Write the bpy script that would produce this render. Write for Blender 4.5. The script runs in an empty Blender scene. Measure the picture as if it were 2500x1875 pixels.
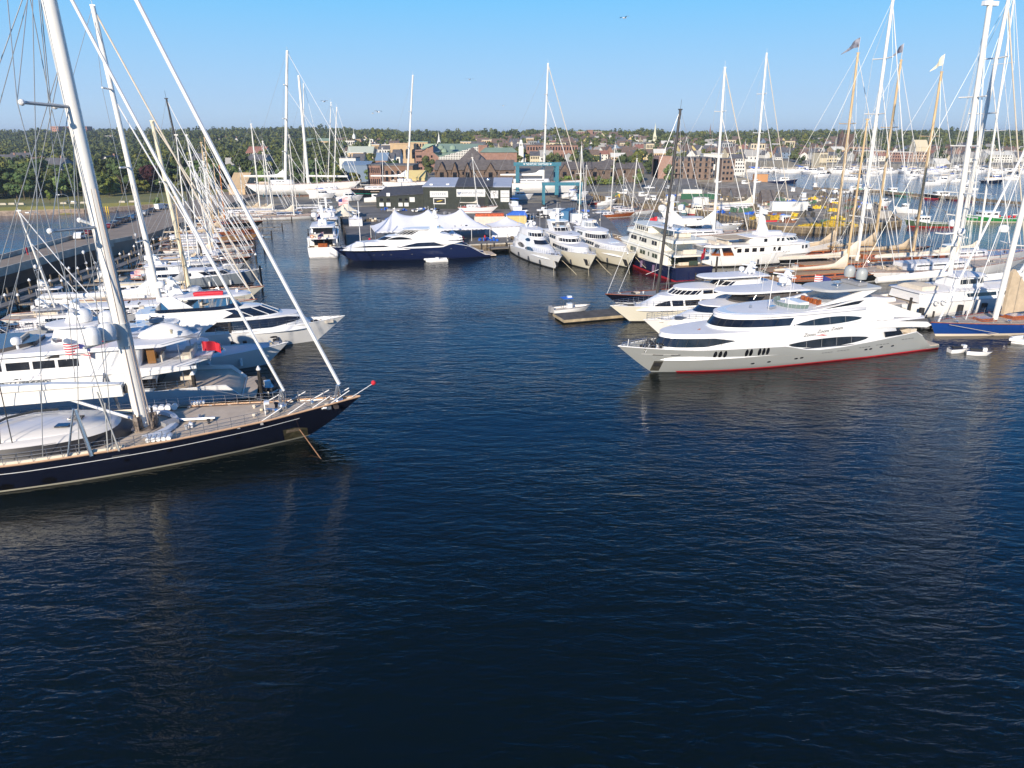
import bpy, math, random
import numpy as np
from mathutils import Vector
rnd = random.Random(11)
SC = bpy.context.scene
COL = SC.collection
# ---------------------------------------------------------------- camera
F_, CX_, CY_, H_ = 1695., 1250., 937.5, 28.
TH = math.atan(0.356); ct, st = math.cos(TH), math.sin(TH)
cam = bpy.data.cameras.new('camera'); cam.sensor_width = 36; cam.lens = 36*F_/2500; cam.clip_end = 20000; cam.clip_start = .5
co = bpy.data.objects.new('camera', cam); COL.objects.link(co)
co.location = (0, 0, H_); co.rotation_euler = (math.pi/2-TH, 0, 0); SC.camera = co
def ray(px, py):
    u = (px-CX_)/F_; v = (py-CY_)/F_
    return (u, ct-v*st, -st-v*ct)
def W(px, py, z=0):                      # where a ray through a photo point meets height z
    d = ray(px, py); t = (H_-z)/-d[2]
    return (d[0]*t, d[1]*t)
# ---------------------------------------------------------------- materials
MATS = {}
def mat(name, col, rough=.5, metal=0., var=0., scale=1., bump=0., bscale=None, spec=.5, col2=None, coat=0., stretch=(1, 1, 1)):
    if name in MATS: return MATS[name]
    m = bpy.data.materials.new(name); m.use_nodes = True; nt = m.node_tree; b = nt.nodes['Principled BSDF']
    b.inputs['Base Color'].default_value = (*col, 1); b.inputs['Roughness'].default_value = rough
    b.inputs['Metallic'].default_value = metal; b.inputs['Specular IOR Level'].default_value = spec
    if coat: b.inputs['Coat Weight'].default_value = coat; b.inputs['Coat Roughness'].default_value = .05
    if var or bump:
        tc = nt.nodes.new('ShaderNodeTexCoord'); mp = nt.nodes.new('ShaderNodeMapping'); mp.inputs['Scale'].default_value = stretch
        nt.links.new(tc.outputs['Object'], mp.inputs[0])
        n = nt.nodes.new('ShaderNodeTexNoise'); n.inputs['Scale'].default_value = scale; n.inputs['Detail'].default_value = 5
        nt.links.new(mp.outputs[0], n.inputs['Vector'])
        if var:
            r = nt.nodes.new('ShaderNodeValToRGB'); e = r.color_ramp.elements
            c2 = col2 or tuple(min(1, c*(1+var)) for c in col); c1 = col if col2 else tuple(c*(1-var) for c in col)
            e[0].position = .32; e[1].position = .68; e[0].color = (*c1, 1); e[1].color = (*c2, 1)
            nt.links.new(n.outputs['Fac'], r.inputs[0]); nt.links.new(r.outputs[0], b.inputs['Base Color'])
        if bump:
            bp = nt.nodes.new('ShaderNodeBump'); bp.inputs['Strength'].default_value = bump; bp.inputs['Distance'].default_value = .05
            n2 = n
            if bscale:
                n2 = nt.nodes.new('ShaderNodeTexNoise'); n2.inputs['Scale'].default_value = bscale; nt.links.new(mp.outputs[0], n2.inputs['Vector'])
            nt.links.new(n2.outputs['Fac'], bp.inputs['Height']); nt.links.new(bp.outputs[0], b.inputs['Normal'])
    MATS[name] = m; return m
def planks(name, c1, c2, w=.12, axis='Y', rough=.7):
    if name in MATS: return MATS[name]
    m = bpy.data.materials.new(name); m.use_nodes = True; nt = m.node_tree; b = nt.nodes['Principled BSDF']; b.inputs['Roughness'].default_value = rough
    tc = nt.nodes.new('ShaderNodeTexCoord'); wv = nt.nodes.new('ShaderNodeTexWave'); wv.bands_direction = axis
    wv.inputs['Scale'].default_value = .314/w; wv.inputs['Distortion'].default_value = .3
    n = nt.nodes.new('ShaderNodeTexNoise'); n.inputs['Scale'].default_value = .9; n.inputs['Detail'].default_value = 4
    r = nt.nodes.new('ShaderNodeValToRGB'); e = r.color_ramp.elements; e[0].position = .02; e[1].position = .3
    e[0].color = (*[c*.45 for c in c1], 1); e[1].color = (1, 1, 1, 1)
    r2 = nt.nodes.new('ShaderNodeValToRGB'); e = r2.color_ramp.elements; e[0].position = .35; e[1].position = .65
    e[0].color = (*c1, 1); e[1].color = (*c2, 1)
    mx = nt.nodes.new('ShaderNodeMixRGB'); mx.blend_type = 'MULTIPLY'; mx.inputs[0].default_value = .6
    nt.links.new(tc.outputs['Object'], wv.inputs['Vector']); nt.links.new(tc.outputs['Object'], n.inputs['Vector'])
    nt.links.new(wv.outputs['Fac'], r.inputs[0]); nt.links.new(n.outputs['Fac'], r2.inputs[0])
    nt.links.new(r2.outputs[0], mx.inputs[1]); nt.links.new(r.outputs[0], mx.inputs[2]); nt.links.new(mx.outputs[0], b.inputs['Base Color'])
    MATS[name] = m; return m
def stripes(name, c1, c2, scale, axis='Z', canton=None):
    if name in MATS: return MATS[name]
    m = bpy.data.materials.new(name); m.use_nodes = True; nt = m.node_tree; b = nt.nodes['Principled BSDF']; b.inputs['Roughness'].default_value = .8
    tc = nt.nodes.new('ShaderNodeTexCoord'); sp = nt.nodes.new('ShaderNodeSeparateXYZ'); nt.links.new(tc.outputs['Generated'], sp.inputs[0])
    def mth(op, a, v):
        q = nt.nodes.new('ShaderNodeMath'); q.operation = op
        nt.links.new(a, q.inputs[0]) if not isinstance(a, float) else None
        if isinstance(v, (int, float)): q.inputs[1].default_value = v
        else: nt.links.new(v, q.inputs[1])
        return q.outputs[0]
    a = mth('MULTIPLY', sp.outputs[axis], scale); a = mth('FRACT', a, 0); a = mth('GREATER_THAN', a, .5)
    mx = nt.nodes.new('ShaderNodeMixRGB'); mx.inputs[1].default_value = (*c1, 1); mx.inputs[2].default_value = (*c2, 1); nt.links.new(a, mx.inputs[0])
    out = mx.outputs[0]
    if canton:
        k = mth('MULTIPLY', mth('GREATER_THAN', sp.outputs['Z'], .46), mth('LESS_THAN', sp.outputs['X'], .42))
        m2 = nt.nodes.new('ShaderNodeMixRGB'); m2.inputs[2].default_value = (*canton, 1); nt.links.new(k, m2.inputs[0]); nt.links.new(out, m2.inputs[1]); out = m2.outputs[0]
    nt.links.new(out, b.inputs['Base Color']); MATS[name] = m; return m
WHITE = mat('white_gelcoat', (.80, .79, .77), .25, var=.05, scale=.35, coat=.5)
ROOFW = mat('white_deck', (.74, .73, .74), .5, var=.04, scale=.5, bump=.05, bscale=30)
CREAM = mat('cream_paint', (.77, .74, .64), .4, var=.04, scale=.4)
NAVY = mat('navy_hull_paint', (.006, .008, .018), .12, coat=.6, var=.15, scale=.3)
BLUEH = mat('blue_hull_paint', (.010, .05, .22), .15, coat=.6, var=.1, scale=.3)
SILVER = mat('silver_hull_paint', (.335, .345, .335), .3, coat=.5, var=.03, scale=.3)
GREYH = mat('grey_hull_paint', (.22, .25, .28), .3, coat=.4, var=.04, scale=.4)
BLACKH = mat('black_hull_paint', (.01, .012, .012), .15, coat=.8, var=.2, scale=.4)
GREENH = mat('green_hull_paint', (.012, .05, .03), .2, coat=.6, var=.15)
REDB = mat('red_bottom_paint', (.48, .02, .03), .5, var=.1, scale=2)
GLASS = mat('tinted_glass', (.012, .013, .016), .04, spec=.8, var=.8, scale=.7, bump=.25, bscale=.5)
GLASSB = mat('blue_tinted_glass', (.01, .02, .045), .05, spec=.8)
CHROME = mat('polished_steel', (.62, .62, .62), .25, metal=.9)
RIG = mat('rigging_wire', (.45, .45, .43), .45, metal=.4)
RIGD = mat('dark_rope', (.05, .05, .05), .7)
MASTW = mat('white_mast_paint', (.82, .79, .72), .35, var=.03, scale=.5, coat=.3)
MASTD = mat('carbon_mast', (.05, .045, .042), .35, var=.2, scale=1)
SPRUCE = mat('varnished_spruce', (.60, .43, .23), .3, var=.18, scale=1.2, coat=.6, stretch=(3, 3, .3))
MAHOG = mat('varnished_mahogany', (.33, .09, .022), .25, var=.3, scale=2.5, coat=.7)
TEAK = planks('teak_deck', (.54, .44, .34), (.64, .53, .41), .13)
TEAKW = planks('warm_teak_deck', (.38, .25, .14), (.45, .31, .18), .13)
DOCK = planks('dock_planks', (.16, .145, .125), (.25, .22, .185), .3, 'X')
TIMBER = mat('weathered_timber', (.16, .125, .085), .9, var=.4, scale=1.5, bump=.5, bscale=9)
PILE = mat('dark_piling', (.035, .03, .026), .85, var=.4, scale=3)
CANVAS = mat('tan_canvas', (.52, .41, .28), .85, var=.1, scale=1.2, bump=.3, bscale=3)
SAILC = mat('cream_sail_cover', (.66, .58, .47), .85, var=.08, scale=1, bump=.3, bscale=2.5)
GREYC = mat('grey_canvas', (.34, .35, .37), .85, var=.1, scale=1.5, bump=.3, bscale=4)
DARKC = mat('dark_canvas', (.03, .035, .05), .8, var=.2, scale=2)
RED = mat('red_cloth', (.52, .015, .03), .7, var=.12, scale=3)
ORANGE = mat('orange_paint', (.72, .17, .02), .5, var=.12, scale=2)
YELLOW = mat('yellow_paint', (.72, .50, .03), .6, var=.15, scale=2)
BLUET = mat('bright_blue_tarp', (.02, .12, .55), .55, var=.15, scale=1.5, bump=.3)
TEAL = mat('teal_steel', (.02, .15, .21), .5, var=.15, scale=1)
RUB = mat('black_rubber', (.02, .02, .022), .7, var=.2, scale=3)
GREYP = mat('grey_plastic', (.28, .28, .29), .6, var=.1, scale=2)
DOMEG = mat('grey_dome_paint', (.36, .38, .38), .4, var=.03)
ROPE = mat('pale_rope', (.60, .52, .36), .9)
CONC = mat('weathered_concrete', (.44, .40, .33), .9, var=.25, scale=.5, bump=.3, bscale=4)
USF = stripes('striped_flag_cloth', (.55, .03, .05), (.8, .78, .76), 6.5, canton=(.02, .03, .16))
# ---------------------------------------------------------------- mesh builder
class MB:
    def __init__(s): s.v = []; s.f = []
    def add(s, v, f):
        n = len(s.v); s.v += [tuple(map(float, q)) for q in v]; s.f += [tuple(i+n for i in q) for q in f]; return s
    def box(s, x0, x1, y0, y1, z0, z1, ang=0, c=None):
        if ang and c is None: c = ((x0+x1)/2, (y0+y1)/2); x0, x1, y0, y1 = x0-c[0], x1-c[0], y0-c[1], y1-c[1]
        p = [(x, y, z) for z in (z0, z1) for x, y in ((x0, y0), (x1, y0), (x1, y1), (x0, y1))]
        if c is not None:
            a, b = math.cos(ang), math.sin(ang); p = [(c[0]+x*a-y*b, c[1]+x*b+y*a, z) for x, y, z in p]
        return s.add(p, [(3, 2, 1, 0), (4, 5, 6, 7), (0, 1, 5, 4), (1, 2, 6, 5), (2, 3, 7, 6), (3, 0, 4, 7)])
    def tube(s, pts, r, n=5, r2=None, cap=True):
        pts = [Vector(p) for p in pts]; N = len(pts); v = []; f = []
        for i, p in enumerate(pts):
            d = (pts[min(i+1, N-1)]-pts[max(i-1, 0)])
            d = d.normalized() if d.length > 1e-6 else Vector((0, 0, 1))
            a = d.cross(Vector((0, 0, 1)) if abs(d.z) < .9 else Vector((1, 0, 0))).normalized(); b = d.cross(a)
            rr = r if r2 is None else r+(r2-r)*i/(N-1)
            for k in range(n):
                t = 2*math.pi*k/n; v.append(p+a*(rr*math.cos(t))+b*(rr*math.sin(t)))
        for i in range(N-1):
            for k in range(n): f.append((i*n+k, i*n+(k+1) % n, (i+1)*n+(k+1) % n, (i+1)*n+k))
        if cap: f.append(tuple(range(n))[::-1]); f.append(tuple((N-1)*n+k for k in range(n)))
        return s.add(v, f)
    def grid(s, rows, closed=False):
        m = len(rows[0]); v = [p for r in rows for p in r]; f = []
        for i in range(len(rows)-1):
            for k in range(m if closed else m-1): f.append((i*m+k, i*m+(k+1) % m, (i+1)*m+(k+1) % m, (i+1)*m+k))
        return s.add(v, f)
    def prism(s, poly, y0, y1):            # side profile (x,z) pushed along y
        n = len(poly); v = [(x, y0, z) for x, z in poly]+[(x, y1, z) for x, z in poly]
        return s.add(v, [tuple(range(n)), tuple(range(2*n-1, n-1, -1))]+[(i, i+n, (i+1) % n+n, (i+1) % n) for i in range(n)])
    def slab(s, poly, z0, z1):             # plan outline (x,y) pushed along z
        n = len(poly); v = [(x, y, z0) for x, y in poly]+[(x, y, z1) for x, y in poly]
        return s.add(v, [tuple(range(n))[::-1], tuple(range(n, 2*n))]+[(i, (i+1) % n, (i+1) % n+n, i+n) for i in range(n)])
    def lathe(s, prof, cx=0, cy=0, n=12):
        rows = [[(cx+r*math.cos(2*math.pi*k/n), cy+r*math.sin(2*math.pi*k/n), z) for k in range(n)] for r, z in prof]
        s.grid(rows, True); b = len(s.v)-n
        s.f.append(tuple(range(b, b+n))); return s
    def ball(s, c, r, n=10, sz=1.):
        return s.lathe([(max(.01, r*math.sin(math.pi*i/6)), c[2]-r*sz*math.cos(math.pi*i/6)) for i in range(7)], c[0], c[1], n)
    def ob(s, name, m, par=None, smooth=True, ang=40, loc=None):
        me = bpy.data.meshes.new(name); me.from_pydata(s.v, [], s.f); me.materials.append(m)
        if smooth:
            me.polygons.foreach_set('use_smooth', [True]*len(me.polygons)); me.set_sharp_from_angle(angle=math.radians(ang))
        o = bpy.data.objects.new(name, me); COL.objects.link(o)
        if par is not None: o.parent = par
        if loc: o.location = loc
        return o
def tag(o, label=None, cat=None, group=None, kind=None):
    if label: o['label'] = label
    if cat: o['category'] = cat
    if group: o['group'] = group
    if kind: o['kind'] = kind
    return o
def thing(name, label, cat, loc=(0, 0, 0), ang=0, group=None):
    o = bpy.data.objects.new(name, None); COL.objects.link(o); o.empty_display_size = .5
    o.location = loc; o.rotation_euler = (0, 0, ang); return tag(o, label, cat, group)
def kids(o): return [c for c in bpy.data.objects if c.parent == o]
def tree_of(o): return (o, [(c, [g for g in kids(c)]) for c in kids(o)])
def dup(tr, loc, ang=0, label=None, group=None, scale=1):
    r = tr[0].copy(); COL.objects.link(r); r.location = loc; r.rotation_euler = (0, 0, ang); r.scale = (scale,)*3
    if label: r['label'] = label
    if group: r['group'] = group
    for c, gs in tr[1]:
        d = c.copy(); COL.objects.link(d); d.parent = r
        for g in gs: e = g.copy(); COL.objects.link(e); e.parent = d
    return r
def txt(s, size, m, par, loc, rot, name='lettering', shear=0, ex=.01, width=None):
    cu = bpy.data.curves.new('lettering', 'FONT'); cu.body = s; cu.size = size; cu.extrude = ex; cu.shear = shear
    cu.align_x = 'CENTER'; cu.align_y = 'CENTER'; cu.resolution_u = 2
    t = bpy.data.objects.new('tmp', cu); COL.objects.link(t); dg = bpy.context.evaluated_depsgraph_get()
    me = bpy.data.meshes.new_from_object(t.evaluated_get(dg)); bpy.data.objects.remove(t)
    me.materials.clear(); me.materials.append(m)
    o = bpy.data.objects.new(name, me); COL.objects.link(o); o.parent = par; o.location = loc; o.rotation_euler = rot
    if width and len(me.vertices):
        w = max(v.co.x for v in me.vertices)-min(v.co.x for v in me.vertices); o.scale = (width/w, 1, 1)
    return o
# ---------------------------------------------------------------- frames of the boats
class Frame:
    def __init__(s, tip, d, L):
        n = math.hypot(*d); s.d = (d[0]/n, d[1]/n); s.n = (-s.d[1], s.d[0]); s.L = L
        s.o = (tip[0]-s.d[0]*L, tip[1]-s.d[1]*L); s.ang = math.atan2(s.d[1], s.d[0])
    def side(s, px, py, yl=0):             # height and station of a photo point seen on the plane y = yl
        d = ray(px, py); k = yl+s.o[0]*s.n[0]+s.o[1]*s.n[1]; t = k/(d[0]*s.n[0]+d[1]*s.n[1])
        X, Y = d[0]*t, d[1]*t
        return ((X-s.o[0])*s.d[0]+(Y-s.o[1])*s.d[1], H_+d[2]*t)
    def loc(s, X, Y): return ((X-s.o[0])*s.d[0]+(Y-s.o[1])*s.d[1], (X-s.o[0])*s.n[0]+(Y-s.o[1])*s.n[1])
DH = (.963, .269)
# ---------------------------------------------------------------- hull
class Hull:
    def __init__(s, L, B, sheer, rk=3, tr=0, p=2.3, u0=.4, ts=.85, fl=.3, q=1., wl=1.):
        s.L, s.B, s.sh, s.rk, s.tr, s.p, s.u0, s.ts, s.fl, s.q = L, B, sheer, rk, tr, p, u0, ts, fl, q
        s.zb = sheer[-1][1]; s.z0 = sheer[0][1]; s.X = [a for a, b in sheer]; s.Z = [b for a, b in sheer]
    def zs(s, x): return float(np.interp(x, s.X, s.Z))
    def xe(s, z): t = max(-.3, min(1, z/s.zb)); return s.L-s.rk*(1-(abs(t)**s.q if t > 0 else t))
    def xb(s, z): return s.tr*max(-.3, min(1, z/s.z0)) if s.tr > 0 else -s.tr*(1-max(-.3, min(1, z/s.z0)))
    def w(s, u, z):
        u = max(0, min(1, u)); b = 1-(max(0, (u-s.u0)/(1-s.u0)))**s.p
        b = min(b, s.ts+(1-s.ts)*math.sin(math.pi/2*min(1, u/.35)))
        zf = max(-.25, min(1, z/max(.5, s.zs(u*s.L))))
        k = .3+.7*max(0, (u-.3)/.7)
        b *= 1-s.fl*(1-zf)**1.3*k
        if z < 0: b *= max(.3, 1+z*.35)
        return s.B*b
    def pt(s, u, z, sd=1, off=0): return (s.xb(z)+u*(s.xe(z)-s.xb(z)), sd*(s.w(u, z)+off), z)
    def y(s, x, z): return s.w((x-s.xb(z))/(s.xe(z)-s.xb(z)), z)
    def band(s, lo, hi, ua=0, ub=1, n=36, nz=6, off=0, transom=True, sides=(1, -1)):
        m = MB(); us = [ua+(ub-ua)*(i/n) for i in range(n+1)]
        if ub == 1: us = [1-(1-ua)*(1-i/n)**1.4 for i in range(n+1)]
        for sd in sides:
            rows = []
            for u in us:
                a, b = lo(u*s.L), hi(u*s.L); rows.append([s.pt(u, a+(b-a)*k/nz, sd, off) for k in range(nz+1)])
            m.grid(rows)
        if transom and ua == 0:
            a, b = lo(0), hi(0)
            m.grid([[s.pt(0, a+(b-a)*k/nz, 1, off) for k in range(nz+1)], [s.pt(0, a+(b-a)*k/nz, -1, off) for k in range(nz+1)]])
        return m
    def deck(s, drop=.1, ua=0, ub=1, n=26):
        m = MB(); rows = []
        for i in range(n+1):
            u = ua+(ub-ua)*i/n; z = s.zs(u*s.L)-drop; x, y, _ = s.pt(u, z); y = max(.01, y-.04)
            rows.append([(x, y, z), (x, y*.5, z+.05), (x, 0, z+.07), (x, -y*.5, z+.05), (x, -y, z)])
        return m.grid(rows)
    def rail(s, dz=0, r=.06, ua=0, ub=1, n=36, ins=0, sides=(1, -1)):
        m = MB()
        for sd in sides:
            m.tube([(lambda p: (p[0], p[1]-sd*ins, p[2]+dz))(s.pt(u, s.zs(u*s.L), sd)) for u in [ua+(ub-ua)*(1-(1-i/n)**1.3) for i in range(n+1)]], r, 4)
        return m
    def guard(s, h=.95, ua=.05, ub=.97, n=16, rows=3, r=.02, ins=.1, sides=(1, -1), lean=0):
        m = MB()
        for sd in sides:
            P = []
            for i in range(n+1):
                u = ua+(ub-ua)*i/n; x, y, z = s.pt(u, s.zs(u*s.L), sd); y -= sd*ins; y = sd*max(0, y*sd); P.append((x, y, z))
                m.tube([(x, y, z), (x, y+sd*lean, z+h)], r*1.2, 4)
            for k in range(rows):
                m.tube([(x, y+sd*lean*(k+1)/rows, z+h*(k+1)/rows) for x, y, z in P], r, 4)
        return m
    def spot(s, x, z, a, b, off=.012, sd=-1, n=14, rot=0):  # oval on the skin
        m = MB(); q = []
        for k in range(n):
            t = 2*math.pi*k/n; dx, dz = a*math.cos(t), b*math.sin(t); dx, dz = dx*math.cos(rot)-dz*math.sin(rot), dx*math.sin(rot)+dz*math.cos(rot)
            q.append((x+dx, sd*(s.y(x+dx, z+dz)+off), z+dz))
        return m.add(q, [tuple(range(n)) if sd < 0 else tuple(range(n))[::-1]])
    def patch(s, xa, xb, lo, hi, off=.015, sd=-1, n=12):
        m = MB(); R_ = []
        for i in range(n+1):
            x = xa+(xb-xa)*i/n; a, b = lo(x), hi(x); R_.append([(x, sd*(s.y(x, a+(b-a)*k/3)+off), a+(b-a)*k/3) for k in range(4)])
        return m.grid(R_)
# ---------------------------------------------------------------- deckhouse tiers
class Tier:
    def __init__(s, x0, x1, z0, z1, w, Rf=4., rake=1., n=2.2, ar=0., tum=.15, Rb=.4):
        s.x0, s.x1, s.z0, s.z1, s.wb, s.Rf, s.rake, s.n, s.ar, s.tum, s.Rb = x0, x1, z0, z1, w, Rf, rake, n, ar, tum, Rb
    def k(s, z): return (z-s.z0)/(s.z1-s.z0)
    def xf(s, z): return s.x1-s.rake*s.k(z)
    def xa(s, z): return s.x0+s.ar*s.k(z)
    def wz(s, z): return s.wb-s.tum*s.k(z)
    def y(s, x, z):
        w = s.wz(z); d = x-(s.xf(z)-s.Rf)
        return w if d <= 0 else w*max(0, 1-(d/s.Rf)**s.n)**(1/s.n)
    def arc(s, z, phi, off=0):
        w = s.wz(z)+off; R_ = s.Rf+off; return (s.xf(z)-s.Rf+R_*abs(math.sin(phi))**(2/s.n), w*abs(math.cos(phi))**(2/s.n))
    def outline(s, z, off=0, m=12):
        a = [(s.xa(z)-off, (s.wz(z)+off)*.55), (s.xa(z)-off, (s.wz(z)+off)-s.Rb), (s.xa(z)-off+s.Rb, s.wz(z)+off)]
        a += [(s.xa(z)+s.Rb+(s.xf(z)-s.Rf-s.xa(z)-s.Rb)*t, s.wz(z)+off) for t in (.35, .7)]
        a += [s.arc(z, math.pi/2*i/m, off) for i in range(m)]; a.append((s.xf(z)+off, 0))
        return a+[(x, -y) for x, y in a[-2::-1]]
    def solid(s, nz=4):
        m = MB(); rows = [[(x, y, z) for x, y in s.outline(z)] for z in [s.z0+(s.z1-s.z0)*i/nz for i in range(nz+1)]]
        m.grid(rows, True); k = len(rows[0]); m.f.append(tuple(range(len(m.v)-k, len(m.v)))); return m
    def cap(s, off=.25, th=.14, camber=.12, z=None, m=12):
        z = s.z1+.005 if z is None else z; b = MB(); O = s.outline(s.z1, off, m); cx = (s.xa(s.z1)+s.xf(s.z1))/2
        rows = [[(x, y, z) for x, y in O], [(x*1., y*1., z+th) for x, y in s.outline(s.z1, off-.03, m)]]
        for t in (.75, .4): rows.append([(cx+(x-cx)*t, y*t, z+th+camber*(1-t*t)) for x, y in O])
        b.grid(rows, True); k = len(O); b.f.append(tuple(range(len(b.v)-k, len(b.v)))); b.f.append(tuple(range(k))[::-1]); return b
    def pane(s, xa, xb, za, zb, sd=-1, off=.02, sl=0, sr=0, n=3):
        m = MB(); R_ = []
        for i in range(n+1):
            t = i/n; r = []
            for k in range(3):
                z = za+(zb-za)*k/2; x = (xa+sl*k/2)+(xb+sr*k/2-xa-sl*k/2)*t; r.append((x, sd*(s.y(x, z)+off), z))
            R_.append(r)
        return m.grid(R_)
    def lens(s, xa, xb, lo, hi, sd=-1, off=.02, n=20):
        m = MB(); R_ = []
        for i in range(n+1):
            x = xa+(xb-xa)*i/n; a, b = lo(x), hi(x); R_.append([(x, sd*(s.y(x, a+(b-a)*k/2)+off), a+(b-a)*k/2) for k in range(3)])
        return m.grid(R_)
    def wrap(s, za, zb, phi0=.2, off=.02, n=16, phi1=None):
        m = MB(); ph = [phi0+(math.pi/2-phi0)*i/n for i in range(n+1)]
        P = [(p, 1) for p in ph]+[(p, -1) for p in ph[-2::-1]]; R_ = []
        for p, sd in P:
            R_.append([(lambda q: (q[0], sd*q[1], z))(s.arc(z, p, off)) for z in (za, (za+zb)/2, zb)])
        return m.grid(R_)
    def mull(s, par, name, m, za, zb, phis, off=.05, r=.035):
        for p in phis:
            for sd in (1, -1):
                a = s.arc(za, p, off); b = s.arc(zb, p, off); MB().tube([(a[0], sd*a[1], za), (b[0], sd*b[1], zb)], r, 4).ob(name, m, par)
def dome(par, x, y, z, r, m=None, name='satellite_dome', h=None):
    b = MB(); h = h or r*1.5
    b.lathe([(r*.45, z), (r*.9, z+.08*r), (r, z+.3*h), (r, z+.55*h), (r*.92, z+.75*h), (r*.7, z+.92*h), (r*.35, z+h), (.02, z+1.03*h)], x, y, 14)
    return b.ob(name, m or WHITE, par, ang=60)
def flag(par, x, y, z, w, h, m, ang=0, name='flag', droop=.25, pole=None, tri=False):
    b = MB(); R_ = []
    for i in range(8):
        t = i/7; hh = h*(1-t*.95) if tri else h
        off = h*t*.45 if tri else 0
        R_.append([(x+math.cos(ang)*w*t, y+math.sin(ang)*w*t+.12*w*math.sin(t*7), z-droop*w*t*t-off*.6+hh*k/3) for k in range(4)])
    b.grid(R_); o = b.ob(name, m, par)
    if pole: MB().tube([(x, y, z-pole), (x, y, z+h*1.05)], .025, 5).ob('flagpole', WHITE, par)
    return o
def wins(par, t, L_, name='window', m=None, sides=(1, -1)):
    for w in L_:
        xa, xb, za, zb = w[:4]; sl, sr = (w[4], w[5]) if len(w) > 4 else (0, 0)
        for sd in sides: t.pane(xa, xb, za, zb, sd, sl=sl, sr=sr).ob(name, m or GLASS, par)
def even(xa, xb, za, zb, n, gap=.15, sl=0):
    w = (xb-xa+gap)/n
    return [(xa+i*w, xa+(i+1)*w-gap, za, zb, sl, sl) for i in range(n)]
def whip(par, pts, h=3.5, r=.02):
    for x, y, z in pts: MB().tube([(x, y, z), (x-.1, y, z+h)], r, 4).ob('antenna', WHITE, par)
def radar_mast(par, x, z, h, w=1.2, m=None, rake=-.5):
    b = MB(); b.prism([(x-.9, z), (x+.9, z), (x+.35+rake, z+h), (x-.35+rake, z+h)], -.28, .28)
    b.box(x-.3+rake*.6, x+.3+rake*.6, -w, w, z+h*.6, z+h*.6+.12); b.box(x-.2+rake, x+.2+rake, -w*.6, w*.6, z+h, z+h+.1)
    o = b.ob('radar_mast', m or WHITE, par, False)
    MB().box(x+.2, x+.4, -w*.9, w*.9, z+h*.72, z+h*.72+.14, .5).ob('radar_scanner', WHITE, o, False)
    MB().tube([(x+rake, 0, z+h), (x+rake, 0, z+h+1.6)], .03, 4).ob('antenna', WHITE, o)
    return o
def clutter(par, x0, x1, w, z, n, seed=1):
    r = random.Random(seed)
    for k in range(n):
        x, y, q = r.uniform(x0, x1), r.uniform(-w, w), r.uniform(.15, .45); b = MB(); c = r.randrange(4)
        if c == 0: b.box(x-q*1.5, x+q*1.5, y-q, y+q, z, z+q, r.uniform(0, 3)); nm = 'deck_locker'
        elif c == 1: b.lathe([(.12, z), (.12, z+.25), (.2, z+.3), (.15, z+.45)], x, y, 7); nm = 'winch'
        elif c == 2: b.tube([(x, y-q, z+.12), (x, y+q, z+.12)], .12, 6); nm = 'fender'
        else: b.lathe([(q, z), (q*1.05, z+.07), (q*.6, z+.12)], x, y, 8); nm = 'rope_coil'
        b.ob(nm, r.choice([WHITE, GREYC, SAILC, CHROME, RUB, GREYP, ROPE, DARKC] if c != 3 else [ROPE, DARKC, SAILC]), par)
def seats(par, L_, m=None):
    for x0, x1, y0, y1, z in L_:
        b = MB().box(x0, x1, y0, y1, z, z+.42).box(x0, x0+.25, y0, y1, z+.42, z+.8); b.ob('seat', m or SAILC, par, False)
def hull_parts(par, H, m, boot=None, bz=.28, deck=None, drop=.1, cap=None, capr=.06, lo=-.8, guardh=.9, gua=.55, gub=.985, gn=14):
    H.band(lambda x: lo, H.zs).ob('hull', m, par, ang=50)
    if boot: H.band(lambda x: -.1, lambda x: bz, off=.012, nz=2).ob('boot_stripe', boot, par)
    H.deck(drop).ob('deck', deck or TEAK, par)
    H.rail(0, capr).ob('rail_cap', cap or WHITE, par)
    if guardh: H.guard(guardh, gua, gub, gn).ob('railing', CHROME, par)
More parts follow.
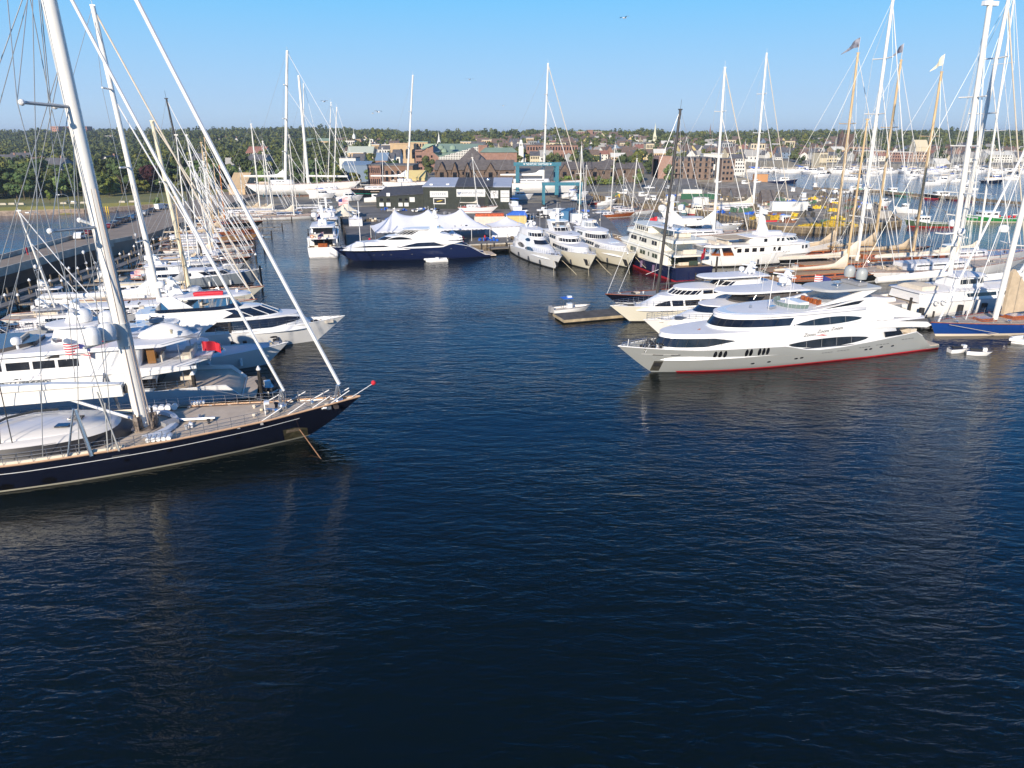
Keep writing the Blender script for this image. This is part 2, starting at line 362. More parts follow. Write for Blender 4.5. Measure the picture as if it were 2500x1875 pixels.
# ================================================================ the big dark sloop in the left foreground
def mast_part(par, xb, zb, xt, zt, r0, r1, m, name='mast', flat=1.):
    M = MB().tube([(xb+(xt-xb)*t, 0, zb+(zt-zb)*t) for t in (0, .3, .6, 1)], r0, 10, r1)
    if flat != 1: M.v = [(x, y*flat, z) for x, y, z in M.v]
    return M.ob(name, m, par, ang=60)
def spreader(mp, x, z, half, r, m, sweep=.25, rise=.03, nm='spreader'):
    return MB().tube([(x-half*sweep, -half, z+half*rise), (x, 0, z), (x-half*sweep, half, z+half*rise)], r, 5).ob(nm, m, mp)
def sloop_near():
    fr = Frame((-15.1, 64.6), DH, 52.)
    t = thing('sailing_yacht', 'huge dark navy sailing yacht with pale teak deck in the left foreground', 'sailing yacht', (*fr.o, 0), fr.ang)
    H = Hull(52, 5.6, [(0, 2.9), (12, 2.55), (24, 2.5), (36, 2.75), (44, 3.05), (52, 3.7)], rk=5.6, tr=-5, p=2.1, u0=.38, ts=.55, fl=.22, q=.8)
    H.band(lambda x: -.8, H.zs, n=60, nz=8).ob('hull', NAVY, t, ang=50)
    H.band(lambda x: -.05, lambda x: .2, off=.02, nz=2, n=60).ob('boot_stripe', mat('pale_bronze_stripe', (.42, .39, .30), .5), t)
    MBs = H.band(lambda x: H.zs(x)-.74, lambda x: H.zs(x)-.68, ua=.1, ub=.91, off=.015, nz=1, n=60, transom=False).ob('hull_stripe', WHITE, t)
    H.deck(.12, n=40).ob('deck', TEAK, t)
    H.rail(.02, .1, n=60).ob('cap_rail', mat('varnished_cap_rail', (.52, .33, .20), .35, coat=.5, var=.1), t)
    H.rail(-.0, .26, .12, .62, 40, .42).ob('bulwark', mat('pale_bulwark', (.72, .64, .50), .4), t)
    for x, z, a, b in ((22.5, .5, .55, .3), (25.6, .62, .55, .3), (31.6, 1.5, .22, .17), (35, 1.75, .2, .16), (40.6, 1.85, .2, .16)):
        for sd in (-1, 1): H.spot(x, z, a, b, .02, sd).ob('porthole', mat('porthole_black', (.004, .004, .005), .15), t, False)
    for x0, s in ((30.9, 'mooring_cleat'),):
        H.patch(30.6, 31.9, lambda x: 2.0, lambda x: 2.16, .03).ob('fairlead', CHROME, t)
    # anchor pocket low in the bow
    pk = H.patch(44.5, 46.7, lambda x: .12, lambda x: 1.6-.35*max(0, x-45.6), .02, n=6).ob('anchor_pocket', mat('bronze_pocket', (.13, .115, .065), .35, metal=.5, var=.5, scale=1.2), t)
    H.patch(44.75, 46.0, lambda x: 1.1, lambda x: 1.5, .05, n=5).ob('anchor', mat('tarnished_steel', (.34, .27, .19), .45, metal=.6, var=.4, scale=4), t, False)
    a = (46.0, -H.y(46, 1.2)-.05, 1.2); ex, ey = fr.loc(-17.5, 57.9); c = MB()
    for i in range(40):
        k = i/40; c.ball((a[0]+(ex-a[0])*k, a[1]+(ey-a[1])*k, a[2]+(-.1-a[2])*k), .055, 5, 1.5)
    c.ob('anchor_chain', mat('rusty_chain', (.30, .17, .10), .8, metal=.3, var=.3, scale=8), t)
    # deckhouse
    T = Tier(2, 32.0, 2.4, 3.42, 4.75, 9, 1.7, 2.3, tum=.55); T.solid().ob('deckhouse', mat('charcoal_house_side', (.022, .02, .02), .45), t)
    T2 = Tier(1, 30.4, 3.36, 3.75, 4.2, 9, .35, 2.4, tum=.45)
    o = T2.solid(2).ob('deckhouse_roof', mat('pearl_roof', (.68, .65, .62), .3, coat=.4), t, ang=70)
    T2.cap(-.45, .12, .5, 3.74, 14).ob('roof_crown', mat('pearl_roof', (0, 0, 0)), o, ang=80)
    for x, y in ((26.3, -1.5), (26.9, .15)): MB().box(-.55, .55, -.4, .4, 4.08, 4.2, -.15, (x, y)).ob('hatch', GLASS, t, False)
    MB().tube([(19.8, -2.6, 4.0), (20.3, -1.2, 4.35), (21.3, .5, 4.55), (23, 2.2, 4.4), (24.6, 3, 4.1)], .11, 6).ob('mainsheet_track', RIGD, t)
    MB().box(19.5, 20.1, -2.9, -2.3, 3.8, 4.1).ob('track_post', WHITE, t, False)
    # mast, spreaders, boom
    mp = mast_part(t, 32.2, 2.6, 31.3, 42, .6, .55, MASTW, flat=.85)
    MB().tube([(32.1, 0, 10.6), (32.05, 0, 12.6)], .63, 10).ob('mast_grey_band', mat('pale_grey_band', (.55, .57, .55), .4), mp)  # pale grey section of the mast at dome height
    for z, h in ((20.9, 3.9), (30.2, 3.7)):
        x = 31.9-(z-20)*.02
        spreader(mp, x, z, h, .13, mat('spreader_paint', (.52, .52, .5), .4), .65, .05); MB().ball((x-h*.65, -h, z+h*.05), .24, 8).ob('spreader_tip', WHITE, mp)
        MB().ball((x-h*.65, h, z+h*.05), .24, 8).ob('spreader_tip', WHITE, mp)
    sp = spreader(mp, 31.9, 11.3, 3.3, .13, mat('spreader_paint', (0, 0, 0)), .65, .04)
    for y in (-1.25, -2.5): dome(mp, 31.9+y*.62, y, 11.5, .72-.06*(y < -2), WHITE, h=1.5)
    b = MB(); b.prism([(31.2, 7.05), (31.2, 6.0), (0, 6.0), (0, 7.3)], -.5, .5); b.prism([(31, 7.1), (0, 7.35), (0, 7.9), (14, 8.0), (26, 7.6)], -.33, .33)
    bm = b.ob('boom', MASTW, t, False)
    MB().tube([(31.6, 0, 6.9), (31.3, 0, 6.2)], .28, 6).ob('gooseneck', RIGD, bm)
    MB().tube([(32.6, -.35, 3.2), (26.6, -.1, 6.1)], .14, 6).ob('vang', WHITE, t)
    g = MB()
    for dx, dy in ((.5, -.45), (.65, 0), (.5, .4), (-.1, -.6)):
        g.tube([(32.3+dx, dy, 3.0), (32.1+dx*.8, dy*.8, 12), (31.9+dx*.5, dy*.7, 24)], .05, 4)
    g.ob('halyard', mat('pale_halyard', (.50, .42, .36), .9), t)
    g = MB(); r2 = random.Random(3)
    for k in range(26):
        a = r2.uniform(0, 6.28); q = r2.uniform(.6, 1.15); x, y = 32.3+q*math.cos(a), q*math.sin(a)
        g.tube([(x, y, 2.6), (x+r2.uniform(-.1, .1), y, 3.2+r2.random()*1.1)], r2.uniform(.07, .16), 5)
    g.lathe([(1.3, 2.62), (1.3, 2.75), (1.0, 2.8)], 32.3, 0, 14); g.ob('winch_cluster', mat('winch_metal', (.30, .25, .21), .4, metal=.6, var=.6, scale=3), t)
    # stays
    def stay(xb, zb, px, py, r, m=WHITE, nm='forestay'):
        xt, zt = fr.side(px, py); k = 1.15; xt, zt = xb+(xt-xb)*k, zb+(zt-zb)*k
        return MB().tube([(xb+(xt-xb)*q, 0, zb+(zt-zb)*q-.5*math.sin(q*3.14)) for q in (0, .25, .5, .75, 1)], r, 7).ob(nm, m, t)
    stay(44.9, 5.0, 178, 0, .14); stay(50.1, 5.2, 336, 0, .18)
    for x, q in ((44.6, .32), (49.9, .36)):
        m = MB(); m.tube([(x, 0, 2.9), (x, 0, 3.4), (x-.15, 0, 4.2), (x+.1, 0, 5.1)], q*.6, 7); m.tube([(x+.35, .2, 3), (x+.1, .2, 5)], .08, 5); m.tube([(x+.35, -.2, 3), (x+.1, -.2, 5)], .08, 5)
        m.lathe([(q, 3.35), (q*1.4, 3.45), (q*1.3, 3.65), (q, 3.75)], x, 0, 10); m.ob('furler', CHROME, t)
    g = MB()
    for sd in (-1, 1):
        ys = sd*5.0
        for (x0, y0, z0), (x1, y1, z1) in (((31.2, ys, 2.6), (29.4, sd*3.9, 21.1)), ((30.8, ys, 2.6), (31.6, sd*.4, 20.9)), ((29.4, sd*3.9, 21.1), (29, sd*3.7, 30.4)), ((29.4, sd*3.9, 21.1), (31.4, sd*.3, 30.2)), ((29, sd*3.7, 30.4), (30, sd*1, 46)), ((29, sd*3.7, 30.4), (31.3, 0, 42)), ((28.2, ys, 2.6), (31.6, 0, 30.1)), ((25.5, sd*5, 2.6), (31, sd*.3, 41)), ((12, sd*4.6, 2.6), (31, sd*.2, 40)), ((18, sd*4.9, 2.6), (31.6, 0, 34))):
            g.tube([(x0, y0, z0), (x1, y1, z1)], .035, 4)
        g.tube([(31.3, ys, 2.6), (30.5, sd*4.8, 8)], .07, 5); g.tube([(30.4, ys, 2.6), (30.9, sd*4.8, 7)], .06, 5)
    g.ob('shroud', RIG, t)
    for dx in (0, 1.0):
        MB().tube([(22+dx, -3.6, 2.6), (28-dx*4, -2.6, 45)], .045, 4).ob('running_backstay', RIGD, t)
        MB().ball((27.0-dx*2, -2.8, 36.6), .34, 8, 1.4).ob('block', RIGD, t)
    for sd in (-1, 1):
        q = MB().tube([(29.2, sd*5.2, 2.5), (28.6, sd*4.75, 6.6)], .17, 6); q.tube([(27.4, sd*5.2, 2.5), (28.5, sd*4.8, 6.7)], .09, 6); q.ob('shroud_strut', CHROME, t)
    # deck fittings
    m = MB()
    for i in range(13):
        a = -1.35+i*2.5/12; m.v += []
    pts = [(31.8+3.2*math.cos(a), 3.5*math.sin(a)-.2, 2.85+.3) for a in [-1.2+2.6*i/12 for i in range(13)]]
    m = MB(); m.grid([[(x-.25, y*.92, 2.8), (x-.2, y*.93, 3.12), (x+.2, y*1.04, 3.08), (x+.35, y*1.08, 2.8)] for x, y, z in pts]); m.ob('cockpit_coaming', mat('pale_blue_white', (.62, .63, .66), .4), t)
    for x0, x1, y0, y1 in ((33.2, 35.3, -4.25, -3.3), (35.6, 37.0, 4.3, 4.8), (31.6, 34.6, 3.7, 4.25)):
        m = MB()
        for k in range(5):
            xx = x0+(x1-x0)*(k+.5)/5; m.tube([(xx, y0, 2.98), (xx, y1, 2.98)], (x1-x0)/10, 7)
        m.ob('life_raft', WHITE, t)
    clutter(t, 34, 43.5, 2.6, 2.82, 9, 4)
    MB().tube([(35.3, .2, 2.95), (38.5, -.3, 2.98)], .16, 6).ob('spare_spar', CHROME, t)
    for x, y in ((38.4, -3.4), (40.8, -3.05), (42.8, -2.7), (35.6, 3.9), (37.6, 3.8), (39.4, 3.5), (42.6, .6), (43, 1.4)):
        MB().box(x-.13, x+.13, y-.1, y+.1, 2.8, 2.92+.02*(x-38)).ob('deck_hatch', GREYP, t, False)
    MB().box(43, 43.1, -.9, -.4, 3, 4.2).box(43, 43.5, -.95, -.35, 4.1, 4.3).ob('pedestal', WHITE, t, False)
    r2 = random.Random(5)
    for k in range(14):
        x, y = r2.uniform(44, 50.2), r2.uniform(-1.1, 1.1)
        b = MB(); 
        if k % 3 == 0: b.tube([(x, y, 3.1), (x+1.1*math.cos(k), y+.6*math.sin(k), 3.25)], .14, 6)
        elif k % 3 == 1: b.lathe([(.17, 3.05), (.17, 3.4), (.24, 3.45), (.2, 3.6)], x, y, 8)
        else: b.box(x-.3, x+.3, y-.2, y+.2, 3.05, 3.35, k)
        b.ob('windlass' if k % 3 == 1 else 'deck_gear', [CHROME, mat('dark_gear', (.06, .045, .04), .6), SAILC, CHROME][k % 4], t)
    H.guard(1.0, .40, .96, 26, 3, .022, .15).ob('railing', CHROME, t)
    H.guard(.9, .12, .4, 14, 1, .03, .5).ob('handrail', CHROME, t)
    m = MB()
    for x, z in ((44, 3.1), (46.2, 3.2), (48.5, 3.4), (50.4, 3.6)):
        for sd in (-1, 1): m.tube([(x-1.3, sd*(H.y(x-1.3, z)-.25), z-.1), (x+.6, sd*max(.15, H.y(x, z)-.15), z+.95)], .05, 5)
    m.ob('pulpit_strut', WHITE, t)
    MB().ball((53.4, 0, 5.0), .25, 9).ob('mooring_ball', RED, t); MB().tube([(51.2, 0, 3.7), (53.3, 0, 4.9)], .04, 5).ob('pulpit_strut', CHROME, t)
    MB().tube([(47.5, -H.y(47.5, 3.2)+.25, 3.3), (38, -3, 7)], .02, 4).ob('mooring_line', RIG, t)
sloop_near()
# ================================================================ silver and white motor yacht at the right
def silver():
    fr = Frame((13.0, 81.7), (-.948, -.319), 48.2)
    t = thing('motor_yacht', 'large silver hulled motor yacht with white superstructure, lens shaped windows and a red waterline', 'motor yacht', (*fr.o, 0), fr.ang)
    sh = [(0, .6), (2.4, .75), (3.2, 2.0), (5, 3.0), (8, 2.75), (13.8, 2.36), (18, 2.11), (22.2, 2.06), (24.5, 2.31), (27, 3.02), (33, 3.24), (39.5, 3.35), (44, 3.6), (48.2, 3.85)]
    H = Hull(48.2, 4.42, sh, rk=4.9, tr=.4, p=3, u0=.5, ts=.93, fl=.34, q=.9)
    gx = [0, 2.4, 3.2, 5, 8, 13.8, 18, 22.2, 24.5, 27, 31, 36, 39.4, 44, 48.2]; gz = [.6, .75, 2.0, 3.0, 2.75, 2.35, 2.1, 2.05, 2.3, 3.0, 3.2, 3.25, 3.33, 3.55, 3.78]
    gt = lambda x: float(np.interp(x, gx, gz))
    H.band(lambda x: -.8, gt, n=70, nz=8).ob('hull', SILVER, t, ang=50)
    H.band(lambda x: gt(x)+.001, lambda x: max(gt(x)+.005, H.zs(x)), n=70, nz=2).ob('topsides', WHITE, t)
    H.band(lambda x: -.15, lambda x: .2, ua=0, ub=.93, off=.02, nz=2, n=50).ob('boot_stripe', REDB, t)
    H.band(lambda x: gt(x)*.5+.12, lambda x: gt(x)*.5+.17, ua=.07, ub=.72, off=.015, nz=1, n=50, transom=False).ob('rubbing_strake', mat('silver_strake', (.36, .35, .32), .4), t)
    H.deck(.55, 0, 1, 40).ob('deck', ROOFW, t)
    H.rail(0, .07, .08, 1, 50).ob('rail_cap', WHITE, t)
    for x in (36.6, 35.95, 35.3, 32.4, 31.8, 30.6, 30.0, 29.4):
        for sd in (1, -1):
            o = H.spot(x, 2.6, .24, .52, .035, sd, 16, -.1*sd).ob('oval_porthole', GLASS, t, False)
    for x, z in ((30.9, .9), (28.6, .95), (24.6, 1.05), (23.8, 1.1), (13.6, 1.3), (12.8, 1.3), (11, 1.4), (9, 1.35)):
        for sd in (1, -1):
            o = H.spot(x, z, .3, .13, .02, sd).ob('porthole', CHROME, t, False); H.spot(x-.04, z, .18, .09, .03, sd).ob('glass', GLASS, o, False)
    for xa, xb, z in ((16.5, 18.6, 1.55), (19.2, 21, 1.5), (9.8, 12.2, 1.75), (13, 15, 1.65), (5.5, 7.8, 2.1)):
        for k in range(4):
            a = xa+(xb-xa)*k/4; H.patch(a, a+(xb-xa)/5.2, lambda x: z, lambda x: z+.06, .02, 1, 2).ob('air_slot', RUB, t)
    H.patch(42.55, 43.6, lambda x: .2, lambda x: 1.75, .02, 1, 4).ob('anchor_pocket', mat('dark_steel_plate', (.16, .15, .12), .35, metal=.7, var=.4, scale=3), t)
    H.patch(42.7, 43.5, lambda x: .9, lambda x: 1.5, .05, 1, 2).ob('anchor', RUB, t)
    H.patch(41.2, 45.4, lambda x: 2.78, lambda x: 2.83, .02, 1, 8).ob('hull_stripe', WHITE, t)
    H.patch(42.9, 44.1, lambda x: 2.64, lambda x: 2.78, .03, 1, 5).ob('fairlead', CHROME, t)
    H.patch(40.9, 42.0, lambda x: 2.64, lambda x: 2.76, .03, 1, 5).ob('fairlead', RUB, t)
    # white body
    A = Tier(7.5, 43.6, 1.95, 5.05, 4.22, 21.5, 1.4, 2.4, ar=1.5, tum=.45); A.solid(6).ob('main_deckhouse', WHITE, t, ang=50)
    A.cap(.12, .12, .1, 5.02, 16).ob('main_roof', ROOFW, t)
    A.lens(33.8, 42.6, lambda x: 3.55+.55*max(0, (37.6-x)/4), lambda x: 4.12 if x < 34 else 4.5+.1*min(1, (x-34)/5) - .35*max(0, (36.5-x)/2.7), 1, .03).ob('forward_window', GLASS, t)
    A.lens(33.8, 42.6, lambda x: 3.55+.55*max(0, (37.6-x)/4), lambda x: 4.12 if x < 34 else 4.5+.1*min(1, (x-34)/5) - .35*max(0, (36.5-x)/2.7), -1, .03).ob('forward_window', GLASS, t)
    A.wrap(3.6, 4.55, 1.2, .03, 8).ob('forward_window', GLASS, t)
    A.mull(t, 'mullion', RUB, 3.62, 4.5, (1.42, 1.28, 1.14, 1.02, .9, .78, .66), .05, .025)
    f = lambda x, a, b: math.sin(math.pi*max(0, min(1, (x-a)/(b-a))))
    for sd in (1, -1):
        lo, hi = (lambda x: 2.95-.72*f(x, 13.3, 26.2)**.55+.1*(x-13)/13), (lambda x: 2.95+.42*f(x, 13.3, 26.2)**.7+.1*(x-13)/13)
        o = A.lens(13.3, 26.2, lo, hi, sd, .03, 28).ob('lens_window', GLASS, t)
        for x in (16.2, 18.6, 21, 23.4): MB().tube([(x, sd*(A.y(x, lo(x))+.045), lo(x)), (x, sd*(A.y(x, hi(x))+.045), hi(x))], .02, 4).ob('mullion', GREYP, o)
        MB().tube([(x, sd*(A.y(x, 2.2)+.12), 2.22+.02*(x-15)) for x in np.linspace(15, 24.5, 9)], .06, 5).ob('balcony_rail', CHROME, t)
    # upper body
    U = Tier(9, 35.6, 5.15, 7.1, 4.0, 12.5, 1.5, 2.3, ar=5.5, tum=.55); U.solid(5).ob('upper_deckhouse', WHITE, t, ang=50)
    for sd in (1, -1):
        lo, hi = (lambda x: 5.62-.40*f(x, 14.8, 25.6)**.6), (lambda x: 5.62+.58*f(x, 14.8, 25.6)**.7-.02*(x-18))
        o = U.lens(14.8, 25.6, lo, hi, sd, .03, 28).ob('lens_window', GLASS, t)
        for x in (17.5, 20, 22.5): MB().tube([(x, sd*(U.y(x, lo(x))+.045), lo(x)), (x, sd*(U.y(x, hi(x))+.045), hi(x))], .02, 4).ob('mullion', GREYP, o)
        U.lens(25.9, 28.6, lambda x: 6.62, lambda x: 6.66+.3*(28.6-x)/2.7*(1 if x > 26.2 else .3), sd, .03, 6).ob('side_vent', GLASS, t)
    U.wrap(5.55, 6.45, .22, .04, 20).ob('bridge_window', GLASS, t); U.mull(t, 'mullion', RUB, 5.55, 6.45, [.4+.16*i for i in range(7)], .06, .02)
    U.cap(.5, .3, .16, 6.75, 18).ob('bridge_roof', ROOFW, t, ang=50)
    # arch sweeping up and aft, hard top
    for sd in (1, -1):
        MB().prism([(27, 6.9), (20, 7.35), (15.4, 8.15), (12.8, 8.2), (10.4, 7.2), (6.5, 5.9), (4.2, 5.3), (4.2, 4.9), (9, 5.15), (16, 6.6), (24, 6.9)], sd*3.25, sd*3.5).ob('side_wing', WHITE, t, False)
        MB().prism([(21, 7.15), (16, 7.85), (14.6, 7.9), (15.4, 7.45)], sd*3.5, sd*3.53).ob('wing_window', GLASS, t, False)
        MB().prism([(22, 7.2), (13, 9.2), (11, 9.2), (14, 8.0)], sd*2.4, sd*2.65).ob('hardtop_support', WHITE, t, False)
    HT = Tier(11, 20.6, 9.05, 9.3, 2.9, 3, .3, 2.6); HT.solid(1).ob('hardtop', mat('pale_grey_hardtop', (.46, .46, .44), .4), t)
    MB().box(12.5, 14, -1.6, 1.6, 9.35, 9.75).ob('radar_base', GREYP, t, False)
    for y in (1.05, -1.05):
        MB().tube([(13.2, y, 9.4), (13.2, y, 10.3)], .08, 5).ob('dome_post', WHITE, t); dome(t, 13.2, y, 10.1, .72, DOMEG, h=1.5)
    MB().tube([(16.8, .9, 9.4), (16.8, .9, 9.8)], .1).box(16.3, 17.4, .5, 1.3, 9.75, 9.95, .4).ob('searchlight', CHROME, t, False)
    g = MB(); 
    for a in np.linspace(-1.3, 1.3, 14): g.tube([(22.5+2.6*math.cos(a), 2.7*math.sin(a), 7.15), (22.5+2.75*math.cos(a), 2.85*math.sin(a), 7.75)], .03, 4)
    g.ob('windscreen_post', CHROME, t)
    MB().grid([[(22.5+q*math.cos(a), q*1.02*math.sin(a), z) for q, z in ((2.6, 7.2), (2.8, 7.75))] for a in np.linspace(-1.5, 1.5, 16)]).ob('flybridge_screen', mat('smoked_screen', (.16, .22, .20), .1), t)
    MB().box(21.5, 23, -1.4, 1.4, 7.12, 7.7).box(18, 19.5, -1.6, 1.6, 7.12, 7.5).ob('helm_console', WHITE, t, False)
    for k in range(5): MB().box(19.8+.0*k, 20.2, -1.7+k*.75, -1.3+k*.75, 7.12, 7.9).ob('bar_stool', MAHOG, t, False)
    whip(t, ((24.6, 1.2, 7.2), (28.2, 1.9, 7.2), (25.8, 2.6, 7.2), (27, .5, 7.2)), 4.2, .025)
    MB().box(29.3, 29.6, -.1, .1, 7.3, 7.6).box(26.5, 27.6, .8, 1.4, 7.25, 7.55, .3).ob('roof_gear', CHROME, t, False)
    # aft decks
    D = Tier(3.6, 16, 4.75, 4.95, 4.0, 3, 0, 2.5); D.solid(1).ob('boat_deck', ROOFW, t)
    for sd in (1, -1):
        MB().prism([(12.5, 5.15), (3.4, 4.2), (2.6, 3.7), (3.4, 3.45), (6.2, 3.75), (12.5, 4.1)], sd*3.85, sd*4.1).ob('side_wing', WHITE, t, False)
        MB().prism([(10.9, 3.5), (8.2, 3.45), (7.7, 2.9), (10.6, 2.75)], sd*4.2, sd*4.32).ob('aft_window', GLASS, t, False)
    MB().box(5, 9, -3.6, 3.6, 2.3, 2.4).ob('aft_deck', TEAK, t, False)
    MB().box(0, 3.4, -3.7, 3.7, .2, .62).ob('swim_platform', TEAK, t, False)
    for y in (-2.4, 0, 2.4): MB().box(4.2, 5.2, y-.9, y+.9, 2.45, 3.1).ob('seat', SAILC, t, False)
    for k, (x, y) in enumerate(((6, 2), (7.5, 1), (6.5, -1.2), (9, 2.2), (10.5, .5), (8.6, -2))):
        MB().box(x-.3, x+.3, y-.3, y+.3, 4.96, 5.4).box(x-.3, x-.2, y-.3, y+.3, 5.4, 5.85).ob('deck_chair', mat('rattan', (.28, .20, .13), .8, var=.3, scale=6) if k % 2 else SAILC, t, False)
    MB().lathe([(.1, 4.95), (.1, 5.6), (.9, 5.62), (.9, 5.68)], 8, .8, 12).ob('table', WHITE, t)
    D2 = Tier(6, 11, 6.7, 6.85, 2.8, 2, 0); D2.solid(1).ob('awning', mat('tan_awning', (.50, .42, .35), .8), t)
    for x, y in ((6.6, 2.2), (6.6, -2.2)): MB().tube([(x, y, 4.9), (x, y, 6.75)], .05).ob('awning_post', CHROME, t)
    b = MB().tube([(7.5+.0, 1.6, 7.0), (9.5, 1.8, 7.15), (10.8, 1.6, 7.3)], .4, 8); b.ob('stowed_raft', WHITE, t)
    # name on the upper side
    for s, x, z, w in (('Zoom', 23.0, 4.12, 1.9), ('Zoom', 20.9, 4.42, 1.9), ('Zoom', 18.7, 4.6, 1.9)):
        txt(s, .62, mat('chrome_letters', (.12, .12, .13), .3, metal=.5), t, (x, A.y(x, z)+.06, z-.05), (math.radians(80), 0, math.pi), 'name_lettering', .4, .015, w)
    MB().prism([(22.1, 3.85), (20.3, 4.05), (21, 3.9), (19.9, 3.8), (21.3, 3.72), (20.6, 3.85)], A.y(21, 3.9)+.02, A.y(21, 3.9)+.05).ob('emblem', REDB, t, False)
    # bow gear
    r2 = random.Random(2)
    for k in range(16):
        x, y = r2.uniform(42.6, 45.2), r2.uniform(-1.4, 1.4); b = MB()
        if k % 2: b.lathe([(.2, 3.1), (.2, 3.6), (.3, 3.65), (.25, 3.9)], x, y, 8)
        else: b.tube([(x, y, 3.1), (x+r2.uniform(-.5, .5), y+.2, 4.2)], .06, 5)
        b.ob('windlass' if k % 2 else 'bow_gear', [CHROME, RUB, CHROME, RIGD][k % 4], t)
    MB().tube([(43.4, .9, 3.2), (37.2, .7, 5.25)], .09, 5).ob('passerelle', MAHOG, t)
    MB().tube([(46.9, 0, 3.5), (46.8, 0, 4.6)], .05).ob('jack_staff', WHITE, t)
    H.guard(.35, .9, .99, 6, 1, .03, .2).ob('railing', CHROME, t)
silver()
# ================================================================ other motor yachts
def yacht(label, tip, d, L, hull, hm, boot=None, deck=None, name='motor_yacht', cat='motor yacht', tiers=(), drop=.5, group=None, gu=(.5, .985), **k):
    """tiers: dicts with t=Tier args, cap=(overhang, thickness, camber), wins=[...], shield=(za, zb, phi0, posts), mat"""
    fr = Frame(tip, d, L); t = thing(name, label, cat, (*fr.o, 0), fr.ang, group); H = Hull(**hull)
    hull_parts(t, H, hm, boot, k.get('bz', .28), deck or TEAK, drop, k.get('capm'), .06, gua=gu[0], gub=gu[1])
    Ts = []
    for q in tiers:
        T = Tier(**q['t']); Ts.append(T); o = T.solid(q.get('nz', 4)).ob(q.get('name', 'deckhouse'), q.get('m', WHITE), t, ang=50)
        if 'cap' in q:
            a = q['cap']; T.cap(a[0], a[1], a[2], q.get('capz')).ob('roof', q.get('cm', ROOFW), t, ang=50)
        if 'wins' in q: wins(t, T, q['wins'], m=q.get('gm'))
        if 'shield' in q:
            za, zb, ph, n = q['shield']; w = T.wrap(za, zb, ph, .03, 14).ob('windshield', q.get('gm', GLASS), t)
            T.mull(w, 'windshield_post', q.get('mm', WHITE), za, zb, [ph+(1.5-ph)*(i+.5)/n for i in range(n)], .06, q.get('mr', .05))
        if 'lens' in q:
            for xa, xb, zc, up, dn in q['lens']:
                f = lambda x: max(0., math.sin(math.pi*max(0, min(1, (x-xa)/(xb-xa)))))
                for sd in (1, -1): T.lens(xa, xb, lambda x: zc-dn*f(x)**.6, lambda x: zc+up*f(x)**.6, sd, .03).ob('side_window', GLASS, t)
    for x, y, z, r in k.get('domes', ()): 
        MB().tube([(x, y, z-.5), (x, y, z)], .12, 6).ob('dome_post', WHITE, t); dome(t, x, y, z, r, k.get('domem'))
    for x, z, h, w in k.get('masts', ()): radar_mast(t, x, z, h, w)
    for f in k.get('flags', ()): flag(t, *f[:6], **f[6])
    whip(t, k.get('whips', ()), k.get('whiph', 3.5), .022); seats(t, k.get('seats', ()))
    for poly, y, th, m in k.get('wings', ()):
        for sd in (1, -1): MB().prism(poly, sd*y, sd*(y+th)).ob('side_wing', m or WHITE, t, False)
    clutter(t, L*.12, L*.4, H.B*.6, (tiers[-1]['t']['z1'] if tiers else 2)+.2, 5, int(L*10)); clutter(t, L*.86, L*.95, H.B*.2, H.zs(L*.9)-drop+.05, 4, int(L*7))
    if d[1] < -.9:
        for sd in (1, -1): MB().tube([(L-2.4, sd*.9, H.zs(L)-1.2), (L+.6, sd*1.9, 1.0), (L+3.2, sd*2.7, -.2)], .045, 4).ob('mooring_line', ROPE, t)
    for q in (.35, .55, .72): MB().tube([(L*q, -(H.y(L*q, 1)+.25), .6), (L*q, -(H.y(L*q, 1)+.25), 1.5)], .2, 8).ob('fender', DARKC if L > 30 else WHITE, t)
    if 'transom' in k:
        x, w, z0, z1 = k['transom']; MB().box(-1.2, .6, -w, w, .25, .5).ob('swim_platform', TEAK, t, False)
    return t, H, Ts, fr
def hd(L, B, sh, **k): return dict(L=L, B=B, sheer=sh, **k)
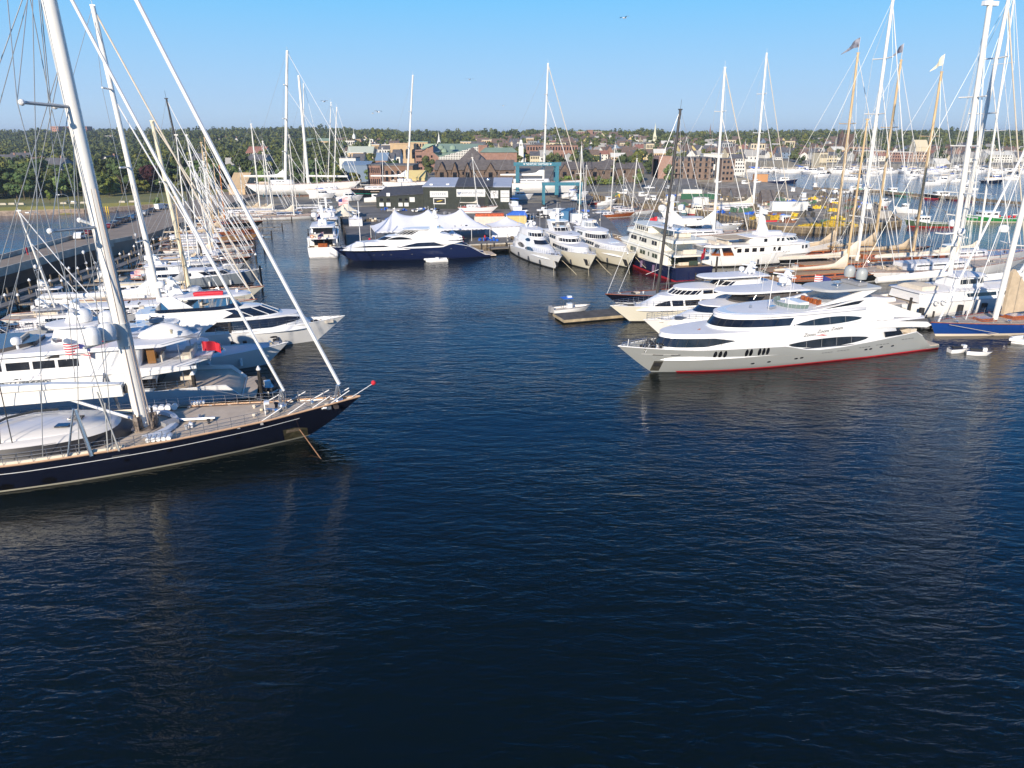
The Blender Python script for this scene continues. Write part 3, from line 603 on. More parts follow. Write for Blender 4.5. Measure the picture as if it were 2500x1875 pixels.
# --- white yacht moored beyond the dark sloop, stern to the right, name on its side
t, H, Ts, fr = yacht('long white motor yacht with script name, lying just behind the huge dark sloop', (-31-.963*45, 76.5-.269*45), (-.963, -.269), 45,
    hd(45, 4.5, [(0, .6), (.7, 1.7), (1.8, 2.15), (8, 2.2), (20, 2.4), (45, 3.6)], rk=5, tr=.3, ts=.8, u0=.45), WHITE, RUB, drop=.45, bz=.2, gu=(.12, .5),
    tiers=[dict(t=dict(x0=9, x1=40, z0=2.2, z1=4.6, w=4.2, Rf=12, rake=1.5, ar=-.8, tum=.3), wins=[(8.6, 12, 2.6, 3.6, 0, .8)]),
           dict(t=dict(x0=3.2, x1=38, z0=4.55, z1=4.8, w=4.35, Rf=12, rake=.3, n=2.4, Rb=3.2), cap=(.05, .1, .05)),
           dict(t=dict(x0=10, x1=34, z0=4.8, z1=7.0, w=3.9, Rf=11, rake=2, ar=-.5, tum=.35), wins=[(22.6, 24.5, 5.55, 6.35), (20.1, 22.2, 5.55, 6.35), (17.8, 19.8, 5.55, 6.35), (15.6, 17.5, 5.55, 6.35), (25, 27, 5.55, 6.35)], shield=(5.6, 6.5, .5, 6)),
           dict(t=dict(x0=4.2, x1=33, z0=7.0, z1=7.25, w=4.1, Rf=11, rake=.3, n=2.4, Rb=3.4), cap=(.05, .1, .05)),
           dict(t=dict(x0=14, x1=19, z0=7.2, z1=9.2, w=1.5, Rf=2, rake=.8, ar=.6, tum=.3), cap=(.9, .16, .1)),
           dict(t=dict(x0=20, x1=27, z0=7.25, z1=7.8, w=3.2, Rf=3, rake=.2, Rb=2.5, tum=-.2), m=mat('smoked_rail_glass', (.10, .09, .085), .15))],
    domes=[(12.9, .9, 9.3, .85), (15.4, .2, 9.4, .95), (21, 3, 8.1, .5)], masts=[(16.4, 9.2, 2.4, 1.8)], whips=((24, 1, 7.4), (12, 2, 7.4), (18, -2, 7.4)),
    seats=((5, 6.2, -2, 2, 4.9), (5.4, 6.6, -2, 2, 2.5), (8, 9, .8, 2.4, 4.9), (21.5, 22.5, -2, 2, 7.3)), transom=(0, 3.6, 0, 0),
    wings=[([(15.8, 2.3), (12.5, 4.6), (4.4, 4.75), (4.4, 4.45), (9.6, 4.0), (12, 3.2)], 4.1, .18, None)],
    flags=[(16.6, 3.95, 6.9, 2.3, 1.2, USF, dict(ang=math.pi*1.0, pole=.6)), (4.2, 0, 5.2, 1.9, 1.1, RED, dict(ang=math.pi*1.02, pole=1.2))])
A = Ts[2]
for sd in (1, -1):
    MB().prism([(18.7, 6.55), (17.3, 6.55), (17.3, 7.0)], sd*(A.y(18, 6.6)+.01), sd*(A.y(18, 6.6)+.05)).ob('side_vent', RUB, t, False)
txt('Sun Chaser', 1.5, mat('dark_script', (.07, .08, .09), .4), t, (21.6, Ts[0].y(21, 4)+.35, 4.25), (math.radians(82), 0, math.pi), 'name_lettering', .5, .01, 5.6)
b = MB(); b.lathe([(1.1, 8.1), (1.35, 8.3), (1.2, 8.8), (.5, 9.5), (.1, 9.7)], 7.6, .6, 10); b.v = [(7.6+(x-7.6)*2.1, y, z-.9) for x, y, z in b.v]
b.ob('covered_tender', mat('white_boat_cover', (.72, .71, .70), .8, var=.05, bump=.5, bscale=1.2), t)
MB().box(13.0, 14.2, 2.0, 2.3, 7.5, 8.5).ob('red_cover_panel', RED, t, False)
MB().box(8.5, 9.3, -3, 3, 5, 7).ob('saloon_doors', mat('amber_glass', (.22, .11, .04), .08), t, False)
MB().box(8.6, 9.0, -2.6, 2.6, 2.4, 4.5).ob('saloon_doors', GLASS, t, False)
for y in (-3.4, 3.4): MB().tube([(6, y, 4.8), (6, y, 7)], .06).ob('deck_post', CHROME, t); MB().tube([(6, y, 2.3), (6, y, 4.6)], .06).ob('deck_post', CHROME, t)
o, H2, Ts, f2 = None, None, None, None
# tender tied at that stern
def tender(label, tip, d, L=5, m=None, name='dinghy', seat=RUB, cons=True, grp=None):
    fr = Frame(tip, d, L); t = thing(name, label, 'dinghy', (*fr.o, 0), fr.ang, grp); r = .24; w = L*.19
    P = [(.1, w, .38), (L*.5, w, .4), (L*.8, w*.75, .45), (L*.97, 0, .55), (L*.8, -w*.75, .45), (L*.5, -w, .4), (.1, -w, .38)]
    Q = []
    for i in range(len(P)-1):
        for k in range(3): Q.append(tuple(P[i][j]+(P[i+1][j]-P[i][j])*k/3 for j in range(3)))
    MB().tube(Q+[P[-1]], r, 8).ob('tube_collar', m or GREYP, t)
    MB().slab([(0, -w), (L*.75, -w), (L*.93, 0), (L*.75, w), (0, w)], 0, .3).ob('hull', WHITE, t, False)
    if cons: MB().box(L*.38, L*.52, -.35, .35, .3, .95).ob('console', WHITE, t, False); MB().box(L*.2, L*.32, -.45, .45, .3, .65).ob('seat', seat, t, False)
    MB().box(-.35, .05, -.2, .2, .1, .75).box(-.3, -.1, -.08, .08, -.3, .2).ob('outboard_motor', RUB, t, False)
    return t
tender('black inflatable tender tied at the stern of the white yacht behind the dark sloop', (-27.6, 75.0), (.5, -.87), 4.6, RUB)
# --- sport fisher
t, H, Ts, fr = yacht('white sport fishing boat with dark wraparound windshield and long shaded foredeck', (-29.2, 87.2), DH, 21,
    hd(21, 2.75, [(0, 1.3), (10, 2.0), (21, 2.75)], rk=2.9, tr=.2, ts=.88, p=2.4, fl=.35), WHITE, None, ROOFW, gu=(.1, .15), drop=.06,
    tiers=[dict(t=dict(x0=3, x1=13.6, z0=2.0, z1=3.75, w=2.3, Rf=4, rake=2.3, tum=.4), cap=(.15, .1, .08), shield=(2.45, 3.65, .15, 0)),
           dict(t=dict(x0=3, x1=9, z0=3.8, z1=4.7, w=1.9, Rf=2, rake=.5), cap=(.0, .05, .02)),
           dict(t=dict(x0=2.5, x1=8.5, z0=6.3, z1=6.5, w=1.9, Rf=2, rake=.1, n=3))], domes=[(5, .5, 6.8, .35)], whips=((4, 1.5, 6.5), (4, -1.5, 6.5)), whiph=5)
for x, y in ((3, 1.7), (3, -1.7), (8, 1.6), (8, -1.6)): MB().tube([(x, y, 4.6), (x, y, 6.4)], .05).ob('tower_leg', CHROME, t)
# --- motor yacht with long black window and red kayak cover
t, H, Ts, fr = yacht('white motor yacht with a long black side window and red covered raft on its hardtop', (-24.4, 98.8), DH, 34,
    hd(34, 3.7, [(0, 1.6), (10, 2.5), (15, 2.75), (26, 2.85), (34, 3.4)], rk=4.2, tr=.3, ts=.92, p=2.3, fl=.33), WHITE, None, ROOFW, gu=(.5, .98),
    tiers=[dict(t=dict(x0=9, x1=29.8, z0=2.4, z1=4.45, w=3.3, Rf=11, rake=2.2, tum=.45, n=2.3), wins=[], cap=(.1, .08, .06)),
           dict(t=dict(x0=7, x1=25.6, z0=4.5, z1=5.9, w=2.9, Rf=7, rake=3.0, tum=.5), shield=(4.75, 5.8, .3, 3), gm=GLASSB, mr=.06),
           dict(t=dict(x0=9.5, x1=20.2, z0=5.95, z1=6.4, w=2.6, Rf=4, rake=.5, tum=-.15), m=GLASSB)], domes=[(10, 1.4, 8.6, .6), (11.2, -.2, 8.6, .45)], masts=[(12, 7.9, 2.2, 1.4)],
    seats=((11, 12, -1.6, 1.6, 6.0), (15, 16, -1.4, .2, 6.0)), whips=((11, 1.8, 8), (11, -1.8, 8)), wings=[([(13.2, 4.3), (9, 4.6), (2.5, 2.8), (4, 2.6), (9.5, 3.0), (13, 2.8)], 3.2, .12, None), ([(15, 5.9), (12, 8), (10, 8), (11.5, 6)], 2.3, .2, None)])
for sd in (1, -1):
    Ts[0].lens(15.4, 28.2, lambda x: 3.1+max(0, x-24)*.15, lambda x: 3.25+1.05*min(1, (x-15.4)/1.6)-.42*max(0, (x-26.2)/2), sd, .03, 24).ob('long_side_window', GLASS, t)
    Ts[1].lens(17.8, 22.6, lambda x: 4.75+.0*x, lambda x: 4.78+.75*min(1, (x-17.8)/1.8)-.5*max(0, (x-21)/1.6), sd, .03, 12).ob('side_window', GLASS, t)
hb = Tier(11.5, 21.6, 7.5, 7.65, 2.3, 5, .2, 2.2); hb.solid(1).ob('hardtop', WHITE, t); hb.cap(-.05, .06, .12).ob('hardtop_roof', ROOFW, t)
for x, y in ((13, 1.9), (13, -1.9), (18.5, 1.8), (18.5, -1.8)): MB().tube([(x, y, 6.3), (x, y, 7.55)], .07).ob('hardtop_post', WHITE, t)
MB().tube([(14.4, -1.3, 7.9), (14.8, -1.3, 8.0), (17.6, -1.3, 8.0), (18.1, -1.3, 7.95)], .34, 9).ob('covered_raft', mat('red_raft_cover', (.55, .01, .03), .6, bump=.6, bscale=3), t)
MB().box(19.6, 19.9, -.15, .15, 7.8, 8.2).ob('horn', WHITE, t, False)
for x, z in ((24.0, 1.6),): H.spot(x, z, .5, .16, .03, -1).ob('fairlead', GLASS, t, False)
for x in (20.3, 24.2): MB().tube([(x, -3.85, 1.0), (x, -3.85, 1.7)], .26, 8).ob('fender', RUB, t)
MB().box(12, 14, -1, 1, 4.4, 4.5)
# --- grey hulled power boat
t, H, Ts, fr = yacht('grey hulled power boat with white foredeck pointing into the basin', (-50, 139), DH, 22,
    hd(22, 2.9, [(0, 1.8), (11, 2.4), (22, 3.1)], rk=2.2, tr=.2, ts=.9, fl=.3), GREYH, BLACKH, ROOFW, bz=.5, drop=.08, gu=(.6, .98),
    tiers=[dict(t=dict(x0=1, x1=16.5, z0=2.3, z1=3.5, w=2.4, Rf=6, rake=2, tum=.4), cap=(.1, .1, .15), wins=[(3, 9, 2.6, 3.2)], shield=(2.65, 3.3, .2, 3)),
           dict(t=dict(x0=1, x1=8.5, z0=3.6, z1=4.7, w=2, Rf=3, rake=1, tum=.3), cap=(.4, .1, .1), wins=[(2, 5, 3.9, 4.5)])], masts=[(3, 4.8, 1.8, 1.0)], domes=[(2, .8, 5.2, .4)],
    flags=[(-.3, 0, 2.8, 2.0, 1.1, USF, dict(ang=2.9, pole=1))])
# --- blue and white yacht in the middle
t, H, Ts, fr = yacht('sleek motor yacht with dark blue hull and white top, lying before the white marquee', (-42.7, 165.5), (-.963, -.27), 38.2,
    hd(38.2, 3.9, [(0, .6), (1.5, .7), (5.6, 3.0), (9.6, 3.75), (12.2, 2.95), (20.6, 2.95), (22.9, 3.55), (26, 3.1), (38.2, 3.5)], rk=5, tr=.5, ts=.9, u0=.4, fl=.3, q=.8), mat('midnight_blue_hull', (.010, .017, .060), .15, coat=.9), None, ROOFW, drop=.5, gu=(.95, .98),
    tiers=[dict(t=dict(x0=8, x1=36.5, z0=2.7, z1=4.35, w=3.75, Rf=14, rake=4, tum=.5, ar=2.5), cap=(.03, .1, .1)),
           dict(t=dict(x0=7.5, x1=28.5, z0=4.4, z1=5.75, w=3.3, Rf=8, rake=3.5, tum=.6, ar=3), shield=(4.85, 5.5, .9, 0)),
           dict(t=dict(x0=12.5, x1=23.4, z0=5.8, z1=6.9, w=2.4, Rf=4, rake=2.6, tum=.3, ar=-.6), shield=(6.0, 6.75, .1, 5), m=WHITE)], 
    domes=[(13, .9, 9.4, .5), (13, -.9, 9.4, .5)], masts=[(13.8, 7.1, 4.2, 1.3)], seats=((9, 10, -1.5, 1.5, 4.5),), transom=(0, 3.2, 0, 0),
    wings=[([(14, 4.35), (9.4, 4.3), (7.0, 4.2), (9.4, 3.7), (12.5, 3.6)], 3.5, .25, None), ([(21, 5.7), (15, 7.1), (11.7, 7.1), (12.8, 6.2), (7, 4.7), (8, 4.4), (15, 4.9)], 2.75, .2, None)])
for sd in (1, -1):
    Ts[0].lens(24.9, 33.6, lambda x: 3.42, lambda x: 3.45+.33*min(1, (33.6-x)/4)*min(1, (x-24.9)/1.2), sd, .04, 20).ob('side_window', GLASS, t)
    Ts[0].lens(11.8, 23.2, lambda x: 3.25+.3*max(0, (x-20.8)/2.4), lambda x: 3.28+.85*min(1, (x-11.8)/2.4)*min(1, (23.2-x)/5), sd, .04, 24).ob('side_window', GLASS, t)
    Ts[1].lens(19.3, 25.2, lambda x: 4.95, lambda x: 4.98+.55*math.sin(math.pi*(x-19.3)/5.9)**.8, sd, .04, 14).ob('side_window', GLASS, t)
    for x in (28.6, 26.6, 24.6, 19.7, 10.2, 6.6): H.spot(x, 1.5 if x > 11 else 2.5, .22, .12, .03, sd).ob('porthole', CHROME, t, False)
Ht = Tier(11.5, 21.2, 7.05, 7.2, 2.5, 3, .2, 2.6); Ht.solid(1).ob('hardtop', WHITE, t)
MB().tube([(31.4, 0, 4.6), (31.3, 0, 13.8)], .1, 6).ob('bow_flagpole', WHITE, t)
tender('small white inflatable tender tied beside the blue hulled yacht', (-20.9, 165.4), (-.97, -.2), 5.6, WHITE, seat=WHITE)
# --- white yacht lying stern to camera in the slip mouth
t, H, Ts, fr = yacht('white motor yacht seen from its square stern, bow of the dark blue yacht beside it', (-52.8, 201), (-.215, .977), 31,
    hd(31, 3.8, [(0, 2.6), (10, 2.8), (31, 3.6)], rk=3, tr=.2, ts=.95, fl=.2), WHITE, mat('bronze_bottom', (.18, .09, .05), .6), TEAKW, drop=.5,
    tiers=[dict(t=dict(x0=4.5, x1=24, z0=2.4, z1=4.4, w=3.4, Rf=5, rake=1.5, tum=.1)), dict(t=dict(x0=1.2, x1=22, z0=4.4, z1=4.6, w=3.75, Rf=5, rake=.1, n=3, Rb=.8), cap=(.05, .1, .04)),
           dict(t=dict(x0=7, x1=20, z0=4.7, z1=6.6, w=3.0, Rf=4, rake=1.5, tum=.2, ar=.4), wins=even(9, 15, 5.3, 6.1, 4)), dict(t=dict(x0=6, x1=19, z0=6.6, z1=6.75, w=3.1, Rf=4, rake=.1), cap=(.05, .08, .05)),
           dict(t=dict(x0=9, x1=13, z0=6.8, z1=8.2, w=1.2, Rf=1, rake=.6, ar=.5))], domes=[(9.5, 1.9, 8.9, .75), (9.5, -1.9, 8.9, .75)], masts=[(11, 8.2, 3.4, 2.6)], seats=((2, 3, -2.6, 2.6, 4.65), (1, 1.8, -2, 2, 2.2)),
    flags=[(-.1, -.4, 5.2, 2.2, 1.1, USF, dict(ang=2.6, pole=1.4))])
MB().box(4.3, 4.48, -2.2, 2.2, 2.5, 4.2).ob('saloon_doors', GLASS, t, False); MB().box(6.9, 7.1, -2.4, 2.4, 4.8, 6.3).ob('sliding_door', GLASS, t, False)
MB().box(.3, 1, -1.1, 1.1, 2.5, 3.5).ob('aft_table', MAHOG, t, False)
for y in (-3.4, 3.4): MB().box(1.3, 1.6, y-.15, y+.15, 2.6, 4.4).ob('deck_post', WHITE, t, False); MB().box(4.6, 5.2, y-.1, y+.1, 4.6, 6.6).ob('wing_window', GLASS, t, False)
m = MB(); m.tube([(1.15+.0, 2.4+.35*math.cos(a), 5.1+.35*math.sin(a)) for a in np.linspace(0, 6.28, 12)], .09, 6); m.ob('life_ring', ORANGE, t)
tender('grey tender stowed on the aft deck of the square sterned white yacht', (-47.4, 176), (.9, .2), 3.2, GREYP).location.z = 4.65
# second yacht further in the slip
t, H, Ts, fr = yacht('cream and white yacht with twin white radar domes berthed further up the narrow slip', (-63.5, 243), (-.26, .966), 28,
    hd(28, 3.4, [(0, 2.2), (12, 2.6), (28, 3.3)], rk=3, tr=.2, ts=.92, fl=.2), WHITE, BLACKH, TEAKW,
    tiers=[dict(t=dict(x0=3, x1=21, z0=2.2, z1=4.1, w=3.0, Rf=5, rake=1.5, tum=.1), wins=even(6, 16, 2.9, 3.6, 6), m=CREAM), dict(t=dict(x0=1, x1=19, z0=4.1, z1=4.3, w=3.3, Rf=5, rake=.1), cap=(.05, .1, .04)),
           dict(t=dict(x0=6, x1=17, z0=4.3, z1=6.0, w=2.6, Rf=4, rake=1.4, tum=.2), wins=even(8, 13, 4.9, 5.6, 3), cap=(.5, .12, .1))], domes=[(7, 1.6, 6.8, .6), (7, -1.6, 6.8, .6)], masts=[(9, 6.2, 4, 2.0)],
    flags=[(0, 2, 4.4, 2.6, 1.5, USF, dict(ang=2.8, pole=1.5))])
# --- three white yachts, bows towards the camera
LB = 33
t, H, Ts, fr = yacht('rounded white motor yacht with almond shaped side windows, leftmost of three facing the camera', (10.7, 151), (.26, -.966), LB,
    hd(33, 3.7, [(0, 1.6), (10, 2.5), (33, 3.6)], rk=4.5, tr=.3, ts=.9, u0=.38, p=2.2, fl=.38), WHITE, RUB, ROOFW, drop=.12, bz=.3, gu=(.6, .985),
    tiers=[dict(t=dict(x0=4, x1=29, z0=2.2, z1=4.3, w=3.3, Rf=15, rake=5.5, tum=.6, n=2.1), lens=[(8.5, 14.4, 3.2, .55, .45), (14.9, 20.6, 2.95, .6, .3)]),
           dict(t=dict(x0=5, x1=20.8, z0=4.2, z1=5.6, w=2.6, Rf=7, rake=3.4, tum=.6), shield=(4.35, 5.1, .85, 0), lens=[(13, 16.2, 4.7, .5, .2)]),
           dict(t=dict(x0=6, x1=17.4, z0=5.5, z1=7.0, w=2.1, Rf=4, rake=1.4, tum=.2), shield=(5.75, 6.5, .3, 4), cap=(.15, .15, .12))], domes=[(9, 1.0, 7.6, .5), (9.2, -1.0, 7.5, .35)], masts=[(9.5, 7.1, 1.5, 1.1)],
    whips=((6, 1.8, 6), (6, -1.8, 6), (11, 1.9, 6.8), (11, -1.9, 6.8)), whiph=4)
H.patch(29.8, 30.9, lambda x: 1.0, lambda x: 2.1, .03, -1, 3).ob('anchor_pocket', RUB, t)
t, H, Ts, fr = yacht('white raised pilothouse motor yacht in the middle of the three yachts pointing at the camera', (18.2, 151), (.26, -.966), 35,
    hd(35, 3.8, [(0, 1.6), (10, 2.6), (24, 3.2), (35, 3.9)], rk=4.2, tr=.3, ts=.9, u0=.42, p=2.3, fl=.36), mat('ivory_gelcoat', (.74, .70, .58), .3, coat=.3), mat('dark_boot', (.03, .03, .03), .5), ROOFW, drop=.2, bz=.25, gu=(.6, .985),
    tiers=[dict(t=dict(x0=4, x1=28.5, z0=2.4, z1=4.3, w=3.2, Rf=9, rake=1.2, tum=.25), wins=even(14.5, 24, 3.1, 3.8, 6), cap=(.05, .1, .1)),
           dict(t=dict(x0=6, x1=21.4, z0=4.35, z1=6.0, w=2.9, Rf=5, rake=1.4, tum=.25), shield=(4.75, 5.45, .35, 5), wins=even(11, 15.5, 4.8, 5.5, 3), cap=(.45, .14, .25)),
           dict(t=dict(x0=9, x1=13.5, z0=6.2, z1=7.2, w=2, Rf=2, rake=.8, tum=.1), shield=(6.4, 7.1, .2, 3))], domes=[(7.5, 1.5, 9.4, .5), (7.5, -1.5, 9.4, .45)], masts=[(8.5, 7.0, 4.2, 1.7)],
    wings=[([(13, 6.2), (10, 8.4), (7, 8.4), (9, 6.2)], 2.1, .2, None)], whips=((5, 1.8, 6), (5, -1.8, 6)), whiph=6)
Tier(6.5, 11.5, 8.4, 8.55, 2.3, 1.5, .1, 3).solid(1).ob('hardtop', WHITE, t)
H.patch(30.4, 31.6, lambda x: .9, lambda x: 2.4, .03, -1, 3).ob('anchor_pocket', RUB, t)
m = MB()
for a in range(5): m.tube([(18.2+.05, 0, 6.42), (18.0+.5*math.cos(a*.7-1.4), .5*math.sin(a*.7-1.4)*1.0, 6.4)], .04, 4)
m.ob('horn_cluster', CHROME, t)
t, H, Ts, fr = yacht('white motor yacht with a broad raked windshield, rightmost of three yachts pointing at the camera', (27.2, 153), (.27, -.963), 36,
    hd(36, 4.2, [(0, 1.8), (12, 2.8), (36, 4.0)], rk=4.6, tr=.3, ts=.9, u0=.42, p=2.3, fl=.36), mat('ivory_gelcoat', (0, 0, 0)), mat('dark_boot', (0, 0, 0)), TEAKW, drop=.55, bz=.25, gu=(.6, .985),
    tiers=[dict(t=dict(x0=4, x1=32, z0=2.4, z1=4.4, w=3.5, Rf=14, rake=3, tum=.5, n=2.2), wins=even(14, 19, 3.4, 4.1, 4)+even(20, 22.2, 3.2, 3.9, 3), cap=(.05, .1, .25)),
           dict(t=dict(x0=5, x1=18.3, z0=4.4, z1=6.2, w=3.4, Rf=6, rake=1.7, tum=.5), shield=(4.75, 5.65, .25, 9), gm=GLASS, mr=.035, wins=even(8, 11.5, 4.9, 5.6, 3), cap=(.35, .14, .3)),
           dict(t=dict(x0=6, x1=11.5, z0=6.5, z1=8.1, w=1.9, Rf=2.2, rake=.9, tum=.4), shield=(6.8, 7.8, .1, 3), gm=mat('grey_glass', (.25, .27, .29), .15), cap=(.15, .1, .08))], domes=[], masts=[(5.5, 8, 1.4, 1)], whips=((9, 2.6, 6.5), (7, -2.6, 6.5)), whiph=5)
MB().box(23, 24.6, -1.1, 1.1, 4.62, 4.7).ob('foredeck_hatch', WHITE, t, False)
H.patch(31.2, 32.4, lambda x: .4, lambda x: 2.0, .03, -1, 3).ob('anchor_pocket', RUB, t)
# --- cream and navy explorer, stern towards the camera
NB = mat('explorer_navy', (.010, .014, .05), .2, coat=.8)
t, H, Ts, fr = yacht('tall three decked cream motor yacht with navy hull and red waterline, stern to camera', (25.6, 182.6), (-.27, .963), 43,
    hd(43, 4.6, [(0, 3.0), (14, 2.55), (30, 3.2), (43, 4.4)], rk=4, tr=.2, ts=.93, u0=.5, fl=.2), NB, None, TEAKW, drop=.1, gu=(.8, .98), capm=CREAM,
    tiers=[dict(t=dict(x0=4.5, x1=32, z0=2.6, z1=5.0, w=4.15, Rf=7, rake=1, tum=.05, ar=.2), m=CREAM, wins=even(8.6, 11, 3.5, 4.4, 2)+[(12.4, 13, 3.5, 4.4)]+even(14.4, 17, 3.5, 4.4, 2)+even(19, 22, 3.5, 4.4, 2)+even(24, 28, 3.5, 4.4, 3), gm=mat('green_glass', (.05, .07, .05), .08)),
           dict(t=dict(x0=.6, x1=31, z0=5.0, z1=5.25, w=4.4, Rf=7, rake=.1, n=2.6, Rb=.6), m=CREAM, cap=(.02, .08, .02), cm=CREAM),
           dict(t=dict(x0=7.5, x1=28, z0=5.3, z1=7.5, w=3.7, Rf=5, rake=1, tum=.05, ar=.2), m=CREAM, wins=even(10, 12.4, 6.0, 6.9, 2)+even(15, 18.5, 6.0, 6.9, 3)+even(20, 23, 6, 6.9, 2)),
           dict(t=dict(x0=1.8, x1=27.5, z0=7.5, z1=7.8, w=4.1, Rf=5, rake=.1, n=2.6, Rb=.6), m=CREAM, cap=(.02, .3, .02), cm=CREAM),
           dict(t=dict(x0=15, x1=25, z0=7.8, z1=9.4, w=3.0, Rf=4, rake=-.6, tum=0), m=CREAM, wins=even(16, 21.5, 8.3, 9.1, 6, .3), cap=(.3, .12, .06), cm=CREAM),
           dict(t=dict(x0=5, x1=15.4, z0=9.7, z1=9.85, w=2.9, Rf=1, rake=.1, n=3), m=WHITE)], domes=[(11.5, 2.3, 13.2, .8), (11.5, -2.3, 13.2, .8), (12.2, 0, 15, .95)], masts=[(12, 9.9, 5, 2.6)],
    seats=((2.4, 3.2, -1.5, 1.5, 5.35), (3, 4, -2, 2, 2.7), (6, 7, -2, 2, 8.2)), flags=[(.1, -2.2, 5.4, 2.8, 1.3, RED, dict(ang=2.4, pole=1.6))])
H.band(lambda x: -.05, lambda x: .42, off=.03, nz=2, n=40).ob('boot_stripe', REDB, t)
H.band(lambda x: -.3, lambda x: .02, off=.05, nz=2, n=40).ob('waterline_stripe', CREAM, t)
for x, y in ((1.2, 3.9), (1.2, -3.9), (5, 2.6), (5, -2.6), (15, 2.6), (15, -2.6)): MB().tube([(x, y, 7.8 if x > 2 else 5.3), (x, y, 9.7 if x > 2 else 7.5)], .07).ob('deck_post', WHITE, t)
for x, y in ((.9, 4.1), (.9, -4.1)): MB().tube([(x, y, 3), (x, y, 5)], .07).ob('deck_post', WHITE, t)
MB().box(.6, .75, -1, 1, 3.3, 4.2).box(4.3, 4.49, -3, 3, 3, 4.7).ob('aft_door', mat('green_glass', (0, 0, 0)), t, False)
for x in (14.6, 8.8):
    for sd in (1, -1): MB().tube([(x, sd*4.75, .8), (x, sd*4.75, 2.2)], .3, 8).ob('fender', mat('purple_fender', (.16, .10, .17), .8), t)
for x, z in ((16.5, 1.7), (18, 1.9), (15.5, 1.8), (19.2, 1.6), (5.5, 1.8)): H.spot(x, z, .14, .14, .03, 1).ob('porthole', CHROME, t, False)
MB().tube([(5.8, 4.6, 1.9), (8.4, 6.6, .3)], .06).ob('boom_pole', WHITE, t)
# --- classic white yacht broadside
t, H, Ts, fr = yacht('classic white motor yacht with dark square windows and varnished aft deck, lying broadside', (81, 171), (.96, .28), 41,
    hd(41, 4.0, [(0, 3.0), (4, 2.55), (14, 2.5), (28, 3.3), (41, 4.5)], rk=5.5, tr=-1.2, ts=.7, u0=.4, p=2.1, fl=.3), WHITE, mat('dark_boot', (0, 0, 0)), TEAKW, drop=.7, gu=(.8, .985),
    tiers=[dict(t=dict(x0=9, x1=31, z0=2.3, z1=4.55, w=3.7, Rf=7, rake=.8, tum=.1, ar=-.3), wins=[(8.7+2.0*i, 9.9+2.0*i, 3.2, 4.1) for i in range(4)]+[(18.3, 19.0, 3.2, 4.1), (19.5, 20.3, 3.2, 4.1), (26.2, 26.8, 3.4, 4.2), (27.3, 28.2, 3.4, 4.2)]),
           dict(t=dict(x0=1.0, x1=29, z0=4.5, z1=4.75, w=3.9, Rf=6, rake=.1, n=2.3, Rb=2.6), cap=(.02, .15, .05)),
           dict(t=dict(x0=13, x1=27.5, z0=4.75, z1=6.3, w=2.8, Rf=6, rake=1.4, tum=.15, ar=-.4), wins=[(16.2, 17.1, 5.2, 5.95), (19.6, 20.4, 5.2, 5.95), (20.9, 21.7, 5.2, 5.95)], shield=(5.3, 5.95, .25, 5), cap=(.3, .14, .25)),
           dict(t=dict(x0=15.5, x1=23, z0=6.6, z1=7.2, w=1.8, Rf=3, rake=.6, tum=.3), cap=(.05, .08, .1)),
           dict(t=dict(x0=16, x1=19, z0=7.2, z1=9.4, w=.8, Rf=.8, rake=1.2, ar=.3))], domes=[(17.5, 0, 11.2, .7), (16.6, 1.3, 10.4, .5)], masts=[(17, 9.2, 3.6, 2)], whips=((25, 2, 6.5), (14, 1, 6.6)), whiph=5,
    seats=((4, 5, -2, 2, 4.9), (7, 8, -2.4, 2.4, 4.9), (3.6, 4.6, -1.5, 1.5, 2.0)), wings=[([(9.5, 2.5), (7.6, 4.55), (6.9, 4.55), (8.2, 2.5)], 3.6, .12, None), ([(5.5, 2.5), (4.7, 4.55), (4.2, 4.55), (4.8, 2.5)], 3.4, .12, None), ([(15, 4.8), (13.6, 6.4), (13, 6.4), (14, 4.8)], 2.8, .12, None)],
    flags=[(-1, 0, 4.2, 2.6, 1.4, RED, dict(ang=3.5, pole=1.8))])
MB().box(3, 8.6, -2.8, 2.8, 2.2, 3.1).ob('varnished_settee', MAHOG, t, False)
MB().slab([(6, -3), (13.4, -2.9), (13.4, 2.9), (6, 3)], 6.2, 6.28).ob('awning', CANVAS, t, False)
for x in (21, 22.6, 25): H.spot(x, 3.0, .14, .14, .02, -1).ob('porthole', RUB, t, False)
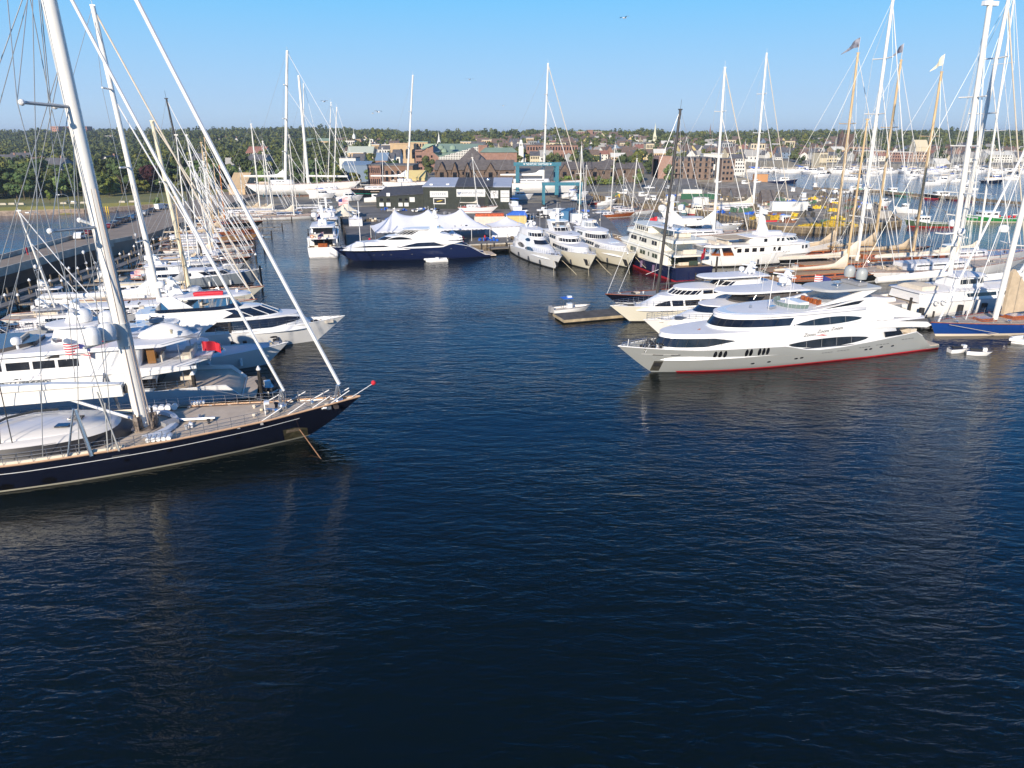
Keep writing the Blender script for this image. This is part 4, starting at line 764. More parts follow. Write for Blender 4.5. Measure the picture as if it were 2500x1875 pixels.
# --- two white yachts beyond the silver one
t, H, Ts, fr = yacht('white motor yacht with arched side windows, farther of the two beside the silver yacht', (15.5, 107.3), (-.963, -.27), 32,
    hd(32, 3.3, [(0, 1.6), (12, 2.3), (32, 2.9)], rk=3.7, tr=.3, ts=.9, u0=.36, p=2.2, fl=.35), mat('ivory_gelcoat', (0, 0, 0)), mat('dark_boot', (0, 0, 0)), ROOFW, drop=.12, bz=.2, gu=(.55, .985),
    tiers=[dict(t=dict(x0=3, x1=28.4, z0=2.1, z1=4.15, w=2.9, Rf=9, rake=4.6, tum=.35, n=2.2), wins=[(20.6, 22.4, 2.75, 3.6), (17.8, 20.3, 2.75, 3.6), (15, 17.5, 2.75, 3.6), (12, 14.7, 2.75, 3.6)], cap=(.05, .05, .15)),
           dict(t=dict(x0=3, x1=22.2, z0=4.2, z1=5.2, w=2.6, Rf=4.5, rake=1.5, tum=.3), shield=(4.4, 5.0, .15, 6), wins=even(8, 17.2, 4.45, 5.0, 5), mr=.05, cap=(.3, .12, .2)),
           dict(t=dict(x0=6, x1=14.5, z0=5.4, z1=6.2, w=2.3, Rf=2.5, rake=1.2, tum=.1, ar=.4), shield=(5.5, 6.1, .1, 3), gm=GLASS)], domes=[(8.2, 1.2, 7.2, .5), (8.2, -1.2, 7.1, .45)], masts=[(7.5, 6.9, 1.7, 1.2)], whips=((9, 2, 6.7), (9, -2, 6.7)), whiph=4)
for sd in (1, -1): Ts[0].lens(22.7, 25.2, lambda x: 2.78, lambda x: 2.8+.8*((25.2-x)/2.5)**.7, sd, .03, 8).ob('arched_window', GLASS, t)
b = Tier(5, 16.8, 6.65, 6.78, 2.4, 3, .1, 2.6); b.solid(1).ob('hardtop', WHITE, t); b.cap(-.05, .05, .1).ob('hardtop_roof', ROOFW, t)
for x, y in ((6.5, 2), (6.5, -2), (14, 1.9), (14, -1.9)): MB().tube([(x+.6, y, 5.3), (x, y, 6.7)], .06).ob('hardtop_post', WHITE, t)
t, H, Ts, fr = yacht('white motor yacht with curved blue tinted windshield, nearer of the two beside the silver yacht', (19, 97.7), (-.963, -.27), 35,
    hd(35, 3.5, [(0, 1.6), (14, 2.6), (35, 3.1)], rk=3.6, tr=.3, ts=.9, u0=.36, p=2.2, fl=.35), WHITE, None, ROOFW, drop=.35, gu=(.6, .985),
    tiers=[dict(t=dict(x0=5, x1=31.8, z0=2.3, z1=3.9, w=3.0, Rf=10, rake=4, tum=.3, n=2.2)),
           dict(t=dict(x0=6, x1=28, z0=3.1, z1=4.75, w=2.85, Rf=7.5, rake=2.2, tum=.2), shield=(3.55, 4.7, .1, 0), gm=GLASSB, cap=(.3, .14, .28)),
           dict(t=dict(x0=8, x1=21.5, z0=5.0, z1=6.1, w=2.5, Rf=4, rake=1.4, tum=.1), shield=(5.3, 5.95, .1, 0), m=mat('smoked_rail_glass', (0, 0, 0)))], domes=[(13.4, 1.5, 7.6, .65), (11.2, -.6, 7.5, .6)], masts=[(12, 6.9, 2.2, 1.8)],
    seats=((18, 19, -1.4, 1.4, 5.15),), whips=((17, 1.7, 6.7), (12, 2.2, 6.7), (15, -2.2, 6.7)), whiph=4.4, flags=[(7.5, 1, 6.9, 2.4, 1.5, USF, dict(ang=2.9, pole=1.5))])
b = Tier(9, 23.6, 6.5, 6.66, 2.9, 6, .1, 2.4); b.solid(1).ob('hardtop', WHITE, t); b.cap(-.02, .06, .14).ob('hardtop_roof', ROOFW, t)
for x, y in ((11, 2.2), (11, -2.2), (18, 2.2), (18, -2.2)): MB().tube([(x+.8, y, 5.2), (x, y, 6.55)], .09).ob('hardtop_post', WHITE, t)
MB().box(28.6, 30.2, .3, 1.2, 2.95, 3.3).ob('jet_ski_cover', mat('blue_grey_cover', (.08, .10, .14), .7), t, False)
# --- white power yacht behind explorer masts
t, H, Ts, fr = yacht('low white motor yacht with swept wing mast half hidden behind the cream and navy yacht', (70, 214), (.96, .28), 34,
    hd(34, 3.6, [(0, 1.6), (10, 2.5), (34, 3.4)], rk=4.5, tr=.3, ts=.9, fl=.35), WHITE, None, ROOFW, drop=.4,
    tiers=[dict(t=dict(x0=5, x1=28, z0=2.3, z1=4.2, w=3.2, Rf=10, rake=3, tum=.4), wins=[(7, 18, 2.9, 3.6)], cap=(.1, .1, .1)), dict(t=dict(x0=6, x1=22, z0=4.3, z1=5.7, w=2.6, Rf=5, rake=2.4, tum=.4), shield=(4.6, 5.4, .2, 4), cap=(.3, .1, .1))],
    masts=[(8, 5.8, 3, 1.4)], domes=[(10, 1, 6.6, .6), (10, -1, 6.6, .6)], wings=[([(12, 5.7), (9, 8), (7, 8), (8, 5.7)], 2, .2, None)], flags=[(5, 0, 5, 2.2, 1.2, RED, dict(ang=3, pole=1.4))])
# --- extra white boats packed in the left row
for lab, tip, L, cl in (('small white cruiser with grey canvas top wedged beside the sailing masts in the left row', (-58, 105.5), 16, GREYC), ('white flybridge cruiser berthed with its stern by the catwalk lamps in the left row', (-66.5, 97), 15, ROOFW), ('white convertible boat with tan cockpit cover in the left row', (-60.5, 128), 17, CANVAS),
                       ('low white express boat in the shadow of the tall masts in the left row', (-62, 146), 16, GREYC), ('white cruiser with blue canvas just beyond the grey hulled boat', (-58, 150.5), 14, mat('pale_blue_canvas', (.25, .38, .55), .8)), ('white launch with a rounded cabin beside the causeway catwalk', (-70, 119), 12, ROOFW),
                       ('small white open boat tucked behind the kayak topped yacht', (-60, 88), 10, ROOFW)):
    B = L*.14
    t, H, Ts, fr = yacht(lab, tip, DH, L, hd(L, B, [(0, 1.2), (L*.5, 1.6), (L, 2.2)], rk=2, tr=.2, ts=.9), WHITE, None, ROOFW, drop=.1, gu=(.5, .98), name='motor_boat', cat='motor boat',
        tiers=[dict(t=dict(x0=L*.15, x1=L*.68, z0=1.5, z1=2.7, w=B*.78, Rf=L*.2, rake=1.6, tum=.3), cap=(.1, .08, .08), shield=(1.9, 2.5, .2, 3), wins=even(L*.22, L*.42, 1.95, 2.45, 2)),
               dict(t=dict(x0=L*.12, x1=L*.42, z0=3.7, z1=3.85, w=B*.75, Rf=1, rake=.1, n=3), m=cl)], masts=[(L*.2, 3.8, 1.3, .8)])
    for x, y in ((L*.16, B*.6), (L*.16, -B*.6), (L*.38, B*.55), (L*.38, -B*.55)): MB().tube([(x, y, 2.6), (x, y, 3.75)], .04).ob('top_post', CHROME, t)
# skiff and jet skis
fr = Frame((13.4, 116.6), (.96, .28), 6.8); t = thing('motor_boat', 'small white centre console boat with blue top tied to the floating dock', 'motor boat', (*fr.o, 0), fr.ang)
H = Hull(6.8, 1.15, [(0, .65), (6.8, .95)], rk=.9, ts=.95, fl=.3); H.band(lambda x: -.3, H.zs).ob('hull', WHITE, t); H.deck(.3).ob('deck', SAILC, t); H.rail(0, .07).ob('gunwale', GREYP, t)
MB().box(2.6, 3.5, -.4, .4, .4, 1.4).ob('console', WHITE, t, False); MB().box(1.6, 3.4, -.8, .8, 2.35, 2.43).ob('blue_top', BLUET, t, False); MB().box(2.6, 3.3, -.3, .3, 2.43, 2.7).ob('radar', WHITE, t, False)
for x, y in ((1.7, .6), (1.7, -.6), (3.3, .5), (3.3, -.5)): MB().tube([(x, y, .5), (x, y, 2.4)], .04).ob('top_post', CHROME, t)
for y in (-.4, .4): MB().box(-.6, .0, y-.2, y+.2, .1, 1.1).ob('outboard_motor', GREYP, t, False)
for i, (p, lab) in enumerate((((60.2, 91.6), 'white jet ski nearer the silver yacht of the pair behind it'), ((62.2, 91.0), 'white jet ski farther from the silver yacht of the pair behind it'))):
    t = thing('jet_ski', lab, 'jet ski', (*p, 0), .1-.5*i); b = Hull(3, .55, [(0, .5), (3, .65)], rk=.6, ts=.9); b.band(lambda x: -.2, b.zs).ob('hull', WHITE, t); b.deck(.02).ob('deck', mat('navy_plastic', (.02, .03, .08), .4), t)
    MB().box(.4, 1.8, -.18, .18, .5, .85).ob('seat', RUB, t, False); MB().box(1.8, 2.3, -.25, .25, .5, 1.05).ob('handlebar_cowl', WHITE, t, False)
# ================================================================ sailing boats
def sail(label, base, top, L, fb, hm, deck=TEAK, d=DH, zb=2., col=MASTW, r=None, B=None, f=1.4, house=True, boom=None, cover=None, bz=2.0, stays=2, nsp=2, raked=True, boot=WHITE, cat='sailing boat', group=None, wl_z=0., stay_r=.07, shr=.03, ovh=(2.2, 1.8), tipz=None, cabin=None, capm=None, name='sailing_boat', zbase=None, extra=None):
    """base = mast foot (photo point) at height zb, or world xy; top = photo point; fb = share of the length that lies aft of the mast"""
    X, Y = W(*base, zb) if zbase is None else base
    n = math.hypot(*d); d = (d[0]/n, d[1]/n)
    fr = Frame((X+d[0]*L*(1-fb), Y+d[1]*L*(1-fb)), d, L); t = thing(name, label, cat, (*fr.o, wl_z), fr.ang, group)
    B = B or L*.115; z0, z1 = f*.95, f*1.25
    H = Hull(L, B, [(0, z0), (L*.35, f*.88), (L*.6, f*.95), (L, z1)], rk=ovh[0], tr=-ovh[1], p=2.0, u0=.36, ts=.5, fl=.25)
    H.band(lambda x: -.6 if wl_z < .5 else -1.6, H.zs, n=24, nz=5).ob('hull', hm, t, ang=50)
    if boot: H.band(lambda x: -.02, lambda x: .12, off=.015, nz=1, n=20).ob('boot_stripe', boot, t)
    H.deck(.06, n=16).ob('deck', deck, t); H.rail(0, .05, n=20).ob('rail_cap', capm or MAHOG, t)
    if house:
        T = Tier(L*.22, L*fb+L*.08, f*.85, f*1.3+.35, B*.55, L*.1, .7, 2.2, tum=.2); T.solid(3).ob('cabin', cabin or ROOFW, t); T.cap(.03, .05, .1).ob('cabin_roof', ROOFW if cabin is None else deck, t)
        wins(t, T, even(L*.27, L*fb, f*1.2, f*1.2+.28, 3, .5))
        MB().box(L*.12, L*.2, -B*.35, B*.35, f*.95, f*1.2).ob('cockpit', deck, t, False)
    xm = L*fb; xt, zt = fr.side(*top) if isinstance(top, tuple) else (xm-top*.02, top)
    if abs(xt-xm) > .125*zt: xt = xm+math.copysign(.03, xt-xm)*zt
    zt -= wl_z; Hm = zt-f; r = r or max(.12, Hm*.0085)
    mp = mast_part(t, xm, f*.9, xt, zt, r, r*.72, col)
    at = lambda z: xm+(xt-xm)*(z-f*.9)/(zt-f*.9)
    S = []; SR = RIG
    for i in range(nsp):
        z = f+Hm*(i+1)/(nsp+1); h = B*.85*(1-.25*i/max(1, nsp)); spreader(mp, at(z), z, h, max(.05, r*.3), col, .2); S.append((at(z)-h*.2, h, z+.03*h))
    MB().box(xt-.35, xt+.35, -.12, .12, zt-.05, zt+.15).tube([(xt, 0, zt), (xt-.1, 0, zt+1.6)], .03, 4).ob('masthead', col, mp, False)
    m = MB()
    for sd in (1, -1):
        P = [(xm-.3, sd*(H.y(xm-.3, f)-.1), f)]+[(x, sd*y, z) for x, y, z in S]+[(xt, 0, zt*.98)]; m.tube(P, shr, 4)
        P2 = [(xm-1, sd*(H.y(xm-1, f)-.1), f), (at(f+Hm*.5), 0, f+Hm*.5)]; m.tube(P2, shr, 4)
        if stays > 2: m.tube([(xm+1, sd*(H.y(xm+1, f)-.1), f), (at(f+Hm*.55), 0, f+Hm*.62)], shr, 4); m.tube([(xm-2.5, sd*(H.y(xm-2.5, f)-.1), f), (at(f+Hm*.7), 0, f+Hm*.75)], shr, 4)
    m.tube([(.2, 0, z0), (xt, 0, zt)], shr, 4)
    m.ob('shroud', SR, t)
    if stays: MB().tube([(L-.4, 0, z1), ((L+xt)/2-.25, 0, (z1+zt)/2-.3), (xt+.15, 0, zt*.985)], stay_r, 6).ob('forestay', SAILC if stay_r > .1 else WHITE, t)
    if stays > 1: MB().tube([(L-L*.1, 0, z1*.95), (at(f+Hm*.72)+.1, 0, f+Hm*.72)], stay_r*.85, 6).ob('inner_forestay', WHITE, t)
    bl = boom if boom is not None else L*fb*.72
    if bl:
        zb_ = f+bz*.75; bm = MB().tube([(xm-.2, 0, zb_), (xm-bl, 0, zb_+.15)], max(.1, r*.7), 6).ob('boom', col if col is not MASTD else MASTD, t)
        if cover is not None:
            hh = max(.35, bl*.05); m = MB(); R_ = []
            for i in range(13):
                q = i/12; x = xm-.25-bl*q*.98; h = hh*(1.0+1.6*max(0, .18-q)/.18*1.6+.25*math.sin(q*9)*.4)*(1-.45*q); w = .12+hh*.32*(1-.4*q)
                R_.append([(x, w*math.sin(a)*(1 if math.cos(a) < 0 else .8), zb_+h*.42-h*.55*math.cos(a)) for a in [k*math.pi/4 for k in range(8)]])
            m.grid(R_, True); m.f += [tuple(range(8)), tuple(range(96, 104))]; m.ob('sail_cover', cover, bm, ang=60)
    clutter(t, L*.06, L*.2, B*.4, f*1.2, 4, int(L*9)); clutter(t, L*.68, L*.9, B*.3, f*1.1, 4, int(L*5))
    H.guard(.65, .08, .95, max(6, int(L/3)), 2, .018, .08).ob('lifeline', CHROME, t)
    return t, H, fr, mp
# left row, near to far
sail('white sloop with a short silver mast and red ensign at the far left edge', (147, 780), (45, 515), 16, .55, WHITE, MAHOG, zb=2, r=.16, cover=SAILC, f=1.4, nsp=1)
sail('tall white masted sloop immediately behind the kayak topped motor yacht', (-57, 110.5), (226, 14), 37, .60, WHITE, TEAK, zbase=1, r=.46, B=4.0, f=1.9, cover=WHITE, boom=17, bz=3.2, stay_r=.13, nsp=3, shr=.035, ovh=(4, 3))
sail('sailing yacht with a thick cream mast and grey sail cover in the left row', (-57.5, 122.5), (371, 296), 30, .58, mat('ivory_gelcoat', (0, 0, 0)), TEAK, zbase=1, r=.42, B=3.4, f=1.8, cover=GREYC, boom=13, bz=2.6, stay_r=.11, nsp=2, col=mat('cream_mast', (.74, .66, .48), .35, coat=.3), ovh=(3, 2))
sail('dark hulled racing sloop with a black carbon mast in the left row', (495, 634), (406, 241), 24, .56, BLACKH, TEAK, zb=1.5, col=MASTD, r=.26, f=1.4, cover=GREYC, stay_r=.09)
sail('white sloop with pennant at its masthead, just right of the black carbon mast', (518, 621), (455, 330), 22, .56, WHITE, TEAK, zb=1.5, r=.24, f=1.3, cover=SAILC, stay_r=.1)
sail('classic yawl with a yellow varnished mast and tan awning over its long deck', (522, 576), (491, 348), 30, .6, mat('tan_hull', (.42, .24, .10), .4, coat=.4), TEAKW, zb=1.5, col=SPRUCE, r=.22, f=1.3, cover=CANVAS, boot=WHITE)
sail('dark hulled classic cutter with a slender yellow mast, farther than the yawl', (-99, 235), (534, 337), 26, .6, BLACKH, TEAKW, zbase=1, col=SPRUCE, r=.2, f=1.3, cover=CANVAS)
sail('white ketch with the tallest mast near the head of the narrow slip', (636, 517), (613, 303), 30, .6, WHITE, TEAK, zb=1.5, r=.3, f=1.5, cover=CANVAS)
sail('white sloop whose mast stands close right of the tallest mast in the slip', (667, 517), (641, 345), 26, .58, WHITE, TEAK, zb=1.5, r=.26, f=1.4, cover=SAILC)
sail('slim white sloop with a low aft boom beside the wooden topped boat', (655, 512), (641, 372), 20, .58, WHITE, TEAK, zb=1.5, r=.2, f=1.2, cover=CANVAS)
sail('long white racing sloop with low deck at the head of the slip', (718, 523), (705, 379), 34, .55, WHITE, TEAK, zb=1.5, r=.22, f=1.1, cover=SAILC, house=False)
sail('white hulled sloop with its bow pointing right, nearest the stern facing yachts', (779, 508), (770, 388), 26, .55, WHITE, TEAK, zb=1.5, r=.2, f=1.2, cover=None)
sail('varnished wooden ketch with orange deckhouse and dark hull at the end of its berth', (-94, 232), (590, 405), 24, .5, BLACKH, TEAKW, zbase=1, col=mat('orange_spar', (.55, .20, .05), .35, coat=.4), r=.2, f=1.4, cabin=MAHOG, cover=CANVAS)
sail('low varnished cruising sloop with brown boom tent', (-88, 213), (560, 400), 25, .55, MAHOG, TEAKW, zbase=1, col=SPRUCE, r=.16, f=1.2, cover=CANVAS)
sail('dark blue cruising sloop with a grey deck cover', (-81, 190), (540, 420), 24, .55, NAVY, TEAK, zbase=1, r=.16, f=1.2, cover=GREYC)
sail('white cruising sloop with mahogany trim and a flagged stern, below the tan awning', (-77, 180), (530, 395), 23, .55, WHITE, TEAKW, zbase=1, r=.18, f=1.2, cover=GREYC)
sail('black hulled daysailer lying in the mast shadows', (-73, 172), (480, 430), 20, .55, BLACKH, TEAK, zbase=1, r=.14, f=1.1, cover=CANVAS)
sail('white double ended sloop with a drab tent over the cockpit', (-69, 153), (463, 395), 22, .58, WHITE, TEAK, zbase=1, r=.16, f=1.2, cover=CANVAS)
sail('navy racing sloop with a tall bare mast', (-66, 142), (430, 330), 20, .56, NAVY, TEAK, zbase=1, r=.15, f=1.2, cover=None)
sail('small wooden yawl with an orange bowsprit poking out past the pilings', (-57.5, 121), (500, 480), 15, .5, BLACKH, MAHOG, zbase=1, col=SPRUCE, r=.12, f=1.0, cover=CANVAS, capm=ORANGE)
sail('tall slender bare boomed sloop at the very head of the narrow slip', (-79, 262), (705, 330), 22, .55, WHITE, TEAK, zbase=1, r=.15, f=1.2, cover=None)
for i, (b, tp) in enumerate((((-112, 262), (575, 392)), ((-107, 252), (556, 372)), ((-104, 246), (521, 385)), ((-101, 268), (652, 410)), ((-92, 276), (600, 420)), ((-96, 222), (508, 410)))):
    sail('small white sailing boat crowded in the far part of the left row', b, tp, 14, .55, WHITE, TEAK, zbase=1, r=.13, f=1.0, cover=[CANVAS, SAILC, None][i % 3], group='small sailing boats crowded along the far left row')
# right side
sail('black masted sloop with dark navy hull and grey decks behind the white raised deck yacht', (1605, 712), (1661, 268), 25, .59, NAVY, GREYP, d=(-.963, -.27), zb=1.6, col=MASTD, r=.30, f=1.4, cover=None, boom=9, stay_r=.03, house=False, zbase=None)
sail('dark masted sloop beyond the cream and navy yacht', (1642, 548), (1674, 329), 28, .55, NAVY, TEAK, d=DH, zb=1.6, col=MASTD, r=.22, f=1.4, cover=GREYC)
sail('white yacht with tall mast and long white boom, red pennant at its masthead', (1742, 569), (1770, 165), 40, .62, WHITE, TEAK, zb=2, r=.42, B=4, f=2.0, boom=22, cover=WHITE, bz=3.6, stay_r=.13, nsp=3, ovh=(4, 3))
sail('sailing yacht with plain white mast rising behind the classic motor yacht', (1838, 506), (1872, 130), 42, .6, WHITE, TEAK, zb=2, r=.5, B=4.2, f=2.0, boom=20, cover=SAILC, stay_r=.14, nsp=3, ovh=(4, 3))
sail('small sloop with white mast at the dock left of the cream and navy yacht', (1413, 550), (1420, 357), 18, .55, WHITE, TEAK, zb=1.5, r=.2, f=1.3, cover=None, d=(.27, -.96))
sail('varnished sloop with tan sail cover by the timber pier', (1490, 520), (1502, 355), 20, .5, MAHOG, TEAKW, zb=1.5, r=.2, f=1.2, cover=CANVAS)
sail('sailing boat with black sail cover by the timber pier', (1542, 513), (1555, 388), 20, .5, WHITE, TEAK, zb=1.5, r=.2, f=1.2, cover=DARKC)
sail('grey hulled sloop behind the small cruisers near the boat lift', (1523, 505), (1522, 425), 16, .5, GREYH, TEAK, zb=1.5, r=.15, f=1.1, cover=None)
sail('little red ketch beside the launching pier', (1428, 495), (1432, 404), 15, .5, mat('deep_red_hull', (.28, .02, .02), .3), TEAKW, zb=1.2, r=.12, f=1.1, cover=CANVAS)
tw = sail('classic schooner with varnished wooden mast flying a dark pennant, leftmost of three wooden masts', (2035, 614), (2095, 130), 44, .58, BLACKH, TEAKW, zb=1.8, col=SPRUCE, r=.36, B=3.6, f=1.6, boom=24, cover=CANVAS, bz=2, stays=3, nsp=2, cabin=MAHOG, ovh=(6, 5), shr=.04)
flag(tw[3], tw[2].side(2095, 130)[0], 0, tw[2].side(2095, 130)[1]+1.2, 4.2, 2.0, mat('dark_pennant', (.03, .04, .08), .8, var=.6, scale=1, col2=(.35, .35, .4)), ang=math.pi, tri=True, name='pennant', pole=1.2)
sail('white masted yacht with cream sail cover marked near the mast, among the wooden masts', (2090, 645), (2180, 0), 38, .6, GREENH, TEAKW, zb=2, r=.42, B=3.8, f=1.8, boom=20, cover=SAILC, bz=2.8, stays=3, nsp=4, ovh=(4, 4), stay_r=.1, cabin=MAHOG, shr=.035)
tw = sail('classic yacht with varnished wooden mast and small striped pennant, middle of three wooden masts', (2133, 610), (2200, 147), 40, .55, BLACKH, TEAKW, zb=1.8, col=SPRUCE, r=.36, B=3.6, f=1.6, boom=19, cover=CANVAS, stays=3, nsp=2, cabin=MAHOG, ovh=(6, 5), shr=.04)
flag(tw[3], tw[2].side(2200, 147)[0], 0, tw[2].side(2200, 147)[1]+1.6, 3.0, 1.8, mat('dark_pennant', (0, 0, 0)), ang=math.pi, tri=True, name='pennant', pole=1.6)
tw = sail('classic yacht with varnished wooden mast and cream pennant, rightmost of three wooden masts', (2228, 619), (2299, 176), 40, .60, MAHOG, TEAKW, zb=1.8, col=SPRUCE, r=.36, B=3.6, f=1.6, boom=20, cover=CANVAS, stays=3, nsp=2, cabin=MAHOG, ovh=(6, 5), shr=.04)
flag(tw[3], tw[2].side(2299, 176)[0], 0, tw[2].side(2299, 176)[1]+1.4, 3.0, 2.2, mat('cream_pennant', (.8, .7, .5), .8), ang=math.pi, tri=True, name='pennant', pole=1.4)
# big white pilothouse ketch
fr = Frame((62.3+.963*46, 113.5+.27*46), (.963, .27), 46)
t = thing('sailing_yacht', 'white pilothouse sailing yacht with two raked masts and life rings at the right', 'sailing yacht', (*fr.o, 0), fr.ang)
H = Hull(46, 4.6, [(0, 2.4), (14, 2.5), (30, 2.9), (46, 3.8)], rk=5, tr=-1.5, p=2.1, u0=.4, ts=.7, fl=.25); hull_parts(t, H, WHITE, None, drop=.3, gua=.6)
A = Tier(3.5, 30, 2.4, 4.0, 3.7, 8, 2.2, 2.3, tum=.4); A.solid().ob('deckhouse', WHITE, t)
wins(t, A, [(13, 19, 2.9, 3.5, -.3, 0), (19.3, 25, 2.9, 3.5)]); A.cap(.4, .12, .3).ob('deckhouse_roof', ROOFW, t)
B_ = Tier(11.5, 19, 4.3, 6.0, 2.4, 3.5, .8, 2.3, tum=.2); B_.solid().ob('pilothouse', WHITE, t); wins(t, B_, even(12.2, 15.6, 4.8, 5.6, 2)); B_.wrap(4.8, 5.6, .2, .03).ob('windshield', GLASS, t); B_.cap(.5, .12, .25).ob('pilothouse_roof', ROOFW, t)
MB().box(4.2, 7.5, -2.6, 2.6, 4.2, 4.9).ob('flybridge_seat', SAILC, t, False)
for x in (5.8, 7.2):
    z = 2.6; MB().tube([(x+.42*math.cos(a), -4.5, z+.42*math.sin(a)) for a in np.linspace(0, 6.28, 14)], .1, 6).ob('life_ring', WHITE, t)
for x in (2.6, 10.5, 15.5): MB().tube([(x, -4.85, .4), (x, -4.85, 2.0)], .42, 9).ob('fender', RUB, t)
def pmast(px, py, pz, top, r, bl, cov=WHITE, fly=None):
    X, Y = W(px, py, pz); xm, _ = fr.loc(X, Y); xt, zt = fr.side(*top); k = (zt+12)/zt; xt2 = xm+(xt-xm)*k
    mp = mast_part(t, xm, pz-.3, xt2, zt*k, r, r*.85, MASTW)
    for q in (.2, .36, .53, .7):
        z = pz+(zt-pz)*q; x = xm+(xt-xm)*q; spreader(mp, x, z, 3.4-q*1.4, .11, MASTW, .3, 0)
    bm = MB().tube([(xm, 0, pz+2), (xm-bl, 0, pz+1.6)], .42, 8).ob('boom', MASTW, t); MB().tube([(xm-.3, 0, pz+4.6), (xm-1.6, 0, pz+2.6), (xm-bl, 0, pz+2)], .3, 7, .2).ob('sail_cover', cov, bm)
    m = MB()
    for sd in (1, -1):
        for x0, kz, yk in ((xm-.5, .98, 0), (xm-1.6, .7, .5), (xm+.6, .53, .2), (xm-4, .9, .1)): m.tube([(x0, sd*4.2, 3), (xm+(xt-xm)*.36-.4, sd*2.9, pz+(zt-pz)*.36) if kz > .6 else (x0, sd*4, 3.2), (xm+(xt-xm)*kz, sd*yk, pz+(zt-pz)*kz)], .035, 4)
    m.ob('shroud', RIG, t); return mp, xm, xt, zt
mp, xm, xt, zt = pmast(2285, 690, 4.2, (2416, 10), .44, 15)
MB().box(xt-1.2, xt+1.4, -.3, .3, zt-.2, zt+.4).ob('masthead', WHITE, mp, False)
x, z = fr.side(2340, 545); dome(t, x, .9, z-.6, .75); dome(t, x, -.9, z-1.6, .6); MB().box(x-2.4, x+.3, -.15, .15, z-1.7, z-1.5).box(x-1.6, x, -.8, .8, z-3.6, z-3.4).ob('dome_bracket', WHITE, t, False)
mp, xm, xt, zt = pmast(2461, 690, 3.2, (2650, -300), .45, 15)
x, z = fr.side(2452, 552); dome(t, x, 0, z-1, .8)
# other big sailing yachts filling the right
sail('large yacht with a thick white mast carrying round domes, right of the wooden masts', (2332, 642), (2462, 0), 44, .55, WHITE, TEAK, zb=2.5, r=.5, B=4.4, f=2.2, boom=21, cover=SAILC, bz=3.2, stays=3, nsp=4, ovh=(5, 4), stay_r=.14, shr=.04)
sail('varnished mahogany classic yacht with tent boom cover lying beyond the two white yachts', (68, 141), 0.1+31, 34, .62, BLACKH, TEAKW, zbase=1, col=SPRUCE, r=.25, B=3.2, f=1.5, cabin=MAHOG, cover=SAILC, boom=17)
sail('thin white masted sloop at the right with radar bracket', (112, 168), (2478, -20), 34, .5, WHITE, MAHOG, zbase=1, r=.26, f=1.6, cover=SAILC, nsp=3)
# blue sloop at the right edge
fr = Frame((61.8, 99.6), (-.963, -.27), 45)
t = thing('sailing_yacht', 'bright blue hulled sailing yacht with teak deck cut by the right edge of the picture', 'sailing yacht', (*fr.o, 0), fr.ang)
H = Hull(45, 4.9, [(0, 1.6), (25, 1.65), (45, 2.2)], rk=1.4, tr=-2, p=2.0, u0=.4, ts=.7, fl=.25); hull_parts(t, H, BLUEH, None, TEAK, drop=.06, gua=.45, cap=MAHOG, guardh=.8, gn=9)
H.band(lambda x: -.1, lambda x: .38, off=.02, nz=2).ob('boot_stripe', mat('cream_boot', (.72, .62, .50), .5), t)
x, y = fr.loc(*W(2461, 787, 1.9)); mp = mast_part(t, x, 1.6, x-.9, 48, .4, .36, MASTW)
for z, h in ((13, 3.3), (24, 3), (35, 2.5)): spreader(mp, x-.02*z, z, h, .1, MASTW, .4)
MB().prism([(x-1.2, 2.5), (x-1.1, 9), (x-1.5, 9.4), (x-7, 4.5), (x-14, 4), (x-14, 3.2), (x-2, 2.7)], -.25, .25).ob('boom_sail_cover', CANVAS, t)
xs, zs = fr.side(2497, 377); MB().tube([(43.6, 0, 2.2), (43.6+(xs-43.6)*2.2, 0, 2.2+(zs-2.2)*2.2)], .16, 6).ob('forestay', WHITE, t)
MB().tube([(38.5, 0, 2.2), (x-.3, 0, 34)], .06, 6).ob('inner_forestay', WHITE, t)
for a, b in ((36.6, 33.8), (30.6, 27.5)): MB().box(b, a, -1.2, 1.2, 1.75, 2.1).box(b+.3, a-.3, -.8, .8, 2.1, 2.3).ob('varnished_hatch', MAHOG, t, False)
for px, y in ((41, .8), (39.5, -1.2), (33, 2.4), (29, -2.6), (26, 2.5)): MB().lathe([(.18, 1.8), (.18, 2.2), (.26, 2.25), (.2, 2.4)], px, y, 8).ob('winch', CHROME, t)
m = MB()
for sd in (1, -1): m.tube([(x-.4, sd*4.5, 1.7), (x-.7, sd*3.2, 13), (x-.9, sd*2.8, 24), (x-.9, 0, 46)], .035, 4)
m.ob('shroud', RIG, t)
MB().tube([(42.8, 1.2, 2.0), (33, 5.3, .3)], .03, 4).ob('mooring_line', ROPE, t)
tender('white tube dinghy lying alongside the blue sloop at the right edge', (71.5, 96.2), (-.98, -.2), 6.5, WHITE)
